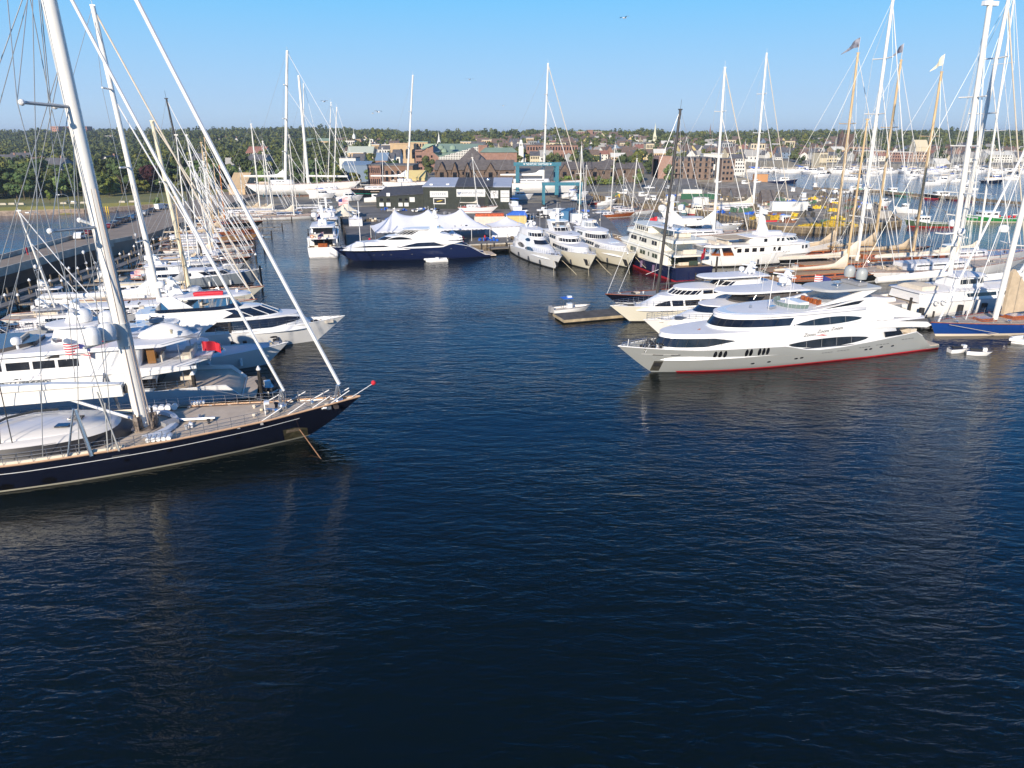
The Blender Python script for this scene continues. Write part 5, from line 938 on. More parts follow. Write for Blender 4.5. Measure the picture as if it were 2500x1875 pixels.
# ================================================================ setting
def smooth(a, b, x): t = max(0., min(1., (x-a)/(b-a))); return t*t*(3-2*t)
def shore(x):
    return float(np.interp(x, [-900, -400, -194, -166, -149, -136, -118, -95, -60, -20, 20, 33, 36, 90, 112, 116, 150, 158, 166, 320, 460, 900, 2500],
                           [200, 250, 268, 277, 296, 300, 296, 284, 284, 290, 300, 330, 352, 352, 380, 455, 455, 505, 640, 650, 640, 660, 700]))
def hill(x, y):
    b = shore(x)
    if y < b: return -3.
    h = 2.0+(.6 if x < -140 else 0)+25.5*smooth(420, 1500, y+(x if x < 0 else 0)*.25+(120 if abs(x) < 250 else 0))*(1-.18*smooth(200, 900, x))
    h += (4*math.sin(x*.004+1)*math.cos(y*.002)+2.5*math.sin(x*.011))*smooth(700, 1500, y)
    return h
def water_mat():
    m = bpy.data.materials.new('harbour_water'); m.use_nodes = True; nt = m.node_tree; b = nt.nodes['Principled BSDF']; L_ = nt.links.new
    b.inputs['Base Color'].default_value = (.0016, .0052, .006, 1); b.inputs['Roughness'].default_value = .09; b.inputs['IOR'].default_value = 1.33
    tc = nt.nodes.new('ShaderNodeTexCoord'); hs = []; sx = nt.nodes.new('ShaderNodeSeparateXYZ'); L_(tc.outputs['Object'], sx.inputs[0]); ff = []
    for k, a, c_ in (('Y', 235, 420), ('X', -104, -120)):   # open harbour and outer bay: reflected sky blue mixed into the base colour
        q = nt.nodes.new('ShaderNodeMapRange'); q.inputs[1].default_value = a; q.inputs[2].default_value = c_; L_(sx.outputs[k], q.inputs[0]); ff.append(q)
    mxm = nt.nodes.new('ShaderNodeMath'); mxm.operation = 'MAXIMUM'; L_(ff[0].outputs[0], mxm.inputs[0]); L_(ff[1].outputs[0], mxm.inputs[1]); cm = nt.nodes.new('ShaderNodeMixRGB'); cm.inputs[1].default_value = (.0024, .0058, .0052, 1); cm.inputs[2].default_value = (.006, .035, .085, 1); L_(mxm.outputs[0], cm.inputs[0]); L_(cm.outputs[0], b.inputs['Base Color'])
    for rot, sc, det, w, ds in ((.86, (.2, .6, 1), 2., .8, .7), (-.8, (.7, 1.9, 1), 3, .36, .9), (.9, (2.4, 5.0, 1), 2, .09, .5), (.2, (.02, .035, 1), 1, 1.0, 0)):
        mp = nt.nodes.new('ShaderNodeMapping'); mp.inputs['Rotation'].default_value = (0, 0, rot); mp.inputs['Scale'].default_value = sc; L_(tc.outputs['Object'], mp.inputs[0])
        n = nt.nodes.new('ShaderNodeTexNoise'); n.inputs['Scale'].default_value = 1; n.inputs['Detail'].default_value = det; n.inputs['Distortion'].default_value = ds; L_(mp.outputs[0], n.inputs['Vector'])
        hs.append((n, w))
    tot = None
    patch = nt.nodes.new('ShaderNodeMapRange'); patch.inputs[1].default_value = .35; patch.inputs[2].default_value = .65; patch.inputs[3].default_value = .45; patch.inputs[4].default_value = 1.5; L_(hs[3][0].outputs['Fac'], patch.inputs[0])
    for n, w in hs[:3]:
        q = nt.nodes.new('ShaderNodeMath'); q.operation = 'MULTIPLY'; q.inputs[1].default_value = w; L_(n.outputs['Fac'], q.inputs[0])
        if tot is None: tot = q.outputs[0]
        else:
            a = nt.nodes.new('ShaderNodeMath'); a.operation = 'ADD'; L_(tot, a.inputs[0]); L_(q.outputs[0], a.inputs[1]); tot = a.outputs[0]
    a = nt.nodes.new('ShaderNodeMath'); a.operation = 'MULTIPLY'; L_(tot, a.inputs[0]); L_(patch.outputs[0], a.inputs[1])
    bp = nt.nodes.new('ShaderNodeBump'); bp.inputs['Strength'].default_value = 1; bp.inputs['Distance'].default_value = .2; L_(a.outputs[0], bp.inputs['Height']); L_(bp.outputs[0], b.inputs['Normal'])
    return m
m = MB(); xs = [-5000, -2000, -600, -200, 0, 200, 600, 2000, 5000]; ys = [-1500, -500, 0, 100, 300, 700, 3000, 7000]
m.grid([[(x, y, 0) for y in ys] for x in xs]); tag(m.ob('water', water_mat(), None, False), kind='structure')
GRASS = mat('park_grass', (.24, .21, .065), .95, var=.2, scale=.05, col2=(.15, .16, .05)); TOWNG = mat('town_ground', (.19, .175, .145), .95, var=.3, scale=.04)
HILLG = mat('hillside_green', (.04, .065, .022), 1, var=.4, scale=.02); ASPH = mat('asphalt', (.15, .14, .13), .9, var=.25, scale=.12); ROADM = mat('worn_road', (.29, .23, .175), .9, var=.12, scale=.25)
gx = [-2600+65*i for i in range(28)]+[-780+16*i for i in range(97)]+[772+70*i for i in range(30)]; gy = [196+9*i for i in range(58)]+[718+25*i for i in range(20)]+[1230+110*i for i in range(30)]
def terr(name, test, mt):
    V = []; Fc = []
    nx, ny = len(gx), len(gy); V = [(x, y, hill(x, y)) for x in gx for y in gy]
    for i in range(nx-1):
        for j in range(ny-1):
            x, y = (gx[i]+gx[i+1])/2, (gy[j]+gy[j+1])/2
            if max(V[(i+a)*ny+j+b][2] for a in (0, 1) for b in (0, 1)) < -2: continue
            if test(x, y): Fc.append((i*ny+j, (i+1)*ny+j, (i+1)*ny+j+1, i*ny+j+1))
    used = sorted({k for f in Fc for k in f}); mp = {k: i for i, k in enumerate(used)}
    me = bpy.data.meshes.new(name); me.from_pydata([V[k] for k in used], [], [tuple(mp[k] for k in f) for f in Fc]); me.materials.append(mt)
    o = bpy.data.objects.new(name, me); COL.objects.link(o); tag(o, kind='structure')
lawn = lambda x, y: x < -118 and y < 372
town = lambda x, y: x > -150 and y < 900 and not lawn(x, y)
terr('park_lawn', lawn, GRASS); terr('ground', town, TOWNG); terr('hills', lambda x, y: not lawn(x, y) and not town(x, y), HILLG)
tag(MB().slab([(-40.5, 172.6), (-8, 181), (31, 193), (33, 240), (31, 300), (38, 335), (36, 372), (-70, 372), (-96, 300), (-96, 272), (-67, 280), (-60, 250), (-47, 200)], -1.5, 1.6).ob('shipyard_ground', ASPH, None, False), kind='structure')
tag(MB().slab([(38, 348), (52, 297), (66, 286), (79, 238), (82, 219), (99, 216), (128, 234), (153, 303), (160, 402), (157, 470), (116, 470), (110, 372), (60, 372)], -1.5, 1.55).ob('fish_pier_ground', mat('pier_asphalt', (.31, .26, .195), .9, var=.45, scale=.25), None, False), kind='structure')
tag(MB().slab([(-99.5, 60), (-100, 135), (-101, 168), (-98, 182), (-104, 234), (-110, 268), (-114, 300), (-120, 345), (-138, 345), (-134, 300), (-132, 265), (-125, 229), (-117, 200), (-114, 180), (-111, 151), (-110, 60)], -1.5, 3.0).ob('road', ROADM, None, False), kind='structure')
# quay edge timber
def wall_line(name, label, pts, z0, z1, m, th=.35, cat='wall', posts=0, pm=None, group=None, top=None):
    t = thing(name, label, cat, (pts[0][0], pts[0][1], 0), 0, group); b = MB(); ox, oy = pts[0]
    for (x0, y0), (x1, y1) in zip(pts, pts[1:]):
        L = math.hypot(x1-x0, y1-y0); a = math.atan2(y1-y0, x1-x0); b.box(0, L, -th/2, th/2, z0, z1, a, (x0-ox, y0-oy))
    b.ob('wall_face', m, t, False)
    if posts:
        acc = 0
        for (x0, y0), (x1, y1) in zip(pts, pts[1:]):
            L = math.hypot(x1-x0, y1-y0); k = max(1, int(L/posts))
            for i in range(k):
                acc += 1
                if acc > 90: break
                x, y = x0+(x1-x0)*i/k-ox, y0+(y1-y0)*i/k-oy; n_ = (-(y1-y0)/L, (x1-x0)/L)
                MB().tube([(x+n_[0]*-.35, y+n_[1]*-.35, -1), (x+n_[0]*-.35, y+n_[1]*-.35, z1+.35+rnd.random()*.5)], .19, 6).ob('piling', pm or TIMBER, t)
    if top: m2 = MB(); [m2.box(0, math.hypot(x1-x0, y1-y0), -.3, .3, z1, z1+.3, math.atan2(y1-y0, x1-x0), (x0-ox, y0-oy)) for (x0, y0), (x1, y1) in zip(pts, pts[1:])]; m2.ob('coping', top, t, False)
    return t
wall_line('quay_wall', 'dark timber quay along the front of the shipyard below the tents', [(-40.5, 172.4), (-8, 180.8), (31, 192.8)], -1, 1.7, TIMBER, posts=3.2, pm=PILE, top=CONC)
wall_line('quay_wall', 'timber quay along the right side of the narrow slip', [(-67, 279.8), (-60, 249.8), (-47, 199.8), (-40.5, 172.4)], -1, 1.7, TIMBER, posts=5, pm=PILE)
wall_line('bulkhead', 'weathered timber bulkhead with pilings holding the fishing pier', [(66, 286), (79, 238), (82, 218.6), (99, 215.6), (128, 233.6), (153, 302.6)], -1, 1.75, TIMBER, posts=2.2, pm=mat('tan_piling', (.26, .20, .12), .9, var=.4, scale=2), top=mat('bleached_timber', (.38, .30, .19), .9, var=.3))  # pilings in a paler brown than those of the quay
wall_line('bulkhead', 'timber bulkhead left of the fish pier beside the launching slip', [(38, 348), (52, 296.6), (66, 285.6)], -1, 1.75, TIMBER, posts=3, pm=mat('tan_piling', (0, 0, 0)), top=TIMBER)
wall_line('parapet', 'grey concrete parapet along the water side of the causeway road', [(-110, 60), (-111, 151), (-114, 180), (-117, 200), (-125, 229), (-131, 262)], 2.6, 3.9, CONC, .4)
wall_line('parapet', 'concrete parapet along the marina side of the causeway road', [(-99.6, 60), (-100, 135), (-101, 168), (-98.4, 182)], 2.2, 3.9, CONC, .4)
wall_line('retaining_wall', 'rust streaked retaining wall under the causeway road', [(-99.2, 60), (-99.6, 135), (-100.6, 168)], -1, 2.3, mat('rusty_wall', (.07, .045, .035), .9, var=.8, scale=.25, col2=(.20, .10, .05)), .5)
wall_line('seawall', 'pale stone seawall along the edge of the park lawn', [(-330, 254), (-194, 267), (-166, 276.5), (-149, 295), (-136, 302)], -1, 1.5, mat('pinkish_stone', (.30, .23, .18), .95, var=.35, scale=1.2), 1.6, top=mat('sand_cap', (.36, .29, .2), .95, var=.2))
def catwalk(label, pts, w, z, step=4.5, cap=True):
    t = thing('catwalk', label, 'dock', (*pts[0], 0)); ox, oy = pts[0]
    for (x0, y0), (x1, y1) in zip(pts, pts[1:]):
        L = math.hypot(x1-x0, y1-y0); a = math.atan2(y1-y0, x1-x0); MB().box(0, L, -w/2, w/2, z-.25, z, a, (x0-ox, y0-oy)).ob('deck', DOCK, t, False)
        k = int(L/step)
        for i in range(k+1):
            x, y = x0-ox+(x1-x0)*i/max(1, k), y0-oy+(y1-y0)*i/max(1, k)
            for sd in (1, -1):
                px, py = x-math.sin(a)*sd*(w/2+.1), y+math.cos(a)*sd*(w/2+.1); MB().tube([(px, py, -1), (px, py, z+1.0)], .15, 6).ob('post', PILE if not cap else TIMBER, t)
                if cap and i % 2 == 0: MB().lathe([(.26, z+1.0), (.28, z+1.15), (.02, z+1.5)], px, py, 7).ob('post_cap', WHITE, t)
    return t
catwalk('long weathered catwalk nearest the causeway wall', [(-90.5, 80), (-91, 150), (-96, 205), (-104, 255)], 1.6, 1.2, 6)
catwalk('long weathered catwalk closest to the sterns of the left boats', [(-86, 80), (-87, 150), (-91, 200), (-99, 255)], 2.0, 1.1, 6)
for i, y in enumerate((83, 101, 118, 134, 150, 166, 184, 203, 222, 242)):
    x = float(np.interp(y, [80, 150, 200, 255], [-85, -86, -90, -98])); L = 26 if i < 5 else 20
    x1, y1 = x+DH[0]*L, y+DH[1]*L
    catwalk('narrow finger pier between two boats of the left row', [(x, y), (x1, y1)], 1.2, .8, 9, False)['group'] = 'finger piers of the left row'
catwalk('timber dock along the shipyard front where the three yachts tie up', [(-6, 179.5), (28, 190.3)], 3, 1.2, 5, False)
catwalk('floating pier running back between the cream yacht and the classic yacht', [(38, 140), (92, 155)], 2.6, .8, 7, False)
catwalk('pier beyond the silver yacht separating it from the pilothouse sailing yacht', [(60, 104.5), (112, 119)], 2.4, .9, 7, False)
catwalk('narrow floating pier in the boat lift basin', [(46, 262), (74, 232)], 2, .7, 8, False)
t = thing('floating_dock', 'grey decked floating dock with pale timber edge beside the small centre console boat', 'dock', (8.3, 107.2, 0), math.atan2(3.2, 9.4))
MB().box(0, 11.5, 0, 4.6, .35, .6).ob('deck', mat('dark_dock_planks', (.09, .08, .07), .9, var=.3, scale=1), t, False); MB().box(-.1, 11.6, -.12, 0, .2, .62).box(-.12, 0, 0, 4.6, .2, .62).ob('edge_timber', mat('bleached_timber', (0, 0, 0)), t, False); MB().box(.2, 11.3, .2, 4.4, -.3, .35).ob('float', RUB, t, False)
t = thing('floating_dock', 'small square dock end with a dark piling below the black windowed yacht', 'dock', (-36, 91.5, 0), .27)
MB().box(0, 4.5, 0, 3.2, .4, .7).ob('deck', DOCK, t, False)
def piling(x, y, h, r=.22, lab='tall dark mooring piling with white conical cap', cap=True, grp='capped mooring pilings'):
    t = thing('mooring_piling', lab, 'piling', (x, y, 0), 0, grp); MB().tube([(0, 0, -1), (0, 0, h)], r, 8).ob('post', PILE, t)
    if cap: MB().lathe([(r*1.25, h), (r*1.3, h+.12), (.02, h+.5)], 0, 0, 8).ob('cap', WHITE, t)
for px, py, h in ((640, 700, 4.2), (641, 838, 4), (570, 860, 4.2), (2215, 780, 3.6), (2295, 765, 3.6), (2390, 760, 3.8), (1747, 672, 4), (1720, 650, 3.5)): piling(*W(px, py), h, cap=False, lab='bare dark mooring piling standing among the yachts', grp='bare mooring pilings')
for px, py, h in ((640, 972, 3.4), (482, 985, 3.4), (645, 610, 3.4), (628, 655, 3), (1650, 515, 3), (1798, 585, 3)): piling(*W(px, py), h)
# ---------------------------------------------------------------- shipyard building
def wallm(name, c1, c2, w): return planks(name, c1, c2, w, 'X', .85)
SHED = wallm('green_black_boards', (.030, .036, .028), (.045, .052, .040), .5)
def gable(m, x0, x1, y0, y1, z0, ze, zr, over=.3, ridge='x', th=.18):
    if ridge == 'x':
        ym = (y0+y1)/2; P = [(y0-over, ze-over*(zr-ze)/(ym-y0)), (ym, zr), (y1+over, ze-over*(zr-ze)/(ym-y0))]
        for (a, za), (b, zb) in ((P[0], P[1]), (P[1], P[2])): m.add([(x0-over, a, za), (x1+over, a, za), (x1+over, b, zb), (x0-over, b, zb), (x0-over, a, za+th), (x1+over, a, za+th), (x1+over, b, zb+th), (x0-over, b, zb+th)], [(0, 1, 2, 3), (4, 5, 6, 7), (0, 1, 5, 4), (1, 2, 6, 5), (2, 3, 7, 6), (3, 0, 4, 7)])
    return m
def house_body(m, x0, x1, y0, y1, z0, ze, zr):
    ym = (y0+y1)/2; m.add([(x0, y0, z0), (x1, y0, z0), (x1, y1, z0), (x0, y1, z0), (x0, y0, ze), (x1, y0, ze), (x1, y1, ze), (x0, y1, ze), (x0, ym, zr), (x1, ym, zr)],
                          [(0, 1, 5, 4), (2, 3, 7, 6), (1, 2, 6, 9, 5), (3, 0, 4, 8, 7), (4, 5, 9, 8), (7, 8, 9, 6)]); return m
t = thing('boat_shed', 'long dark green boarded shipyard shed with white signs and a patched grey roof', 'shed', (-34.3, 277.5, 1.6), -.03)
MB().box(0, 33.6, 0, 24, 0, 8.25).ob('wall', SHED, t, False)
def roofq(nm, xa, xb, xc, xd, m): MB().add([(xa, -.4, 8.2), (xb, -.4, 8.2), (xc, 24, 10.3), (xd, 24, 10.3), (xa, -.4, 8.4), (xb, -.4, 8.4), (xc, 24, 10.5), (xd, 24, 10.5)], [(0, 1, 2, 3), (4, 5, 6, 7), (0, 1, 5, 4), (1, 2, 6, 5), (2, 3, 7, 6), (3, 0, 4, 7)]).ob(nm, m, t, False)
PALER = mat('pale_membrane_roof', (.42, .45, .52), .6, var=.06, scale=.3); DKR = mat('dark_gravel_roof', (.065, .065, .075), .9, var=.35, scale=1.2)
roofq('roof', -.3, 12.4, 11.4, -.3, PALER); roofq('roof', 12.4, 27, 26, 11.4, DKR); roofq('roof', 27, 34, 34, 26, PALER)
MB().add([(0, 24.02, 8.25), (33.6, 24.02, 8.25), (33.6, 24.02, 10.28), (0, 24.02, 10.28), (0, 0, 8.2), (33.6, 0, 8.2)], [(0, 1, 2, 3), (0, 4, 3), (1, 5, 2)]).ob('gable_wall', SHED, t, False)
SG = mat('sign_white', (.62, .62, .60), .6); SGT = mat('sign_grey_text', (.16, .17, .20), .6)
def sign(par, x0, x1, z0, z1, y, s=None, size=.8, tm=None, w=None, nm='sign'):
    o = MB().box(x0, x1, y-.12, y-.02, z0, z1).ob(nm, SG, par, False)
    if s: txt(s, size, tm or SGT, o, ((x0+x1)/2, y-.14, (z0+z1)/2), (math.pi/2, 0, 0), width=w)
    return o
PG = mat('pale_grey_letters', (.17, .20, .28), .6)
sign(t, 2.6, 9.6, 4.4, 6.7, -.02, 'OYSTER', 1.0, PG, 5.6); o = sign(t, 3.8, 8.6, 1.8, 4.1, -.02); MB().box(4.1, 8.3, -.2, -.15, 2.2, 3.8).ob('sign_panel', RUB, o, False); MB().add([(5, -.22, 2.8), (6.2, -.22, 3.15), (7.6, -.22, 3.3), (6.8, -.22, 2.95), (5.4, -.22, 2.7)], [(0, 1, 2, 3, 4)]).ob('emblem', YELLOW, o, False)
o = sign(t, 12.9, 24, 4.6, 7.4, -.02); txt('NEWPORT SHIPYARD', 1.15, PG, o, (19, -.16, 6), (math.pi/2, 0, 0), width=8.8)
def heart(par, x, y, z, s, m): MB().add([(x, y, z-s), (x+s, y, z+.1*s), (x+.9*s, y, z+.75*s), (x+.35*s, y, z+.85*s), (x, y, z+.35*s), (x-.35*s, y, z+.85*s), (x-.9*s, y, z+.75*s), (x-s, y, z+.1*s)], [tuple(range(8))]).ob('emblem', m, par, False)
heart(o, 13.9, -.16, 5.9, .7, PG)
o = sign(t, 26.1, 29, 4.1, 6.9, -.02); txt('M', 1.3, RUB, o, (27.5, -.16, 6.1), (math.pi/2, 0, 0)); txt('Y', 1.0, RUB, o, (27.5, -.17, 5.2), (math.pi/2, 0, 0))
o = sign(t, 29.9, 33.3, 4.4, 7.0, -.02, 'TRITON', .75, PG, 2.8); txt('3', .7, SGT, o, (31.6, -.16, 6.4), (math.pi/2, 0, .2)); o.location.z = 0
sign(t, 29.9, 33.3, 2.7, 4.2, -.02, 'HOOD DESIGN', .4, SGT, 2.8)
MB().box(20.5, 23.8, -.06, 0, 0, 4).ob('shed_door', mat('black_door', (.012, .012, .014), .7), t, False); MB().box(25.2, 25.5, -.08, 0, 0, 8.6).ob('corner_trim', RUB, t, False)
for x, y in ((2.2, 3), (8.5, 4)): MB().box(x, x+1.2, y, y+.8, 8.5, 9.2).ob('skylight', WHITE, t, False)
MB().lathe([(.7, 9.6), (.8, 10.2), (.6, 10.6), (.1, 10.8)], 24.2, 15, 10).ob('roof_vent', CHROME, t)
t = thing('boat_shed', 'low dark green lean-to with small windows attached to the left of the big shed', 'shed', (-53.2, 280.3, 1.6), -.03)
MB().add([(0, 0, 0), (18.6, 0, 0), (18.6, 20, 0), (0, 20, 0), (0, 0, 4.3), (18.6, 0, 5.4), (18.6, 20, 7.5), (0, 20, 6.4)], [(0, 1, 5, 4), (1, 2, 6, 5), (2, 3, 7, 6), (3, 0, 4, 7)]).ob('wall', SHED, t, False)
MB().add([(-.3, -.4, 4.3), (18.6, -.4, 5.4), (18.6, 20, 7.6), (-.3, 20, 6.5), (-.3, -.4, 4.5), (18.6, -.4, 5.6), (18.6, 20, 7.8), (-.3, 20, 6.7)], [(0, 1, 2, 3), (4, 5, 6, 7), (0, 1, 5, 4), (1, 2, 6, 5), (3, 0, 4, 7)]).ob('roof', DKR, t, False)
for x in (1.2, 3.9, 8.7, 11.0): sign(t, x, x+1.7, .7, 2.1, -.02, nm='notice_board'); MB().box(x+.3, x+1.5, -.05, 0, 2.7, 3.7).ob('window', GLASS, t, False)
sign(t, 13.2, 15.2, 2.4, 4.2, -.02, nm='notice_board'); MB().box(4.3, 5.6, -.5, 0, 4.6, 5.8).ob('air_conditioner', WHITE, t, False)
# ---------------------------------------------------------------- marquee with three peaks, small tents
TENT = mat('white_tent_fabric', (.76, .76, .80), .6, var=.03, scale=.5)
def peak_tent(label, loc, ang, L, Wd, he, peaks, hp, m=TENT, walls=False, name='marquee'):
    t = thing(name, label, 'tent', (*loc, 1.6), ang); px = [L*(.5 if peaks == 1 else .2+.295*i) for i in range(peaks)]; nx, ny = 20*peaks, 16; rows = []
    for i in range(nx+1):
        r = []
        for j in range(ny+1):
            x, y = L*i/nx, Wd*(j/ny-.5); e = min(1, 2.4*min(x, L-x)/Wd)*1.0; ey = 1-abs(y)/(Wd/2)
            d = min(math.hypot((x-p)/(L/peaks*.5), y/(Wd*.5)) for p in px); a_ = .62 if peaks > 1 else .35; z = he+(hp-he)*(a_*min(1, ey*1.0, e*.95)**1.25+(1-a_)*math.exp(-3.1*d)*min(1, ey*4, e*4))
            r.append((x, y, z))
        rows.append(r)
    MB().grid(rows).ob('canopy', m, t, ang=70)
    v = MB(); P = [(0, -Wd/2), (L, -Wd/2), (L, Wd/2), (0, Wd/2), (0, -Wd/2)]
    for (x0, y0), (x1, y1) in zip(P, P[1:]):
        k = int(math.hypot(x1-x0, y1-y0)/.6); v.grid([[(x0+(x1-x0)*i/k, y0+(y1-y0)*i/k, he-(.35 if i % 2 else .22)), (x0+(x1-x0)*i/k, y0+(y1-y0)*i/k, he+.02)] for i in range(k+1)])
    v.ob('valance', m, t)
    k = max(2, int(L/5))
    for i in range(k+1):
        for sd in (1, -1): MB().tube([(L*i/k, sd*Wd/2, 0), (L*i/k, sd*Wd/2, he)], .07, 5).ob('tent_pole', WHITE, t)
    if walls: MB().grid([[(x, y, 0), (x, y, he)] for x, y in P]).ob('side_wall', m, t)
    for p in px: MB().tube([(p, 0, hp-.5), (p, 0, hp+.5)], .05, 5).ob('finial', WHITE, t)
    return t
peak_tent('large white marquee with three tall peaks in front of the dark green shed', (-37.2, 188.6), .28, 30.5, 14, 3.3, 3, 8.3)
peak_tent('white hip roofed tent with walls just right of the large marquee', (-6.6, 199.5), .28, 10.5, 8, 2.9, 1, 5.3, walls=True, name='tent')
peak_tent('small white canopy tent in front of the blue hulled yacht stern', (-17.5, 182.2), .28, 4.2, 3.6, 2.3, 1, 3.8, name='tent')
peak_tent('cream peaked tent nearest the narrow slip', (-53.5, 226), 1.8, 6, 6, 2.8, 1, 6.2, mat('cream_tent', (.66, .61, .50), .7), name='tent')
peak_tent('cream peaked tent farther back beside the striped flag', (-56.5, 243), 1.8, 6.5, 6.5, 2.8, 1, 6.8, mat('cream_tent', (0, 0, 0)), name='tent')
peak_tent('small white walled tent behind the cream tents', (-49, 222), 1.8, 4.5, 4, 2.2, 1, 3.4, walls=True, name='tent')
t = thing('flagpole', 'white flagpole on the quay flying a striped flag beside the cream tents', 'flagpole', (-51.5, 225, 1.6)); MB().tube([(0, 0, 0), (0, 0, 9)], .08, 6).ob('pole', WHITE, t); flag(t, 0, 0, 6.6, 3.2, 1.9, USF, math.pi*.98)
# ---------------------------------------------------------------- boat lifts
def lift(label, cx, cy, w, dpt, h, text=None, ang=0., z=1.6):
    t = thing('boat_lift', label, 'boat lift', (cx, cy, z), ang); b = w*(.045 if text else .028)
    for x in (-w/2, w/2):
        for y in (0, dpt):
            MB().box(x-b, x+b, y-b, y+b, 1.2, h).ob('leg', TEAL, t, False)
            for q in (-1.2, 1.2): MB().tube([(x-.4, y+q, .7), (x+.4, y+q, .7)], .7, 10).ob('wheel', RUB, t)
        MB().box(x-b*1.1, x+b*1.1, -.5, dpt+.5, 1.2, 2.2).ob('side_beam', TEAL, t, False); MB().box(x-b, x+b, 0, dpt, h-.8, h-.05).ob('top_beam', TEAL, t, False)
    MB().box(-w/2-b*2.2, w/2+b*2.2, -b*1.2, b*1.2, h, h+w*.085).ob('cross_beam', TEAL, t, False)
    if text: txt(text, w*.085, mat('lift_white_letters', (.8, .8, .8), .6), t, (0, -b*1.2-.03, h+w*.042), (math.pi/2, 0, 0), ex=.03, width=w*.56); [heart(t, x, -b*1.2-.04, h+w*.044, w*.024, SG) for x in (-w*.33, w*.33)]
    m = MB()
    for y in (dpt*.3, dpt*.7): m.tube([(-w/2, y, h-.5), (-w*.3, y, h*.45), (0, y, h*.36), (w*.3, y, h*.45), (w/2, y, h-.5)], .1, 5)
    m.ob('sling', RIGD, t); return t
lift('tall blue green boat lift with white lettering straddling a white sailing yacht', 11.5, 330, 18, 13, 14.0, 'NEWPORT SHIPYARD')
lift('smaller blue green boat lift over the launching slip, nearer than the tall one', 20, 286, 14.5, 9, 8.6, z=1.2)
# yachts on the hard
t, H, fr, mp = sail('white sailing yacht hauled out inside the tall boat lift, its mast above the lettering', (14.5, 334), (1338, 155), 41, .56, WHITE, TEAK, d=(.995, .1), zbase=1, wl_z=5.2, r=.55, B=4, f=3.2, boom=20, cover=WHITE, bz=4, stay_r=.17, nsp=3, boot=None, ovh=(4, 3), shr=.035)
t, H, fr, mp = sail('huge white ketch standing on land left of centre above the slip, two thick masts', (-104, 331), (701, 124), 52, .34, WHITE, TEAK, d=(.99, .1), zbase=1, wl_z=4.6, r=.75, B=4.6, f=3.4, boom=18, cover=WHITE, bz=4, stay_r=.1, nsp=3, boot=None, ovh=(5, 4), shr=.04)
m2 = fr.side(729, 184); mast_part(t, 28, 3, m2[0], m2[1]-4.6, .72, .5, MASTW); MB().tube([(28, 0, 6.5), (46, 0, 6.2)], .45, 6).ob('boom', WHITE, t); MB().tube([(m2[0], 0, m2[1]-5), (fr.side(701, 124)[0], 0, 60)], .04, 4).ob('triatic_stay', RIG, t)
b = MB()
for x in (8, 16, 24, 32, 40):
    for y in (-2.5, 2.5): b.tube([(x, y, -1), (x, y*1.7, -4.4)], .12, 5)
b.ob('boat_stand', TEAL, t); MB().prism([(14, -1.5), (34, -1.5), (30, -4), (18, -4)], -.5, .5).ob('keel', mat('red_brown_keel', (.2, .12, .09), .7), t, False)
sail('white yacht on land behind the dark green shed, its tall mast bare of stays', (-49, 338), (1008, 184), 34, .35, WHITE, TEAK, d=(1, 0), zbase=1, wl_z=6.0, r=.5, B=3.6, f=2.4, boom=17, cover=WHITE, bz=3, stays=0, nsp=2, boot=None)
sail('dark hulled yacht with green bottom on land left of the dark shed', (-57, 318), (950, 362), 28, .5, BLACKH, TEAK, d=(1, 0), zbase=1, wl_z=4.4, r=.16, f=2.0, cover=None, boot=mat('turquoise_bottom', (.02, .35, .26), .5))
sail('slender twin of the two masts right of the ketch on land', (-86, 336), (808, 250), 26, .5, WHITE, TEAK, d=(1, .1), zbase=1, wl_z=3.2, r=.22, f=2.4, cover=None, boot=None, nsp=3)
sail('white yacht on land whose mast is the rightmost of the pair above the slip', (-82, 331), (822, 262), 26, .5, WHITE, TEAK, d=(1, .1), zbase=1, wl_z=3.0, r=.3, f=2.4, cover=None, boot=None, nsp=2)
sail('tapering masted yacht between the big ketch masts and the paired masts', (-97, 336), (741, 205), 24, .5, WHITE, TEAK, d=(1, .1), zbase=1, wl_z=3.2, r=.26, f=2.2, cover=None, boot=None, nsp=3)
sail('red covered sailing boat on land before the dark green shed', (-12.5, 262), (1153, 385), 15, .5, WHITE, mat('red_deck_cover', (.45, .08, .08), .8), d=(1, 0), zbase=1, wl_z=2.2, r=.2, f=1.5, boom=6.5, cover=SAILC, boot=REDB)
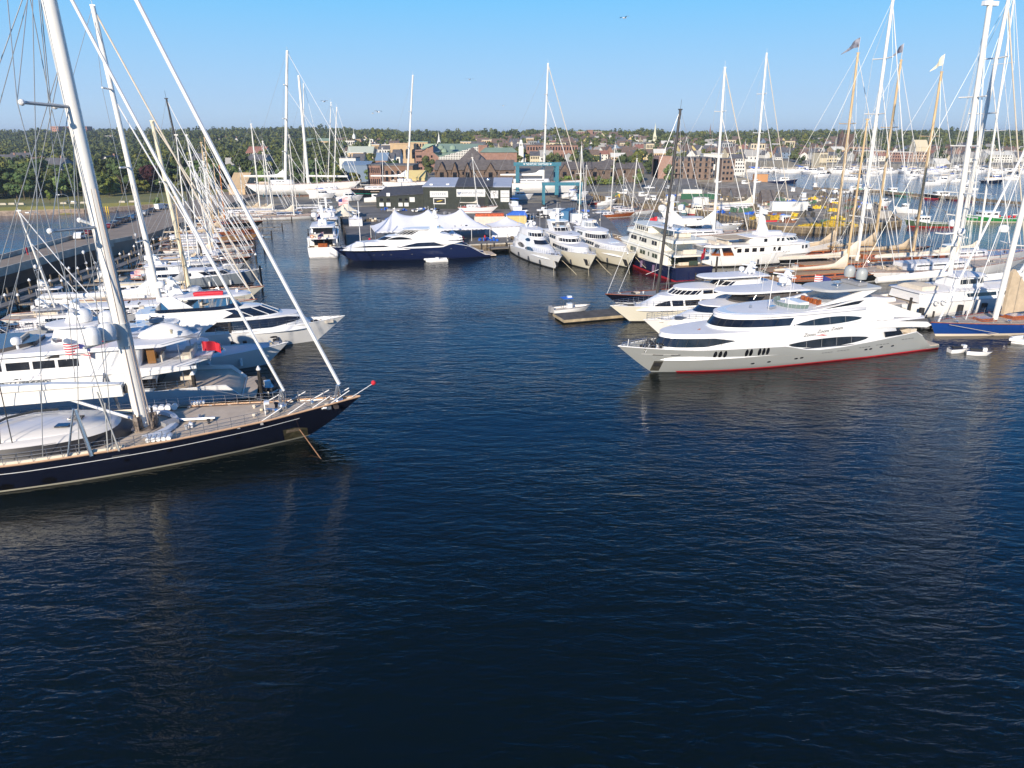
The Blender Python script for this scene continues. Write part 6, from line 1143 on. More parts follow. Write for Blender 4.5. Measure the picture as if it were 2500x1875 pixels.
# ================================================================ vehicles, containers, lamps
def make_car(name, label, m, kind='car'):
    t = thing(name, label, kind, (0, 0, 0)); b = MB()
    if kind in ('car', 'suv'):
        h = 1.45 if kind == 'car' else 1.75
        prof = [(-2.2, .35), (2.2, .35), (2.25, .75), (2.1, .9), (1.2, 1.0), (.5, h), (-1.2, h+.02), (-1.9, 1.05), (-2.2, .95)]; gl = [(1.0, 1.02), (.48, h-.07), (-1.15, h-.05), (-1.75, 1.05)]
    elif kind == 'pickup': prof = [(-2.7, .5), (2.7, .5), (2.75, 1.0), (1.5, 1.15), (.9, 1.85), (-.5, 1.85), (-.7, 1.15), (-2.7, 1.15)]; gl = [(1.3, 1.2), (.85, 1.78), (-.4, 1.78), (-.5, 1.2)]
    else: prof = [(-2.8, .45), (2.5, .45), (2.6, 1.0), (2.0, 1.3), (1.3, 2.2), (-2.8, 2.25)]; gl = [(1.9, 1.35), (1.3, 2.05), (.3, 2.05), (.3, 1.35)]
    b.prism(prof, -.9, .9); o = b.ob('body', m, t, False); mod = o.modifiers.new('bevel', 'BEVEL'); mod.width = .08; mod.segments = 2
    MB().prism(gl, -.92, .92).ob('window', GLASS, t, False); MB().prism([(gl[0][0]+.14, gl[0][1]), (gl[1][0]+.06, gl[1][1]), (gl[1][0], gl[1][1]), (gl[0][0], gl[0][1])], -.75, .75).ob('windshield', GLASS, t, False)
    e = 1.7 if kind == 'pickup' else 1.4
    for x in (-e, e):
        for y in (-.85, .85): w = MB().tube([(x, y-.12, .36), (x, y+.12, .36)], .36, 12).ob('wheel', RUB, t); MB().tube([(x, y-.13, .36), (x, y+.13, .36)], .18, 8).ob('rim', CHROME, w)
    return t
CARC = dict(white=mat('car_white', (.75, .75, .74), .3, coat=.5), dark=mat('car_dark', (.02, .025, .04), .2, coat=.8), red=mat('car_dark_red', (.14, .015, .02), .2, coat=.8), silver=mat('car_silver', (.4, .42, .44), .3, metal=.5), blue=mat('car_blue', (.03, .09, .2), .2, coat=.8))
protos = {}
def car(px, py, z, c, kind, ang, label, group=None, xy=None):
    x, y = xy or W(px, py, z); k = (c, kind)
    if k not in protos: t = make_car('parked_'+kind, label, CARC[c], kind); t.location = (x, y, z); t.rotation_euler = (0, 0, ang); protos[k] = tree_of(t); tag(t, label, kind, group); return t
    o = dup(protos[k], (x, y, z), ang, label, group)
    if not group and 'group' in o: del o['group']
    return o
car(197, 583, 3, 'white', 'suv', 1.75, 'white car parked by the causeway parapet left of the dark one')
car(201, 574, 3, 'dark', 'suv', 1.75, 'dark car standing just behind the white car on the causeway')
for i, (px, py, c, k) in enumerate(((218, 573, 'red', 'car'), (268, 557, 'red', 'car'), (282, 551, 'dark', 'car'), (296, 545, 'dark', 'suv'), (311, 540, 'dark', 'car'), (326, 535, 'blue', 'car'), (340, 530, 'dark', 'suv'), (354, 525, 'silver', 'car'), (372, 518, 'dark', 'car'))):
    car(px, py, 3, c, k, 1.75, 'car in the row parked along the far side of the causeway road', 'cars parked along the causeway')
car(395, 512, 3, 'white', 'van', 1.4, 'white van parked where the causeway meets the park'); car(408, 510, 3, 'silver', 'suv', 1.5, 'silver car beside the white van at the park end')
for px, py, c, k in ((905, 425, 'white', 'car'), (912, 427, 'dark', 'car'), (919, 430, 'silver', 'car'), (926, 433, 'white', 'suv'), (936, 434, 'dark', 'suv'), (948, 436, 'dark', 'suv'), (878, 440, 'dark', 'car'), (888, 445, 'white', 'car'), (899, 450, 'dark', 'suv'), (912, 455, 'blue', 'car'), (905, 438, 'silver', 'car'), (880, 455, 'dark', 'car'), (1585, 462, 'white', 'pickup'), (1632, 463, 'white', 'van'), (1008, 470, 'white', 'car')):
    car(px, py, 2.3, c, k, rnd.choice([.3, 1.9, 1.7]), 'small parked car in the yard and street behind the boats', 'small cars parked behind the shipyard')
car(932, 487, 1.6, 'white', 'pickup', 1.9, 'white truck parked against the left wall of the shed'); car(1328, 518, 1.6, 'white', 'pickup', .6, 'white pickup in the yard right of the yellow container'); car(1344, 526, 1.6, 'white', 'van', .7, 'white van in front of the white pickup in the yard')
car(1290, 535, 1.6, 'blue', 'suv', .5, 'dark blue truck beside the yellow container'); car(1950, 512, 1.55, 'white', 'pickup', .3, 'white pickup on the fishing pier, nearer one'); car(1962, 506, 1.55, 'white', 'pickup', .4, 'white pickup on the fishing pier, farther one'); car(1972, 516, 1.55, 'dark', 'car', .3, 'dark car beside the white pickups on the fishing pier')
def container(label, x, y, L, w, h, ang, m, z=1.6, ribs=True, name='container'):
    t = thing(name, label, 'container', (x, y, z), ang); MB().box(0, L, 0, w, 0, h).ob('body', m, t, False)
    if ribs:
        b = MB()
        for i in range(int(L/.6)): b.box(.2+i*.6, .45+i*.6, -.06, 0, .15, h-.15)
        b.ob('rib', m, t, False)
    return t
c5_ = mat('cream_container', (.66, .58, .50), .6, var=.08); ylc = mat('buff_container', (.62, .46, .18), .6, var=.08)
container('cream container with rusty stacked frames on top, right of the marquee', -11.8, 223.5, 9.6, 3, 2.7, .1, c5_)
container('buff yellow container right of the cream one', -1.6, 224.5, 6.2, 3.2, 2.7, .05, ylc)
container('orange rusty scaffold crate lying on the cream container', -11.5, 223.8, 9, 2.6, .8, .1, mat('rust_orange', (.50, .10, .035), .8, var=.4, scale=2), z=4.35, name='scaffold_crate')
t = thing('dumpster', 'bright blue covered dumpster behind the buff yellow container', 'dumpster', (-1.5, 233, 1.6), .05); MB().prism([(0, 0), (6, 0), (6.6, 2), (5.8, 3.3), (2, 3.4), (-.4, 2.2)], 0, 2.6).ob('body', BLUET, t, False)
container('long white trailer behind the raised pilothouse yacht', 12.5, 231, 2.6, 12, 3.6, -.28, mat('trailer_white', (.62, .62, .6), .5)); container('blue trailer beside the long white trailer', 16, 233, 2.6, 12, 3.5, -.28, mat('trailer_blue', (.03, .14, .28), .5))
container('white tank trailer right of the blue trailer', 19.5, 229, 5, 2.6, 3, .2, WHITE, ribs=False)
def lamp_post(label, x, y, z, h=9, arm=2.4, ang=math.pi, group=None, name='street_lamp'):
    t = thing(name, label, 'street lamp', (x, y, z), ang, group); MB().tube([(0, 0, 0), (0, 0, h)], .09, 6, .06).ob('pole', CHROME, t); MB().tube([(0, 0, h), (arm*.5, 0, h+.5), (arm, 0, h+.35)], .05, 5).ob('arm', CHROME, t); MB().box(arm-.2, arm+.6, -.16, .16, h+.2, h+.42).ob('lamp_head', WHITE, t, False); return t
x, y = W(122, 632, 3); lamp_post('curved arm street lamp nearest the camera on the causeway', x, y, 3, 9.5)
x, y = W(172, 581, 3); lamp_post('street lamp on the causeway behind the nearest mast', x, y, 3, 9, ang=0); x, y = W(181, 556, 3); lamp_post('street lamp farther along the causeway', x, y, 3, 9)
for x, y in ((-86, 108), (-88, 128), (-89, 145), (-92, 172)): 
    t = thing('dock_lamp', 'white globed dock light standing on the catwalk', 'dock lamp', (x, y, 1.1), 0, 'dock lights along the catwalks'); MB().tube([(0, 0, 0), (0, 0, 4)], .06, 6).ob('post', CHROME, t); MB().lathe([(.2, 4), (.3, 4.2), (.32, 4.5), (.1, 4.7)], 0, 0, 8).ob('globe', WHITE, t)
for px, py in ((30, 1245), (145, 1242), (270, 1242), (845, 1232), (985, 1227), (1115, 1225), (1640, 1213), (1775, 1210), (2180, 1225)):
    x, y = W(px/5.53, 280+py/5.53, 1.9); t = thing('concrete_block', 'low pale concrete block on the lawn above the seawall', 'concrete block', (x, y+1, hill(x, y+1)), .1, 'concrete blocks along the park edge'); MB().box(-1.2, 1.2, -.4, .4, 0, .5).box(-1.0, 1.0, -.3, .3, .5, .7).ob('block', mat('pale_concrete', (.5, .45, .36), .9, var=.1), t, False)  # blocks in a pale warm grey
for px in (263, 268):
    x, y = W(px, 515, .5); tag(MB().tube([(0, 0, 0), (0, 0, 2.4)], .2, 7).ob('marker_post', YELLOW, None, loc=(x, y-1, 0)), 'yellow marker post in the water by the seawall', 'marker post', 'pair of yellow marker posts')
# ================================================================ buildings of the town
def hit(px, py):
    d = ray(px, py); t = 150.
    while t < 4000:
        x, y, z = d[0]*t, d[1]*t, H_+d[2]*t
        if z <= max(hill(x, y), 1.5): return x, y, max(hill(x, y), 1.5), t
        t += 4
    return d[0]*1600, d[1]*1600, 20, 1600
def spanm(px0, px1, yb, dist=None):
    """photo columns px0..px1 and ground row yb -> world left point, width, scale (m per photo px)"""
    if dist: yc = dist; z = max(hill((px0+px1-2*CX_)/2/F_*dist, yc), 1.6); k = (yc*ct-(z-H_)*st)/F_; xc = ((px0+px1)/2-CX_)*k
    else:
        xc, yc, z, t = hit((px0+px1)/2, yb); k = t/F_*1.0
    return xc, yc, z, (px1-px0)*k, k
BRICK = mat('red_brick', (.27, .155, .115), .9, var=.18, scale=.6); TAN = mat('tan_stucco', (.50, .36, .21), .9, var=.08, scale=.3); SHING = mat('brown_shingle', (.135, .095, .07), .9, var=.3, scale=.8); SHR = mat('grey_shingle_roof', (.12, .105, .10), .9, var=.25, scale=.6)
COPP = mat('green_copper_roof', (.25, .34, .25), .7, var=.12, scale=.08); HW = mat('white_clapboard', (.66, .64, .58), .8, var=.06); HC = mat('cream_clapboard', (.58, .50, .34), .8, var=.08); HG = mat('grey_clapboard', (.30, .31, .31), .85, var=.1); HY = mat('yellow_clapboard', (.62, .50, .22), .8); HB = mat('blue_clapboard', (.16, .22, .3), .8)
RG = mat('slate_roof', (.10, .10, .11), .9, var=.25, scale=.5); RR = mat('red_roof', (.26, .12, .09), .9, var=.2); RB = mat('brown_roof', (.14, .10, .08), .9, var=.2); TRIMW = mat('white_trim', (.7, .68, .62), .7)
def winrow(par, x0, x1, y, zs, n, w, h, m=GLASS, cap=100):
    c = 0
    for z in zs:
        for i in range(n):
            c += 1
            if c > cap: return
            x = x0+(x1-x0)*(i+.5)/n; MB().box(x-w/2, x+w/2, y-.08, y, z, z+h).ob('window', m, par, False)
def building(label, px0, px1, yb, ytop, wall, roofm, depth=14, pitch=0, rows=0, cols=0, ang=0., dist=None, name='building', cat='building', hfix=None):
    xc, yc, z, w, k = spanm(px0, px1, yb, dist); h = hfix or ((yb-ytop)*k if not dist else max(3, Z_(ytop, dist)-z))
    t = thing(name, label, cat, (xc-w/2*math.cos(ang), yc-w/2*math.sin(ang), z), ang)
    if pitch: b = MB(); house_body(b, 0, w, 0, depth, -4, h-pitch, h); b.ob('wall', wall, t, False); gable(MB(), 0, w, 0, depth, 0, h-pitch, h+.05).ob('roof', roofm, t, False)
    else: MB().box(0, w, 0, depth, -4, h).ob('wall', wall, t, False); MB().box(-.3, w+.3, -.3, depth+.3, h, h+.5).ob('roof', roofm, t, False)
    if rows: hh = (h-pitch)/rows; winrow(t, .4, w-.4, 0, [hh*i+hh*.35 for i in range(rows)], cols, min(1.4, w/cols*.5), hh*.45)
    return t, w, h
# brick hotel with copper roof and lattice atrium
D = 520.
k = D/F_
def X_(px, d=D, py=385): return (px-CX_)/F_*d/ray(0, py)[1]
def Z_(py, d=D): r = ray(0, py); return H_+d*r[2]/r[1]
def solid3(par, pts, faces, name, m): return MB().add(pts, faces).ob(name, m, par, False)
t = thing('hotel', 'large red brick hotel with sloping green copper roof and white latticed glass atrium', 'hotel', (0, D, 2))
q = lambda px, py, dy=0: (X_(px), dy, Z_(py)-2)
MB().box(X_(1014), X_(1058), .3, 30, 0, Z_(366)-2).ob('brick_wall', BRICK, t, False)
MB().box(X_(1168), X_(1190), -1, 28, 0, Z_(354)-2).ob('brick_wall', BRICK, t, False)
solid3(t, [q(1014, 369, -1), q(1029, 369, -1), q(1057, 354, -1), q(1057, 352, 34), q(1025, 352, 34), q(1014, 366, 34)], [(0, 1, 2, 3, 4, 5)], 'copper_roof', COPP)
solid3(t, [q(1058, 372, .2), q(1072, 384, .2), q(1182, 353, .2), q(1172, 352, 40), q(1058, 352, 40)], [(0, 1, 2, 3, 4)], 'copper_roof', COPP)
solid3(t, [q(1058, 372, .5), q(1058, 353, .5), q(1072, 367, 14), q(1072, 372, 2)], [(0, 1, 2, 3)], 'side_gable', mat('blue_grey_gable', (.10, .17, .24), .8))  # gable face in one dark blue-grey
solid3(t, [q(1072, 385, 0), q(1168, 357, 0), q(1168, 392, 0), q(1072, 392, 0)], [(0, 1, 2, 3)], 'atrium_glass', GLASS)
solid3(t, [q(1014, 430, 0), q(1072, 430, 0), q(1072, 384, 0), q(1058, 372, 0), q(1058, 357, 0), q(1030, 369, 0), q(1014, 369, 0)], [tuple(range(7))], 'brick_wall', BRICK)
m = MB()
for i in range(25):
    px = 1072+4*i; py = 384-(px-1072)*.283; m.box(X_(px)-.22, X_(px)+.22, -.3, -.05, Z_(393)-2, Z_(py)-2)
for i in range(9):
    py = 392-4*i; px = max(1072, 1072+(384-py)/.283); 
    if px < 1168: m.box(X_(px), X_(1168), -.35, -.1, Z_(py)-2.2, Z_(py)-1.8)
m.ob('atrium_lattice', TRIMW, t, False)
for px, py in ((1072, 358), (1102, 358), (1080, 366)): MB().lathe([(2.4, Z_(py)-4), (2.2, Z_(py)-2), (1.2, Z_(py)-1.2), (.1, Z_(py)-.9)], X_(px), 14, 8).ob('roof_dormer', COPP, t)
winrow(t, X_(1016), X_(1030), 0, [4, 8, 12], 3, 1.2, 1.6); winrow(t, X_(1052), X_(1056), 0, [12], 1, 1.2, 1.6)
t = thing('hotel_wing', 'lower brick wing with green hipped roof right of the latticed atrium', 'hotel', (X_(1173, 500), 500, 2)); w = X_(1262, 500)-X_(1173, 500); h = Z_(372, 500)-2
MB().box(0, w, 0, 22, 0, h).ob('wall', BRICK, t, False); MB().add([(-.6, -.6, h), (w+.6, -.6, h), (w+.6, 22, h), (-.6, 22, h), (3, 11, h+3), (w-3, 11, h+3)], [(0, 1, 5, 4), (1, 2, 5), (2, 3, 4, 5), (3, 0, 4)]).ob('roof', COPP, t, False); winrow(t, 1, w*.45, 0, [2, 6], 8, 1.1, 2); winrow(t, w*.62, w*.7, 0, [2, 5, 8], 2, .8, 1)
# long shingled inn
def inn(label, px0, px1, d, ye, yr, gabs, base=434, m=SHING):
    t = thing('inn', label, 'building', (X_(px0, d), d, 1.8)); w = X_(px1, d)-X_(px0, d); he, hr = Z_(ye, d)-1.8, Z_(yr, d)-1.8
    MB().box(0, w, 0, 16, -1, he).ob('wall', m, t, False); b = MB().add([(-.5, -.8, he-.4), (w+.5, -.8, he-.4), (w, 8, hr), (0, 8, hr), (-.5, 17, he-.4), (w+.5, 17, he-.4)], [(0, 1, 2, 3), (3, 2, 5, 4), (0, 3, 4), (1, 5, 2)]); b.ob('roof', SHR, t, False)
    for g0, g1, gy in gabs:
        a, c_, z = X_(g0, d)-X_(px0, d), X_(g1, d)-X_(px0, d), Z_(gy, d)-1.8; mid = (a+c_)/2; zb = he-2.2
        o = MB().add([(a, -1.6, -1), (c_, -1.6, -1), (c_, -1.6, zb), (mid, -1.6, z), (a, -1.6, zb), (a, 0, -1), (c_, 0, -1), (c_, 0, zb), (a, 0, zb), (mid, 6, z)], [(0, 1, 2, 3, 4), (1, 6, 7, 2), (0, 4, 8, 5)]).ob('gable', m, t, False)
        MB().add([(a-.6, -2.1, zb-.5), (mid, -2.1, z+.2), (mid, 7, z+.2), (a-.6, 2, zb-.5), (c_+.6, -2.1, zb-.5), (c_+.6, 2, zb-.5)], [(0, 1, 2, 3), (1, 4, 5, 2)]).ob('gable_roof', SHR, o, False)
        MB().box(mid-1.1, mid+1.1, -1.75, -1.6, he-4.2, he-1.6).box(mid-1.1, mid+1.1, -1.75, -1.6, 1, 3.2).ob('window', GLASS, o, False)
    n = int(w/6); winrow(t, 1, w-1, 0, [1.2, he-3.0], n, 1.5, 1.7)
    return t
inn('long dark shingled inn with steep gables behind the dark green shed', 1060, 1256, 400, 413, 391, [(1065, 1091, 396), (1102, 1118, 397), (1132, 1150, 398), (1183, 1212, 398)])
inn('dark shingled inn wing with chimney right of the tall boat lift', 1358, 1492, 410, 412, 396, [(1366, 1392, 400), (1410, 1426, 408), (1442, 1464, 408)])
t = thing('tower_roof', 'steep grey pyramid roofed pavilion rising above the shingled inn', 'building', (X_(1154, 425), 425, 2)); MB().add([(-9, -9, 12), (9, -9, 12), (9, 9, 12), (-9, 9, 12), (0, 0, Z_(359, 425)-2)], [(0, 1, 4), (1, 2, 4), (2, 3, 4), (3, 0, 4)]).ob('roof', SHR, t, False); MB().box(-8, 8, -8, 8, 0, 12).ob('wall', SHING, t, False)
inn('grey roofed shingled block left of the brown waterfront inn', 1508, 1574, 425, 410, 398, [])
t = thing('tower_roof', 'grey pyramid roofed pavilion behind the shingled wing near the right dock', 'building', (X_(1488, 440), 440, 2)); MB().add([(-8, -8, 10), (8, -8, 10), (8, 8, 10), (-8, 8, 10), (0, 0, Z_(386, 440)-2)], [(0, 1, 4), (1, 2, 4), (2, 3, 4), (3, 0, 4)]).ob('roof', SHR, t, False); MB().box(-7, 7, -7, 7, 0, 10).ob('wall', SHING, t, False)
BRN = mat('weathered_brown_siding', (.20, .14, .105), .9, var=.15, scale=.4)
t = thing('waterfront_inn', 'four storey brown waterfront inn with balconies and flat roof right of centre', 'building', (X_(1608, 455), 455, 1.5)); w = X_(1744, 455)-X_(1608, 455); h = Z_(389, 455)-1.5
MB().box(0, w, 0, 20, 1, h).ob('wall', BRN, t, False); MB().box(.5, w-.5, .5, 19, h, h+1.2).ob('roof', SHR, t, False); MB().box(1, w-1, 1, 19, -1, 1).ob('pile_base', PILE, t, False)
MB().box(0, X_(1640, 455)-X_(1608, 455), -2, 16, 1, Z_(381, 455)-1.5).ob('stair_tower', mat('pink_brown_siding', (.34, .21, .16), .9, var=.1), t, False)
for z in (3.2, 6.6, 10, 13.2):
    for i in range(7):
        x = 11+i*3.7; o = MB().box(x, x+1.3, -.06, 0, z-1, z+1.1).ob('window', GLASS, t, False); 
        if i % 2: MB().box(x-.4, x+2.6, -.9, 0, z-1.3, z-1.1).ob('balcony', BRN, o, False)
building('brown end block of the waterfront inn beside the thick white mast', 1758, 1790, 436, 389, BRN, SHR, 14, 0, 4, 3, dist=450)
building('white waterfront restaurant block behind the brown inn', 1785, 1818, 410, 377, HW, RG, 12, 3, 4, 5, dist=560)
building('white flat fronted building above the brown inn', 1715, 1760, 400, 377, HW, HW, 10, 0, 1, 4, dist=540)
building('long tan hall with tall arches left of the brick hotel', 955, 1000, 400, 351, TAN, TAN, 20, 0, 0, 0, dist=600)
t, w, h = building('tan arcaded building with green roof details beside the thin white mast', 998, 1046, 400, 347, TAN, COPP, 20, 0, 3, 7, dist=610)
t, w, h = building('tan building with three tall dark arches behind the white houses', 968, 1012, 400, 352, TAN, TAN, 18, 0, 0, 0, dist=590)
for i in range(3): MB().add([(w*.2+i*5, -.1, h-11), (w*.2+i*5+3, -.1, h-11), (w*.2+i*5+3, -.1, h-5)]+[(w*.2+i*5+1.5+1.5*math.cos(a), -.1, h-5+1.5*math.sin(a)) for a in (.8, 1.57, 2.3)]+[(w*.2+i*5, -.1, h-5)], [tuple(range(7))]).ob('arch_window', GLASS, t, False)
building('white gabled waterfront house left of the brick hotel', 960, 979, 390, 366, HW, RG, 12, 4, 2, 2, dist=470); building('small white gabled house in front of the tan hall', 950, 964, 392, 374, HW, RG, 9, 3, 1, 2, dist=450)
building('long white roofed waterfront hall left of the yellow dome steeple', 850, 912, 378, 358, HC, mat('pale_green_roof', (.40, .44, .38), .8), 14, 5, 1, 9, dist=620); building('cream cottage with grey hipped roof below the white hall', 862, 890, 391, 376, HC, RG, 12, 5, 1, 5, dist=500)
building('low white shop with red panel by the street', 832, 872, 396, 386, HW, RG, 12, 0, 0, 0, dist=440); building('red brick store with twin blue roofs behind the tent peaks', 920, 948, 392, 374, BRICK, mat('blue_metal_roof', (.18, .26, .36), .5), 14, 4, 1, 3, dist=430)
building('long low brick parking building left of the dark shed', 900, 932, 425, 404, BRICK, ASPH, 40, 0, 2, 6, dist=385); building('low brick and concrete block with flat grey roof behind the dark hulled yacht', 938, 1010, 428, 405, mat('brown_brick', (.2, .12, .08), .9, var=.15), ASPH, 24, 0, 1, 5, dist=372)
building('blue roofed shed along the back street', 838, 905, 408, 395, HB, mat('blue_metal_roof', (0, 0, 0)), 18, 2, 0, 0, dist=430); building('yellow striped market tent roof behind the dark shed', 990, 1038, 428, 418, HY, HY, 12, 3, 0, 0, dist=350)
building('long red brick commercial block right of the white chapel', 1285, 1410, 376, 355, BRICK, RB, 24, 0, 2, 18, dist=650)
building('grand brick and white hotel on the hilltop', 1403, 1468, 345, 322, BRICK, HW, 16, 0, 3, 12, dist=1150); building('central brick tower block of the hilltop hotel', 1434, 1447, 345, 318, BRICK, BRICK, 12, 0, 0, 0, dist=1140)
building('brick high rise block half hidden behind the foreground mast on the left skyline', 127, 146, 332, 309, mat('salmon_brick', (.42, .22, .16), .9), mat('salmon_brick', (0, 0, 0)), 30, 0, 5, 4, dist=1500); building('long brick apartment slab on the left skyline', 146, 216, 332, 309, mat('dark_salmon_brick', (.26, .13, .10), .9), BRICK, 20, 0, 5, 12, dist=1530)
building('wide stone building with green roof among trees left of centre', 748, 804, 352, 338, TAN, COPP, 20, 3, 1, 8, dist=900); building('tan civic building under the white domed cupola', 848, 882, 355, 340, TAN, RG, 16, 0, 2, 5, dist=860)
building('white building among trees above the brown inn', 1623, 1660, 372, 361, HW, HW, 14, 0, 1, 4, dist=720); building('red brick school on the hillside behind the white mast', 1783, 1806, 350, 333, BRICK, RB, 12, 4, 1, 4, dist=1050)
building('long brick arcade along the far right waterfront', 2068, 2113, 382, 359, mat('sandy_brick', (.36, .24, .16), .9, var=.1), RB, 18, 0, 2, 7, dist=720); building('low brick warehouse with white roof on the far waterfront', 2098, 2156, 396, 369, mat('sandy_brick', (0, 0, 0)), HW, 18, 0, 2, 9, dist=700); building('dark brick waterfront block on the far shore', 2170, 2225, 396, 372, BRICK, HW, 18, 0, 3, 9, dist=690)
building('red brick waterfront block with cream gabled top', 2225, 2268, 396, 372, mat('sandy_brick', (0, 0, 0)), RB, 18, 0, 3, 6, dist=690); building('cream gabled pavilion roof on the brick waterfront block', 2231, 2260, 372, 357, HC, mat('cream_roof', (.6, .52, .36), .8), 12, 6, 0, 0, dist=700, hfix=19)
building('red brick block behind the two thick white masts', 2273, 2318, 372, 358, BRICK, RB, 16, 0, 1, 5, dist=760); building('dark red brick building with pyramid roof right of the thick masts', 2326, 2360, 378, 356, BRICK, RB, 16, 5, 1, 3, dist=740); building('large white waterfront hotel near the right edge', 2412, 2470, 392, 370, HW, HW, 16, 3, 3, 9, dist=680)
building('wide white marquee roofed marina building on the far shore', 2288, 2320, 400, 388, HW, HW, 16, 4, 0, 0, dist=650)
# churches
def church(label, px, ytop, ybase, d, m, body=True, dark=False, w=1.6, bell=.45, round_=False):
    X, zt = X_(px, d), Z_(ytop, d); zb = max(hill(X, d), 2); h = zt-zb; t = thing('church', label, 'church', (X, d, zb)); s = h*.085*w/1.6
    MB().box(-s, s, -s, s, -2, h*bell).ob('tower', m, t, False); MB().box(-s*.75, s*.75, -s*.75, s*.75, h*bell, h*(bell+.14)).ob('belfry', m, t, False)
    for sx in (-.3, .3): MB().box(sx*s-.15*s, sx*s+.15*s, -s*.78, -s*.75, h*(bell+.03), h*(bell+.11)).ob('louvre', RUB, t, False)
    if round_: MB().lathe([(s*.7, h*(bell+.14)), (s*.7, h*(bell+.25)), (s*.6, h*(bell+.33)), (s*.3, h*(bell+.4)), (.2, h*(bell+.44)), (.15, h)], 0, 0, 10).ob('dome', m, t)
    else: MB().lathe([(s*.8, h*(bell+.14)), (s*.45, h*(bell+.28)), (.12, h*.97), (.12, h)], 0, 0, 6).ob('spire', m, t, False)
    if body: house_body(MB(), -s*2, s*2, s, s*8, -2, h*.22, h*.38).ob('nave', m, t, False); 
    if body: b = MB(); b.add([(-s*2.2, s, h*.21), (0, s, h*.39), (0, s*8, h*.39), (-s*2.2, s*8, h*.21), (s*2.2, s, h*.21), (s*2.2, s*8, h*.21)], [(0, 1, 2, 3), (1, 4, 5, 2)]); b.ob('nave_roof', RG, t, False)
    return t
SPW = mat('white_steeple_paint', (.72, .72, .66), .7); SPC = mat('cream_steeple_paint', (.66, .64, .46), .7); DST = mat('dark_church_stone', (.10, .065, .05), .9, var=.2)
church('tall cream spired church rising above the trees right of centre', 1595, 300, 350, 800, SPC, w=1.5, bell=.4); church('white steepled church behind the brick hotel', 1073, 322, 352, 820, SPW, w=2.2, bell=.34)
church('white domed cupola church left of centre on the skyline', 868, 313, 345, 900, SPW, w=2.6, bell=.3, round_=True); church('small white church with golden green dome left of centre', 905, 337, 366, 660, mat('yellow_white_paint', (.66, .66, .45), .7), w=2.2, bell=.36, round_=True)
church('white square towered chapel right of the brick hotel wing', 1272, 340, 378, 600, SPW, w=1.9, bell=.7); church('small brown spire poking above the trees right of the black mast', 1728, 302, 335, 1300, mat('brown_spire', (.22, .15, .12), .9), False, w=1.2)
church('tall dark stone church with pointed spire at the right', 2047, 313, 378, 800, DST, w=2.6, bell=.55); t = thing('church_tower', 'massive square dark church tower beside the pointed spire', 'church', (X_(2058, 805), 805, 8)); MB().box(-6.5, 6.5, -5, 6, 0, Z_(327, 805)-8).ob('tower', DST, t, False); [MB().box(a-.7, a+.7, -5.1, -4, 12, Z_(327, 805)-6.5).ob('pinnacle', DST, t, False) for a in (-6, 0, 6)]
church('white belfry on the hillside left of the chapel', 1145, 329, 345, 1000, SPW, False, w=2.4, bell=.4)
# ordinary houses
def make_house(i, wall, roof, w, d, he, hr, chim=True, side=False):
    t = thing('house', '', 'house', (0, -500, 0)); house_body(MB(), -w/2, w/2, -d/2, d/2, -3, he, hr).ob('wall', wall, t, False); gable(MB(), -w/2, w/2, -d/2, d/2, 0, he, hr+.03, .35).ob('roof', roof, t, False)
    if chim: MB().box(w*.2, w*.2+.8, -.4, .4, hr-1.5, hr+1).ob('chimney', BRICK, t, False)
    for k in range(3):
        x = -w/2+w*(k+.5)/3
        for z in ((1.2, 3.9) if he > 5 else (1.2,)): MB().box(x-.5, x+.5, -d/2-.06, -d/2, z, z+1.4).ob('window', GLASS, t, False)
    MB().box(w/2, w/2+.06, -.5, .5, he-1.5, he).ob('window', GLASS, t, False)
    return t
kinds = [('white clapboard house with dark roof', HW, RG), ('cream clapboard house with brown roof', HC, RB), ('white house with pale roof', HW, mat('pale_roof', (.34, .33, .31), .9)), ('grey clapboard house with dark roof', HG, RG), ('red brick house with dark roof', BRICK, RB), ('yellow house with brown roof', HY, RB), ('white house with red roof', HW, RR), ('pale blue house with dark roof', HB, RG)]
HP = []
for i, (lab, w_, r_) in enumerate(kinds):
    s = rnd.uniform(.9, 1.2); HP.append((lab, make_house(i, w_, r_, 11*s, 8*s, rnd.choice([4, 6]), 9*s)))
HT_ = [(l, tree_of(h)) for l, h in HP]; first = set()
occupied = []
def place_house(x, y, i, ang, where, sc=1., cl=3):
    if any(abs(x-a)+abs(y-b) < cl*4 for a, b in occupied): return
    occupied.append((x, y)); lab = HT_[i][0]+' '+where; z = max(hill(x, y), 1.6)
    if i not in first: first.add(i); o = HT_[i][1][0]; o.location = (x, y, z); o.rotation_euler = (0, 0, ang); o['label'] = lab; o['group'] = where+' houses'; return
    dup(HT_[i][1], (x, y, z), ang, lab, where+' houses', sc)
zones = [((830, 980, 352, 395), 26, 'in the town left of the brick hotel'), ((1160, 1300, 345, 378), 20, 'on the slope above the brick hotel'), ((1300, 1560, 340, 395), 75, 'in the town centre beyond the boat lift'), ((1560, 2060, 350, 392), 95, 'in the town right of centre'), ((2060, 2500, 372, 396), 50, 'along the far right waterfront'), ((1380, 2000, 330, 350), 25, 'high on the wooded hillside')]
PLACE = []
for (x0, x1, y0, y1), n, where in zones:
    for _ in range(int(n*2.6)):
        px, py = rnd.uniform(x0, x1), rnd.uniform(y0, y1); x, y, z, tt = hit(px, py)
        if y > 1500 or y < 420 or hill(x, y) < 1: continue
        if y < 700 and X_(1000, y) < x < X_(1265, y) and y < 560: continue
        PLACE.append((y, x, rnd.choice([0, 0, 0, 0, 1, 1, 2, 2, 2, 3, 3, 4, 5, 6, 7]), rnd.choice([0, 1.57, .3, 1.87, .15])+rnd.uniform(-.1, .1), where, rnd.uniform(.65, 1.15)))
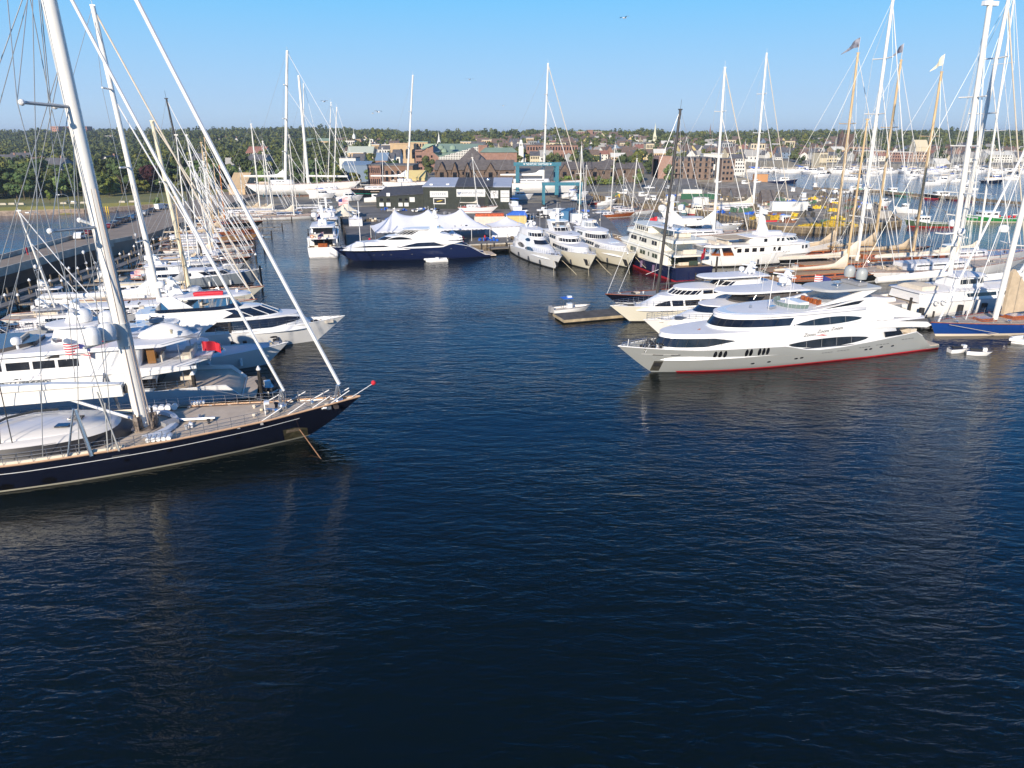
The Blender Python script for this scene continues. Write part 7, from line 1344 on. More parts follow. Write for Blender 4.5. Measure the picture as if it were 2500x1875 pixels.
for px, py, i, lab in ((10, 452, 3, 'at the left edge among the park trees'), (60, 412, 3, 'at the left edge among the park trees'), (100, 418, 5, 'among the trees behind the park lawn'), (132, 430, 0, 'among the trees behind the park lawn'), (150, 436, 3, 'among the trees behind the park lawn'), (32, 420, 3, 'at the left edge among the park trees'), (280, 425, 0, 'among the trees behind the park lawn'), (450, 380, 2, 'in the woods behind the left masts'), (500, 420, 3, 'in the woods behind the left masts'), (545, 348, 6, 'in the woods behind the left masts'), (580, 360, 0, 'in the woods behind the left masts'), (270, 353, 2, 'in the woods behind the left masts'), (636, 400, 6, 'in the woods behind the left masts'), (700, 350, 4, 'in the woods behind the left masts'), (568, 440, 2, 'in the woods behind the left masts'), (640, 425, 3, 'in the woods behind the left masts')):
    x, y, z, tt = hit(px, py); place_house(x, y, i, rnd.uniform(-.4, .4)+(1.57 if i == 0 else 0), lab, 1.5, 1)
PLACE.sort(key=lambda p: p[0]); V = []; Fc = []; MI = []; mset = []
for k, (y, x, i, a, where, sc) in enumerate(PLACE):
    if len(occupied) < 285: place_house(x, y, i, a, where, sc, 1.7); continue
    if any(abs(x-p)+abs(y-q) < 7 for p, q in occupied): continue
    occupied.append((x, y)); z = max(hill(x, y), 1.6); ca, sa = math.cos(a)*sc, math.sin(a)*sc
    for c, _ in HT_[i][1][1]:
        me = c.data; m_ = me.materials[0]
        if m_ not in mset: mset.append(m_)
        n0 = len(V); V += [(x+v.co.x*ca-v.co.y*sa, y+v.co.x*sa+v.co.y*ca, z+v.co.z*sc) for v in me.vertices]; Fc += [tuple(n0+j for j in p.vertices) for p in me.polygons]; MI += [mset.index(m_)]*len(me.polygons)
if V:
    me = bpy.data.meshes.new('distant_houses'); me.from_pydata(V, [], Fc); [me.materials.append(m_) for m_ in mset]; me.polygons.foreach_set('material_index', MI); o = bpy.data.objects.new('distant_houses', me); COL.objects.link(o); tag(o, 'mass of small houses farthest back in the town under the hillside woods', 'houses', kind='stuff')
for i, (l, h) in enumerate(HP):
    if i not in first:
        for c in kids(h): bpy.data.objects.remove(c)
        bpy.data.objects.remove(h)
for i in range(34):
    px = rnd.uniform(1130, 2080) if i % 4 else rnd.uniform(830, 1000); d_ = rnd.uniform(560, 900); w_ = rnd.uniform(18, 45); top = rnd.uniform(350, 372)
    building(['pale flat roofed block among the town houses', 'tan block with flat roof among the town houses', 'cream block with many windows among the town houses'][i % 3], px-w_/2, px+w_/2, 390, top, [HW, HC, HC, HG][i % 4] if i % 3 != 1 else TAN, [RG, HW, RB][i % 3], 12, rnd.choice([0, 0, 3]), 2, 5, rnd.uniform(-.2, .2), dist=d_, hfix=rnd.uniform(8, 14))[0]['group'] = 'blocks in the middle of town '+'abc'[i % 3]
building('tan domed exhibition hall behind the left masts', 560, 600, 470, 425, TAN, TAN, 20, 6, 0, 0, dist=330)
# ================================================================ fishing pier clutter and boats
def fishboat(label, px, py, L, hm, ang, house=WHITE, boot=None, mast=True, xy=None, gear=None, group=None):
    x, y = xy or W(px, py); t = thing('fishing_boat', label, 'fishing boat', (x-math.cos(ang)*L/2, y-math.sin(ang)*L/2, 0), ang, group); B = L*.16
    H = Hull(L, B, [(0, 1.1), (L*.5, 1.3), (L, 2.4)], rk=1.4, ts=.85, fl=.25, p=2.6); H.band(lambda x: -.5, H.zs, n=20).ob('hull', hm, t, ang=50); H.deck(.35, n=12).ob('deck', mat('work_deck', (.35, .33, .28), .8, var=.2), t); H.rail(0, .08, n=16).ob('rail_cap', house, t)
    if boot: H.band(lambda x: -.02, lambda x: .25, off=.02, nz=1, n=16).ob('boot_stripe', boot, t)
    T = Tier(L*.48, L*.76, 1.2, 3.4, B*.62, 1.2, .3, 3, tum=.05); T.solid(2).ob('wheelhouse', house, t, ang=50); wins(t, T, even(L*.52, L*.68, 2.4, 3.0, 3)); T.wrap(2.4, 3.0, .2, .03, 8).ob('windshield', GLASS, t); T.cap(.2, .12, .06).ob('roof', house, t)
    if mast:
        m = MB().tube([(L*.5, 0, 3.4), (L*.5, 0, 8)], .09, 5).tube([(L*.5, 0, 7), (L*.12, 0, 4.6)], .06, 5).tube([(L*.12, B*.6, 1.2), (L*.12, B*.5, 4.6), (L*.12, -B*.5, 4.6), (L*.12, -B*.6, 1.2)], .07, 5).box(L*.5-.7, L*.5+.7, -.05, .05, 5.8, 5.95); m.ob('mast_and_gantry', TIMBER, t)
    if gear:
        for k in range(9): MB().ball((L*.06+k*L*.04, rnd.uniform(-B*.5, B*.5), 1.6), .45, 8).ob('buoy', gear, t)
    return t
GB = mat('bright_green_hull', (.02, .22, .05), .4, var=.1); MG = mat('mint_green_hull', (.10, .38, .25), .5)
fishboat('cream fishing boat with red trim moored at the fish pier corner', 1710, 528, 13, CREAM, 2.95, CREAM, REDB, xy=(72.5, 272))
fishboat('white and olive trawler moored along the fish pier end', 2262, 553, 15.5, mat('olive_hull', (.06, .10, .05), .5), math.pi-.03, WHITE, REDB)
fishboat('bright green trawler with red buoys on deck near the right edge', 2425, 540, 23, GB, math.pi, WHITE, mat('cream_boot', (0, 0, 0)), gear=RED)
fishboat('mint green dragger moored along the far timber pier', 2185, 475, 16, MG, math.pi, WHITE); fishboat('small mint green boat at the far timber pier', 2100, 466, 11, MG, math.pi, WHITE)
fishboat('dark hulled workboat with white cabin along the far timber pier', 2310, 485, 24, BLACKH, 3.0, WHITE, REDB); fishboat('black lobster boat loaded with red buoys behind the classic yacht', 1905, 552, 12, BLACKH, .1, WHITE, gear=RED, mast=False)
fishboat('navy hulled research ferry with white decks at the far end of the fish pier', 1902, 446, 24, mat('explorer_navy', (0, 0, 0)), 0, WHITE, None)
for i, (px, py, a) in enumerate(((1935, 475, 1.4), (1962, 490, 1.5), (2010, 480, 1.5), (2040, 476, 1.6), (2025, 505, .2), (1955, 505, .1), (2090, 500, 1.4), (2120, 520, 1.3), (1990, 462, 1.5), (2150, 505, .2), (2215, 520, 2.8), (1690, 520, .2), (1600, 497, 2.7), (1480, 500, .4), (1560, 487, .3), (1530, 480, 2.9), (1810, 455, 0), (1745, 452, .3), (1840, 452, .2), (2075, 470, .3))):
    fishboat('small white lobster boat berthed at the fishing docks', px, py, 10, WHITE, a, WHITE, [REDB, None, TEAL][i % 3], mast=i % 2 == 0, group='small lobster boats of the fishing docks')
wall_line('timber_pier', 'long dark timber pier crossing the harbour behind the wooden masts', [(168, 400), (188, 377), (205, 342), (222, 305), (238, 280)], .4, 1.5, TIMBER, 2.4, posts=3, pm=TIMBER)
catwalk('timber finger pier beyond the fishing pier', [(128, 330), (185, 372)], 2.4, 1.3, 4, False)
def heap(label, x, y, w, d, h, m, z=1.55, nm='gear_heap', n=26, s=.9):
    b = MB(); r = random.Random(int(x*7+y))
    for _ in range(n):
        a, c_ = r.uniform(-w/2, w/2), r.uniform(-d/2, d/2); q = s*r.uniform(.6, 1.2); hh = h*(1-abs(a)/w)*r.uniform(.5, 1.1); b.box(-q, q, -q*.6, q*.6, 0, hh, r.uniform(0, 3), (a, c_))
    o = b.ob(nm, m, None, False, loc=(x, y, z)); return tag(o, label, 'fishing gear')
NETY = mat('yellow_net', (.50, .34, .03), .95, var=.3, scale=3, bump=.6, bscale=8); NETG = mat('green_net', (.08, .16, .10), .95, var=.4, scale=3); POTS = mat('wire_traps', (.14, .12, .09), .9, var=.5, scale=4)
heap('long heap of yellow netting at the edge of the fish pier', 88.5, 241, 16, 3, 1.6, NETY, n=50); heap('yellow netting heap behind the black lobster boat', 101, 222, 13, 3, 1.8, NETY, n=50); heap('second yellow netting bank nearer the water', 94, 219.5, 10, 2.5, 1.2, NETY, n=34)
for i in range(150):
    x = rnd.uniform(40, 150); y = rnd.uniform(222, 345)
    if y < np.interp(x, [38, 52, 66, 79, 82, 99, 128, 150], [350, 300, 290, 245, 225, 222, 240, 300]): continue
    g = rnd.choice([('blue tubs stacked on the fishing pier', BLUET, .8), ('wire traps stacked on the fishing pier', POTS, 1.4), ('green netting piled on the fishing pier', NETG, 1.0), ('orange and yellow gear on the fishing pier', YELLOW, .9), ('rusty dredges stacked on the fishing pier', mat('rust', (.2, .09, .05), .9, var=.3), 1.0), ('wire traps stacked on the fishing pier', POTS, 1.6), ('pale fish boxes stacked on the fishing pier', SAILC, .8), ('wire traps stacked on the fishing pier', POTS, 1.1)])
    heap(g[0], x, y, 5, 3, g[2]*1.6, g[1], n=9, s=.5)['group'] = g[0].split(' stacked')[0].split(' piled')[0]
building('grey fish shed with pale doors near the pier middle', 1790, 1830, 476, 462, HG, SHR, 8, 3, 1, 3, dist=330); building('tan fish shed with gabled roof', 1764, 1790, 474, 461, mat('tan_shed', (.42, .28, .12), .9), SHR, 8, 3, 1, 3, dist=335)
building('brown pier hut with white trimmed gable', 1862, 1893, 486, 466, BRN, SHR, 7, 4, 1, 2, dist=300); building('white sheds with red door along the pier road', 1650, 1700, 462, 446, HW, RG, 8, 3, 1, 5, dist=400)
container('green fence panel wall on the fishing pier', 76, 322, 16, .4, 2.4, 0, mat('dark_green_fence', (.02, .10, .05), .7), ribs=False, name='fence', z=1.55)['category'] = 'fence'
container('long white semi trailer on the fishing pier', 97, 266, 13.5, 2.8, 3.4, .02, mat('trailer_white', (0, 0, 0)), z=1.8); container('white box trailer by the green fence', 74, 291, 6, 2.6, 3, 0, mat('trailer_white', (0, 0, 0)), z=1.8); container('square white tank box at the end of the fish pier', 127, 243, 5, 2.4, 2.4, .6, mat('bulk_box', (.5, .46, .4), .7), z=1.6); container('white box truck body parked near the sheds', 80, 336, 9, 2.6, 3, .02, HW, z=1.8)
container('orange wooden barge house by the navy ferry', 152, 452, 8, 5, 5, 0, mat('orange_wood', (.5, .25, .1), .8), z=1, ribs=False)
for i in range(46):
    x = rnd.uniform(-50, 28); y = 175+(x+40)*.27+rnd.uniform(2, 6) if i < 20 else rnd.uniform(262, 275) if i < 30 else rnd.uniform(235, 300)
    if -45 < x < 2 and 276 < y < 303: continue
    if x < -38: y = max(y, 235)
    g = rnd.choice([('blue crates stacked in the shipyard', BLUET), ('grey gear stacked in the shipyard', GREYP), ('pale boxes stacked in the shipyard', SAILC), ('dark equipment stacked in the shipyard', DARKC), ('timber stacked in the shipyard', TIMBER)])
    heap(g[0], x, y, 2.6, 1.6, 1.1, g[1], 1.6, 'gear_stack', 4, .4)['group'] = g[0]
for i, (x, y, a) in enumerate(((-41, 268, .2), (-34, 270, 1.2), (-27, 267, .5), (-20, 270, 2.8), (6, 262, .4), (9, 250, 1.9), (24, 262, 1.6), (-58, 262, 1.9), (25, 214, .3))): t = tender(['grey', 'white', 'dark'][i % 3]+' inflatable dinghy parked on the shipyard ground', (x, y), (math.cos(a), math.sin(a)), 6, [GREYP, WHITE, RUB][i % 3], grp='dinghies parked on the shipyard ground '+'abc'[i % 3]); t.location.z = 1.9
# ================================================================ moored boats of the outer harbour
def proto_cruiser(i):
    L = 9; t = thing('motor_boat', '', 'motor boat', (0, -600, 0)); H = Hull(L, 1.5, [(0, .9), (L, 1.5)], rk=1.2, ts=.9); H.band(lambda x: -.3, H.zs, n=12, nz=3).ob('hull', WHITE, t); H.deck(.1, n=8).ob('deck', ROOFW, t)
    T = Tier(2.5, 6.5, .9, 2.2, 1.1, 1.5, .8); T.solid(2).ob('cabin', WHITE, t); wins(t, T, even(3, 5, 1.5, 2.0, 2)); T.wrap(1.5, 2.0, .2, .03, 8).ob('windshield', GLASS, t)
    if i: MB().box(2.2, 5, -1.1, 1.1, 2.9, 3).ob('hardtop', [BLUET, CANVAS][i-1], t, False)
    return tree_of(t)
def proto_sloop(i, hm):
    L = 11; t = thing('sailing_boat', '', 'sailing boat', (0, -600, 0)); H = Hull(L, 1.6, [(0, .9), (L, 1.4)], rk=1.5, tr=-1, ts=.6); H.band(lambda x: -.3, H.zs, n=12, nz=3).ob('hull', hm, t); H.deck(.05, n=8).ob('deck', SAILC, t)
    T = Tier(3, 7.5, .9, 1.5, .9, 1.5, .6); T.solid(2).ob('cabin', WHITE, t); MB().tube([(6.2, 0, .9), (6.1, 0, 14)], .1, 5, .06).ob('mast', MASTW, t); MB().tube([(6, 0, 2.2), (1.8, 0, 2.3)], .2, 6).ob('boom_cover', [BLUET, SAILC, CANVAS][i], t); MB().tube([(10.8, 0, 1.4), (6.1, 0, 13.6)], .05, 4).tube([(.1, 0, .9), (6.1, 0, 14)], .03, 4).ob('stay', RIG, t)
    return tree_of(t)
PR = [('motor boat', 'white cabin motor boat', proto_cruiser(0)), ('motor boat', 'white motor boat with blue canopy', proto_cruiser(1)), ('motor boat', 'white motor boat with tan canopy', proto_cruiser(2)), ('sail', 'white sloop with blue boom cover', proto_sloop(0, WHITE)), ('sail', 'white sloop with cream boom cover', proto_sloop(1, WHITE)), ('sail', 'navy sloop with tan boom cover', proto_sloop(2, NAVY))]
usedp = set()
def moor(x, y, i, ang, where, sc=1.):
    lab = PR[i][1]+' '+where; g = 'boats '+where
    if i not in usedp: usedp.add(i); o = PR[i][2][0]; o.location = (x, y, 0); o.rotation_euler = (0, 0, ang); o.scale = (sc,)*3; tag(o, lab, None, g); return
    dup(PR[i][2], (x, y, 0), ang, lab, g, sc)
hp = [(1985, 432, 0), (1982, 423, 3), (2052, 426, 4), (2102, 440, 2), (2104, 430, 3), (2145, 424, 4), (2130, 420, 4), (2212, 438, 0), (2240, 434, 4), (2250, 430, 0), (2275, 446, 2), (2290, 452, 2), (2296, 425, 3), (2312, 434, 3), (2325, 438, 4), (2318, 444, 0), (2392, 446, 5), (2380, 422, 4), (2420, 424, 4), (2415, 432, 5), (2470, 436, 0), (2490, 440, 4), (2450, 440, 3), (2384, 464, 0), (2350, 450, 0), (2360, 430, 3), (2190, 412, 4), (2064, 418, 3), (1870, 418, 0), (2090, 470, 1), (2340, 418, 3), (2400, 412, 4), (2440, 415, 3), (2165, 405, 0), (2030, 412, 4), (1690, 436, 3), (1715, 440, 4), (1738, 446, 0)]
for px, py, i in hp: x, y = W(px, py); moor(x, y, i, rnd.uniform(-.5, .5)+(math.pi if rnd.random() < .3 else 0), 'moored in the open harbour', rnd.uniform(.9, 1.5))
for i, (x, y, a) in enumerate(((22, 318, .1), (27, 306, 1.7), (-2, 312, .2), (24, 325, .3), (2, 262, 1.8), (-62, 300, .2), (-75, 305, .3), (-50, 318, .2), (-28, 330, .1), (-8, 328, .4), (-90, 318, .3))): 
    o = dup(PR[i % 3][2], (x, y, 2.6), a, PR[i % 3][1]+' standing on land in the shipyard', 'motor boats on land in the shipyard '+'abc'[i % 3], 1.3)
for k in range(120):
    x = rnd.uniform(175, 475); y = rnd.uniform(585, 640) if x > 230 else rnd.uniform(600, 640); moor(x, y, rnd.choice([0, 0, 1, 2, 0, 3, 4, 4, 5]), rnd.choice([1.57, -1.57, 0, 3.1])+rnd.uniform(-.1, .1), 'packed in the far marina', rnd.uniform(1., 2.0))
for (a, b) in (((170, 622), (300, 600)), ((300, 625), (440, 590)), ((250, 640), (262, 590)), ((360, 640), (372, 585))): catwalk('low marina pontoon along the far shore', [a, b], 3, .9, 12, False)['group'] = 'marina pontoons of the far shore'
# ================================================================ trees
def crown(seed, n=1500, h=12., w=5.2, lumps=15, leaf=.55, low=.22, cone=0.):
    r = np.random.default_rng(seed); L_ = []
    for i in range(lumps):
        z = r.uniform(low+.08, .9); prof = math.sin(math.pi*min(1, (z-low+.12)/(1.15-low)))**.6*(1-cone*z); a = r.uniform(0, 6.283); q = w*prof*r.uniform(.15, .72)
        L_.append((q*math.cos(a), q*math.sin(a), z*h, w*r.uniform(.30, .50)*(1-.35*z)))
    L_ = np.array(L_); k = r.choice(lumps, n, p=L_[:, 3]**2/np.sum(L_[:, 3]**2)); d = r.normal(size=(n, 3)); d /= np.linalg.norm(d, axis=1)[:, None]
    rr = L_[k, 3]*(r.uniform(.55, 1.08, n)); C_ = L_[k, :3]+d*rr[:, None]*np.array([1, 1, .8])
    nrm = d+r.normal(size=(n, 3))*.28; nrm /= np.linalg.norm(nrm, axis=1)[:, None]; u = np.cross(nrm, r.normal(size=(n, 3))); u /= np.linalg.norm(u, axis=1)[:, None]; v = np.cross(nrm, u); s = (leaf*r.uniform(.6, 1.3, n))[:, None]
    return np.stack([C_-u*s-v*s*.7, C_+u*s-v*s*.5, C_+u*s*.8+v*s*.7, C_-u*s*.6+v*s*.8], 1)   # n,4,3
def quadmesh(name, Q, m):
    n = len(Q); me = bpy.data.meshes.new(name); me.vertices.add(n*4); me.vertices.foreach_set('co', Q.reshape(-1)); me.loops.add(n*4); me.loops.foreach_set('vertex_index', np.arange(n*4, dtype=np.int32)); me.polygons.add(n); me.polygons.foreach_set('loop_start', np.arange(0, n*4, 4, dtype=np.int32)); me.polygons.foreach_set('loop_total', np.full(n, 4, dtype=np.int32)); me.materials.append(m); me.update(calc_edges=True); me.validate(); return me
def leafmat(name, c1, c2):
    m = mat(name, c1, .8, var=.3, scale=.35, col2=c2, spec=.15); nt = m.node_tree; b = nt.nodes['Principled BSDF']; oi = nt.nodes.new('ShaderNodeObjectInfo'); hs = nt.nodes.new('ShaderNodeHueSaturation')
    src = b.inputs['Base Color'].links[0].from_socket; mr = nt.nodes.new('ShaderNodeMapRange'); mr.inputs[3].default_value = .65; mr.inputs[4].default_value = 1.45; nt.links.new(oi.outputs['Random'], mr.inputs[0]); nt.links.new(mr.outputs[0], hs.inputs['Value'])
    mh = nt.nodes.new('ShaderNodeMapRange'); mh.inputs[3].default_value = .47; mh.inputs[4].default_value = .52; nt.links.new(oi.outputs['Random'], mh.inputs[0]); nt.links.new(mh.outputs[0], hs.inputs['Hue']); nt.links.new(src, hs.inputs['Color']); nt.links.new(hs.outputs[0], b.inputs['Base Color']); return m
LF = [leafmat('leaves_mid', (.085, .125, .04), (.15, .185, .065)), leafmat('leaves_dark', (.05, .085, .032), (.095, .13, .05)), leafmat('leaves_yellow_green', (.11, .15, .03), (.18, .20, .05)), leafmat('leaves_copper', (.05, .022, .022), (.085, .035, .03))]
BARK = mat('bark', (.12, .09, .06), .95, var=.3, scale=2)
TP = []
for i, (h, w, lu, mi, cone, lf) in enumerate(((12, 5.5, 16, 0, 0, .5), (14, 6, 18, 1, 0, .55), (10, 5, 14, 2, 0, .45), (13, 5, 15, 0, .3, .5), (15, 6.5, 20, 1, .1, .6), (11, 6, 16, 3, 0, .5), (9, 4.2, 12, 0, .1, .42), (5, 1.8, 6, 2, 0, .3))):
    cm = quadmesh('crown', crown(40+i, 1700 if i < 7 else 260, h, w, lu, lf, .2, cone), LF[mi]); t = thing('tree', '', 'tree', (0, -700, 0)); c = bpy.data.objects.new('crown', cm); COL.objects.link(c); c.parent = t
    m = MB().tube([(0, 0, -1), (.1, 0, h*.3), (-.1, .1, h*.62)], h*.026, 7, h*.009)
    for k in range(4): a = k*1.6+i; m.tube([(.05, 0, h*(.28+.06*k)), (w*.4*math.cos(a), w*.4*math.sin(a), h*(.5+.08*k))], h*.012, 5, h*.005)
    m.ob('trunk', BARK, t); TP.append(tree_of(t))
tl = ['broad mid green tree', 'large dark green tree', 'yellow green leafy tree', 'tapering green tree', 'tall dark spreading tree', 'copper leaved tree', 'small rounded green tree', 'thin young tree']
tu = set()
def tree(x, y, i, sc, where, label=None):
    lab = label or tl[i]+' '+where; g = None if label else tl[i]+'s '+where; z = max(hill(x, y), 1.5)-.3; a = rnd.uniform(0, 6.28)
    if i not in tu: tu.add(i); o = TP[i][0]; o.location = (x, y, z); o.rotation_euler = (0, 0, a); o.scale = (sc,)*3; tag(o, lab, None, g); return
    o = dup(TP[i], (x, y, z), a, lab, g, sc)
    if not g and 'group' in o: del o['group']
for px, py, i, sc, lab in ((10, 480, 0, 1.1, 'green tree with pale trunk at the left edge of the lawn'), (123, 500, 7, 1.15, 'thin young tree alone on the lawn'), (362, 470, 5, 1.35, 'large copper leaved tree behind the cream mast'), (268, 480, 2, 1.0, 'bright green tree at the lawn edge left of the copper tree'), (240, 483, 0, 1.0, 'mid green tree standing on the lawn right of the big mast'), (385, 505, 6, .45, 'round bush beside the parked van'), (1048, 428, 6, 1.45, 'dense round tree at the left end of the shingled inn'), (1507, 440, 6, 1.4, 'round green tree between the shingled wings'), (1630, 448, 6, 1.2, 'green tree at the corner of the brown waterfront inn'), (1003, 398, 2, 1.3, 'light green tree left of the brick hotel'), (856, 478, 6, .7, 'small tree beside the yellow box in the yard')):
    x, y, z, tt = hit(px, py); tree(x, y, i, sc, '', lab)
for k in range(14): px = 1070+14*k+rnd.uniform(-6, 6); tree(X_(px, 392), 392, rnd.choice([6, 0]), rnd.uniform(.3, .5), 'along the front of the shingled inn')
for k in range(12): px = 1365+14*k+rnd.uniform(-6, 6); tree(X_(px, 400), 400, rnd.choice([6, 2]), rnd.uniform(.4, .65), 'along the front of the right shingled wing')
pts = []; y = 298.
while y < 2700:
    sp = 7.5+(y-298)*.0125; half = .8*y+20; x = -half
    while x < half:
        xx, yy = x+rnd.uniform(-.4, .4)*sp, y+rnd.uniform(-.4, .4)*sp; x += sp
        if hill(xx, yy) < 1.5: continue
        px = CX_+F_*xx/(yy*ct+(H_-5)*st)
        if xx < -150:
            if yy < max(299, 345+(xx+170)*1.05): continue
            dens = .95
        else:
            if yy < 375: continue
            dens = .75 if px < 840 else (.2 if yy < 620 else .3 if yy < 850 else .55 if yy < 1050 else .92)
            if px > 1550 and yy < 1000: dens = .16 if yy < 760 else .4
            if px > 2060 and yy < 720: dens = .05
            if yy < 560 and X_(1000, yy) < xx < X_(1500, yy): dens = 0
            if yy < 500 and X_(1590, yy) < xx < X_(1760, yy): dens = 0
        if px > 2600 or px < -120: continue
        if xx < -118 and 302 < yy < 352 and xx > -150: continue
        if rnd.random() > dens: continue
        if any(abs(xx-a)+abs(yy-b) < 11 and yy < 700 for a, b in occupied): continue
        pts.append((xx, yy))
    y += sp*.95
pts.sort(key=lambda p: p[1]); near = pts[:255]; far = pts[255:]
for x, y in near: tree(x, y, rnd.choice([0, 0, 1, 1, 3, 4, 6, 2]), rnd.uniform(.7, 1.05), 'in the woods behind the park' if x < -60 else 'between the town houses')
NF = {0: [], 1: [], 2: []}
base = {k: crown(80+k, 150, [11, 12, 9, 12, 13, 10, 9.5, 11][k], [6.2, 6, 6.4, 7.4, 6.6, 7, 5.4, 6.2][k], [10, 9, 8, 12, 10, 11, 8, 9][k], 1.15, .1, [0, 0, 0, 0, .2, 0, 0, .1][k]) for k in range(8)}
for x, y in far:
    k = rnd.randrange(8); q = base[k]
    if y > 900: q = q[:max(50, int(150-(y-900)*.09))]*1.0
    s = rnd.uniform(.7, 1.25)*(1+max(0, y-900)*.00025)*(rnd.choice([.85, 1, 1, 1.1, 1.25]) if y > 900 else 1); a = rnd.uniform(0, 6.28); R2 = np.array([[math.cos(a), -math.sin(a), 0], [math.sin(a), math.cos(a), 0], [0, 0, 1]]); NF[rnd.choice([0, 0, 1, 1, 2])].append((q@R2.T)*s+np.array([x, y, hill(x, y)-1]))
Q = np.concatenate([np.concatenate(v) for v in NF.values()]); me = quadmesh('distant_woods', Q, LF[0]); me.materials.append(LF[1]); me.materials.append(LF[2])
ix = np.concatenate([np.full(sum(len(a) for a in v), i, dtype=np.int32) for i, v in NF.items()]); me.polygons.foreach_set('material_index', ix)
o = bpy.data.objects.new('distant_woods', me); COL.objects.link(o); tag(o, 'green woods covering the far hillside behind the town', 'woods', kind='stuff')
print('trees', len(near), len(far), 'houses', len(occupied))
# ================================================================ birds, people
def gull(px, py, d, s, lab, a=0):
    t = thing('seagull', lab, 'bird', (X_(px, d), d, H_-(py-334)/F_*d), a, None); GW = mat('gull_white', (.8, .8, .8), .7); GG = mat('gull_grey', (.3, .32, .34), .8)
    b = MB().tube([(-.28, 0, 0), (-.12, 0, 0), (.1, 0, .02), (.24, 0, .04), (.33, 0, .03)], .03, 8); 
    b.v = [(x, y*(1+2.4*math.exp(-((x)/.16)**2)), z*(1+2*math.exp(-(x/.16)**2))) for x, y, z in b.v]; b.ob('body', GW, t); 
    for sd in (1, -1): MB().grid([[(.1-.0*k, sd*y, z+.02), (-.08-.05*y, sd*y, z)] for k, (y, z) in enumerate(((.03, .02), (.3, .16), (.5, .17), (.72, .08)))]).ob('wing', GG, t)
    t.scale = (s,)*3; return t
gull(1508, 90, 90, 1.0, 'seagull gliding highest in the sky right of centre', .6); gull(930, 281, 110, 1.1, 'seagull with spread wings low over the town skyline', 2.6); gull(917, 284, 150, .9, 'tiny distant seagull just left of the low gliding one', .3); gull(1150, 213, 120, 1.0, 'seagull left of the central mast', 1.2); gull(1229, 268, 130, .9, 'small seagull just above the horizon near the centre', 2.0)
gull(803, 259, 331, 3.0, 'bird perched at the head of the slender mast', 1.)
def person(x, y, z, top, legs, lab, ang=0, grp=None):
    V = [(0, 0, .95), (0, 0, 1.2), (0, 0, 1.42), (0, 0, 1.55), (0, 0, 1.68), (.02, .2, 1.4), (.1, .26, 1.15), (.18, .24, .92), (.02, -.2, 1.4), (.1, -.26, 1.15), (.18, -.24, .92), (0, .1, .9), (0, .12, .5), (0, .12, .06), (.16, .12, .03), (0, -.1, .9), (.05, -.12, .5), (.02, -.12, .06), (.18, -.12, .03)]
    E_ = [(0, 1), (1, 2), (2, 3), (3, 4), (2, 5), (5, 6), (6, 7), (2, 8), (8, 9), (9, 10), (0, 11), (11, 12), (12, 13), (13, 14), (0, 15), (15, 16), (16, 17), (17, 18)]; R_ = [.15, .15, .17, .06, .11, .07, .05, .04, .07, .05, .04, .1, .07, .05, .04, .1, .07, .05, .04]
    me = bpy.data.meshes.new('person'); me.from_pydata(V, E_, []); o = bpy.data.objects.new('person', me); COL.objects.link(o); o.modifiers.new('skin', 'SKIN'); 
    for i, r in enumerate(R_): me.skin_vertices[0].data[i].radius = (r, r)
    me.skin_vertices[0].data[0].use_root = True; o.modifiers.new('sub', 'SUBSURF').levels = 1; me.materials.append(top); o.location = (x, y, z); o.rotation_euler = (0, 0, ang); tag(o, lab, 'person', grp)
    MB().lathe([(.13, .5), (.19, .9), (.17, 1.0)], 0, 0, 10).ob('trousers', legs, o); MB().ball((0, 0, 1.71), .11, 8).ob('hair', RUB, o)
for k in range(14):
    x = rnd.uniform(-38, 22); y = 175+(x+40)*.27+rnd.uniform(2, 8); person(x, y, 1.6, [HG, RED, HW, BLUET, DARKC][k % 5], DARKC, 'person on the quay between the yachts and the tents', k, 'people strolling along the shipyard quay')
for i, (px, py, z, c, lab) in enumerate(((68, 622, 3, RED, 'person in a red top standing by the causeway parapet'), (1062, 588, 1.6, HG, 'person standing under the right end of the marquee'), (1110, 590, 1.6, RED, 'person in red on the quay between the tents'), (800, 560, 1.6, HW, 'person in a white shirt walking on the slip quay'))):
    x, y = W(px, py, z); person(x, y, z, c, DARKC, lab, i)
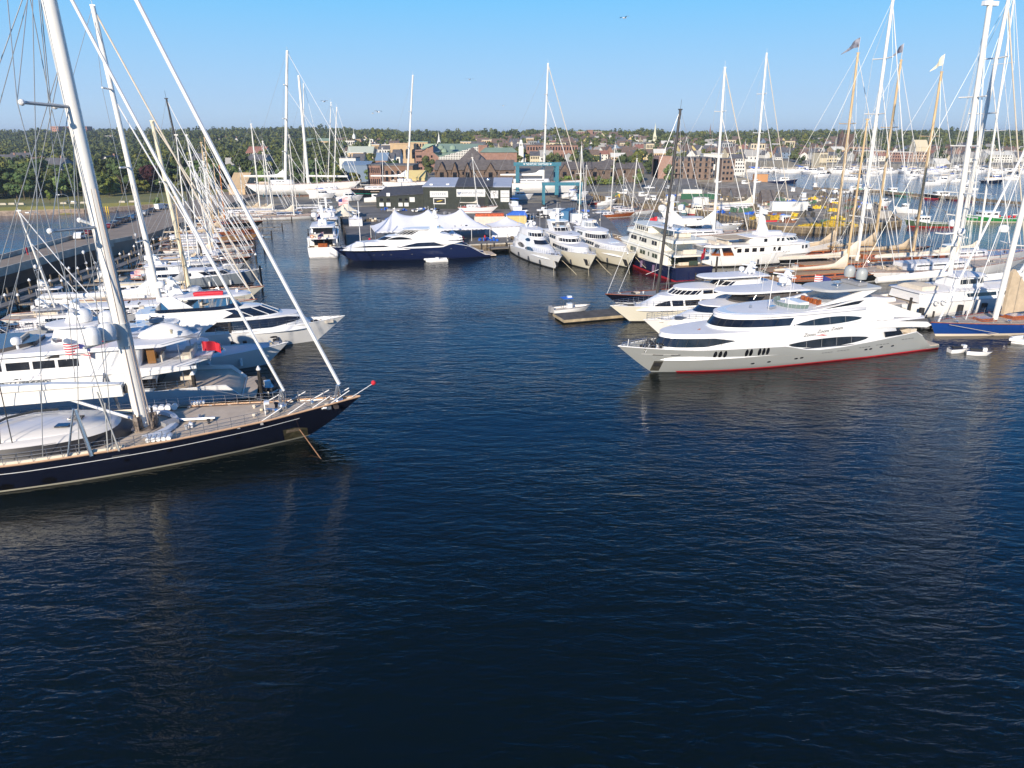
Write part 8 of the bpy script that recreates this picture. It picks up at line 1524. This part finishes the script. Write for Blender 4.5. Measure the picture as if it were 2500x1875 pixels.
# ================================================================ light
hz = bpy.data.materials.new('haze'); hz.use_nodes = True; n_ = hz.node_tree; n_.nodes.remove(n_.nodes['Principled BSDF']); pv = n_.nodes.new('ShaderNodeVolumePrincipled'); pv.inputs['Density'].default_value = .00014; pv.inputs['Color'].default_value = (.80, .88, 1, 1); pv.inputs['Anisotropy'].default_value = .2
n_.links.new(pv.outputs[0], n_.nodes['Material Output'].inputs['Volume']); tag(MB().box(-5060, 5060, -1560, 7060, -4.2, 84).ob('haze', hz, None, False), kind='stuff')
EL, AZ = math.radians(22), math.radians(198)
w = bpy.data.worlds.new('World'); SC.world = w; w.use_nodes = True; nt = w.node_tree; bg = nt.nodes['Background']; bg.inputs['Strength'].default_value = .128
sk = nt.nodes.new('ShaderNodeTexSky'); sk.sky_type = 'NISHITA'; sk.sun_disc = False; sk.sun_elevation = EL; sk.sun_rotation = AZ; sk.air_density = 1.0; sk.dust_density = .3; sk.ozone_density = 3
tc = nt.nodes.new('ShaderNodeTexCoord'); sp = nt.nodes.new('ShaderNodeSeparateXYZ'); nt.links.new(tc.outputs['Generated'], sp.inputs[0]); rp = nt.nodes.new('ShaderNodeValToRGB'); e = rp.color_ramp.elements
for p_, c in ((0, (3.2, 4.3, 5.5)), (.05, (2.5, 3.9, 5.6)), (.16, (1.2, 3.5, 5.9)), (.23, (.5, 2.7, 6.2)), (.34, (.14, 1.9, 6.0)), (.55, (.05, .8, 3.0)), (1., (.05, .4, .95))):
    q = e[0] if p_ == 0 else (e[-1] if p_ == 1. else e.new(p_)); q.color = (*c, 1)
nt.links.new(sp.outputs['Z'], rp.inputs[0]); mx = nt.nodes.new('ShaderNodeMixRGB'); mx.inputs[0].default_value = .96; nt.links.new(sk.outputs[0], mx.inputs[1]); nt.links.new(rp.outputs[0], mx.inputs[2]); nt.links.new(mx.outputs[0], bg.inputs[0])
sl = bpy.data.lights.new('sun', 'SUN'); sl.energy = 4.8; sl.angle = math.radians(.53); sl.color = (1., .89, .74); so = bpy.data.objects.new('sun', sl); COL.objects.link(so)
sv = Vector((math.sin(AZ)*math.cos(EL), math.cos(AZ)*math.cos(EL), math.sin(EL))); so.rotation_euler = (-sv).to_track_quat('-Z', 'Y').to_euler(); so.location = (0, 0, 100)
SC.view_settings.view_transform = 'Standard'; SC.view_settings.look = 'None'; SC.view_settings.gamma = 1; SC.view_settings.exposure = .42
SC.cycles.max_bounces = 6; SC.cycles.diffuse_bounces = 3; SC.cycles.glossy_bounces = 4; SC.cycles.caustics_reflective = False; SC.cycles.caustics_refractive = False
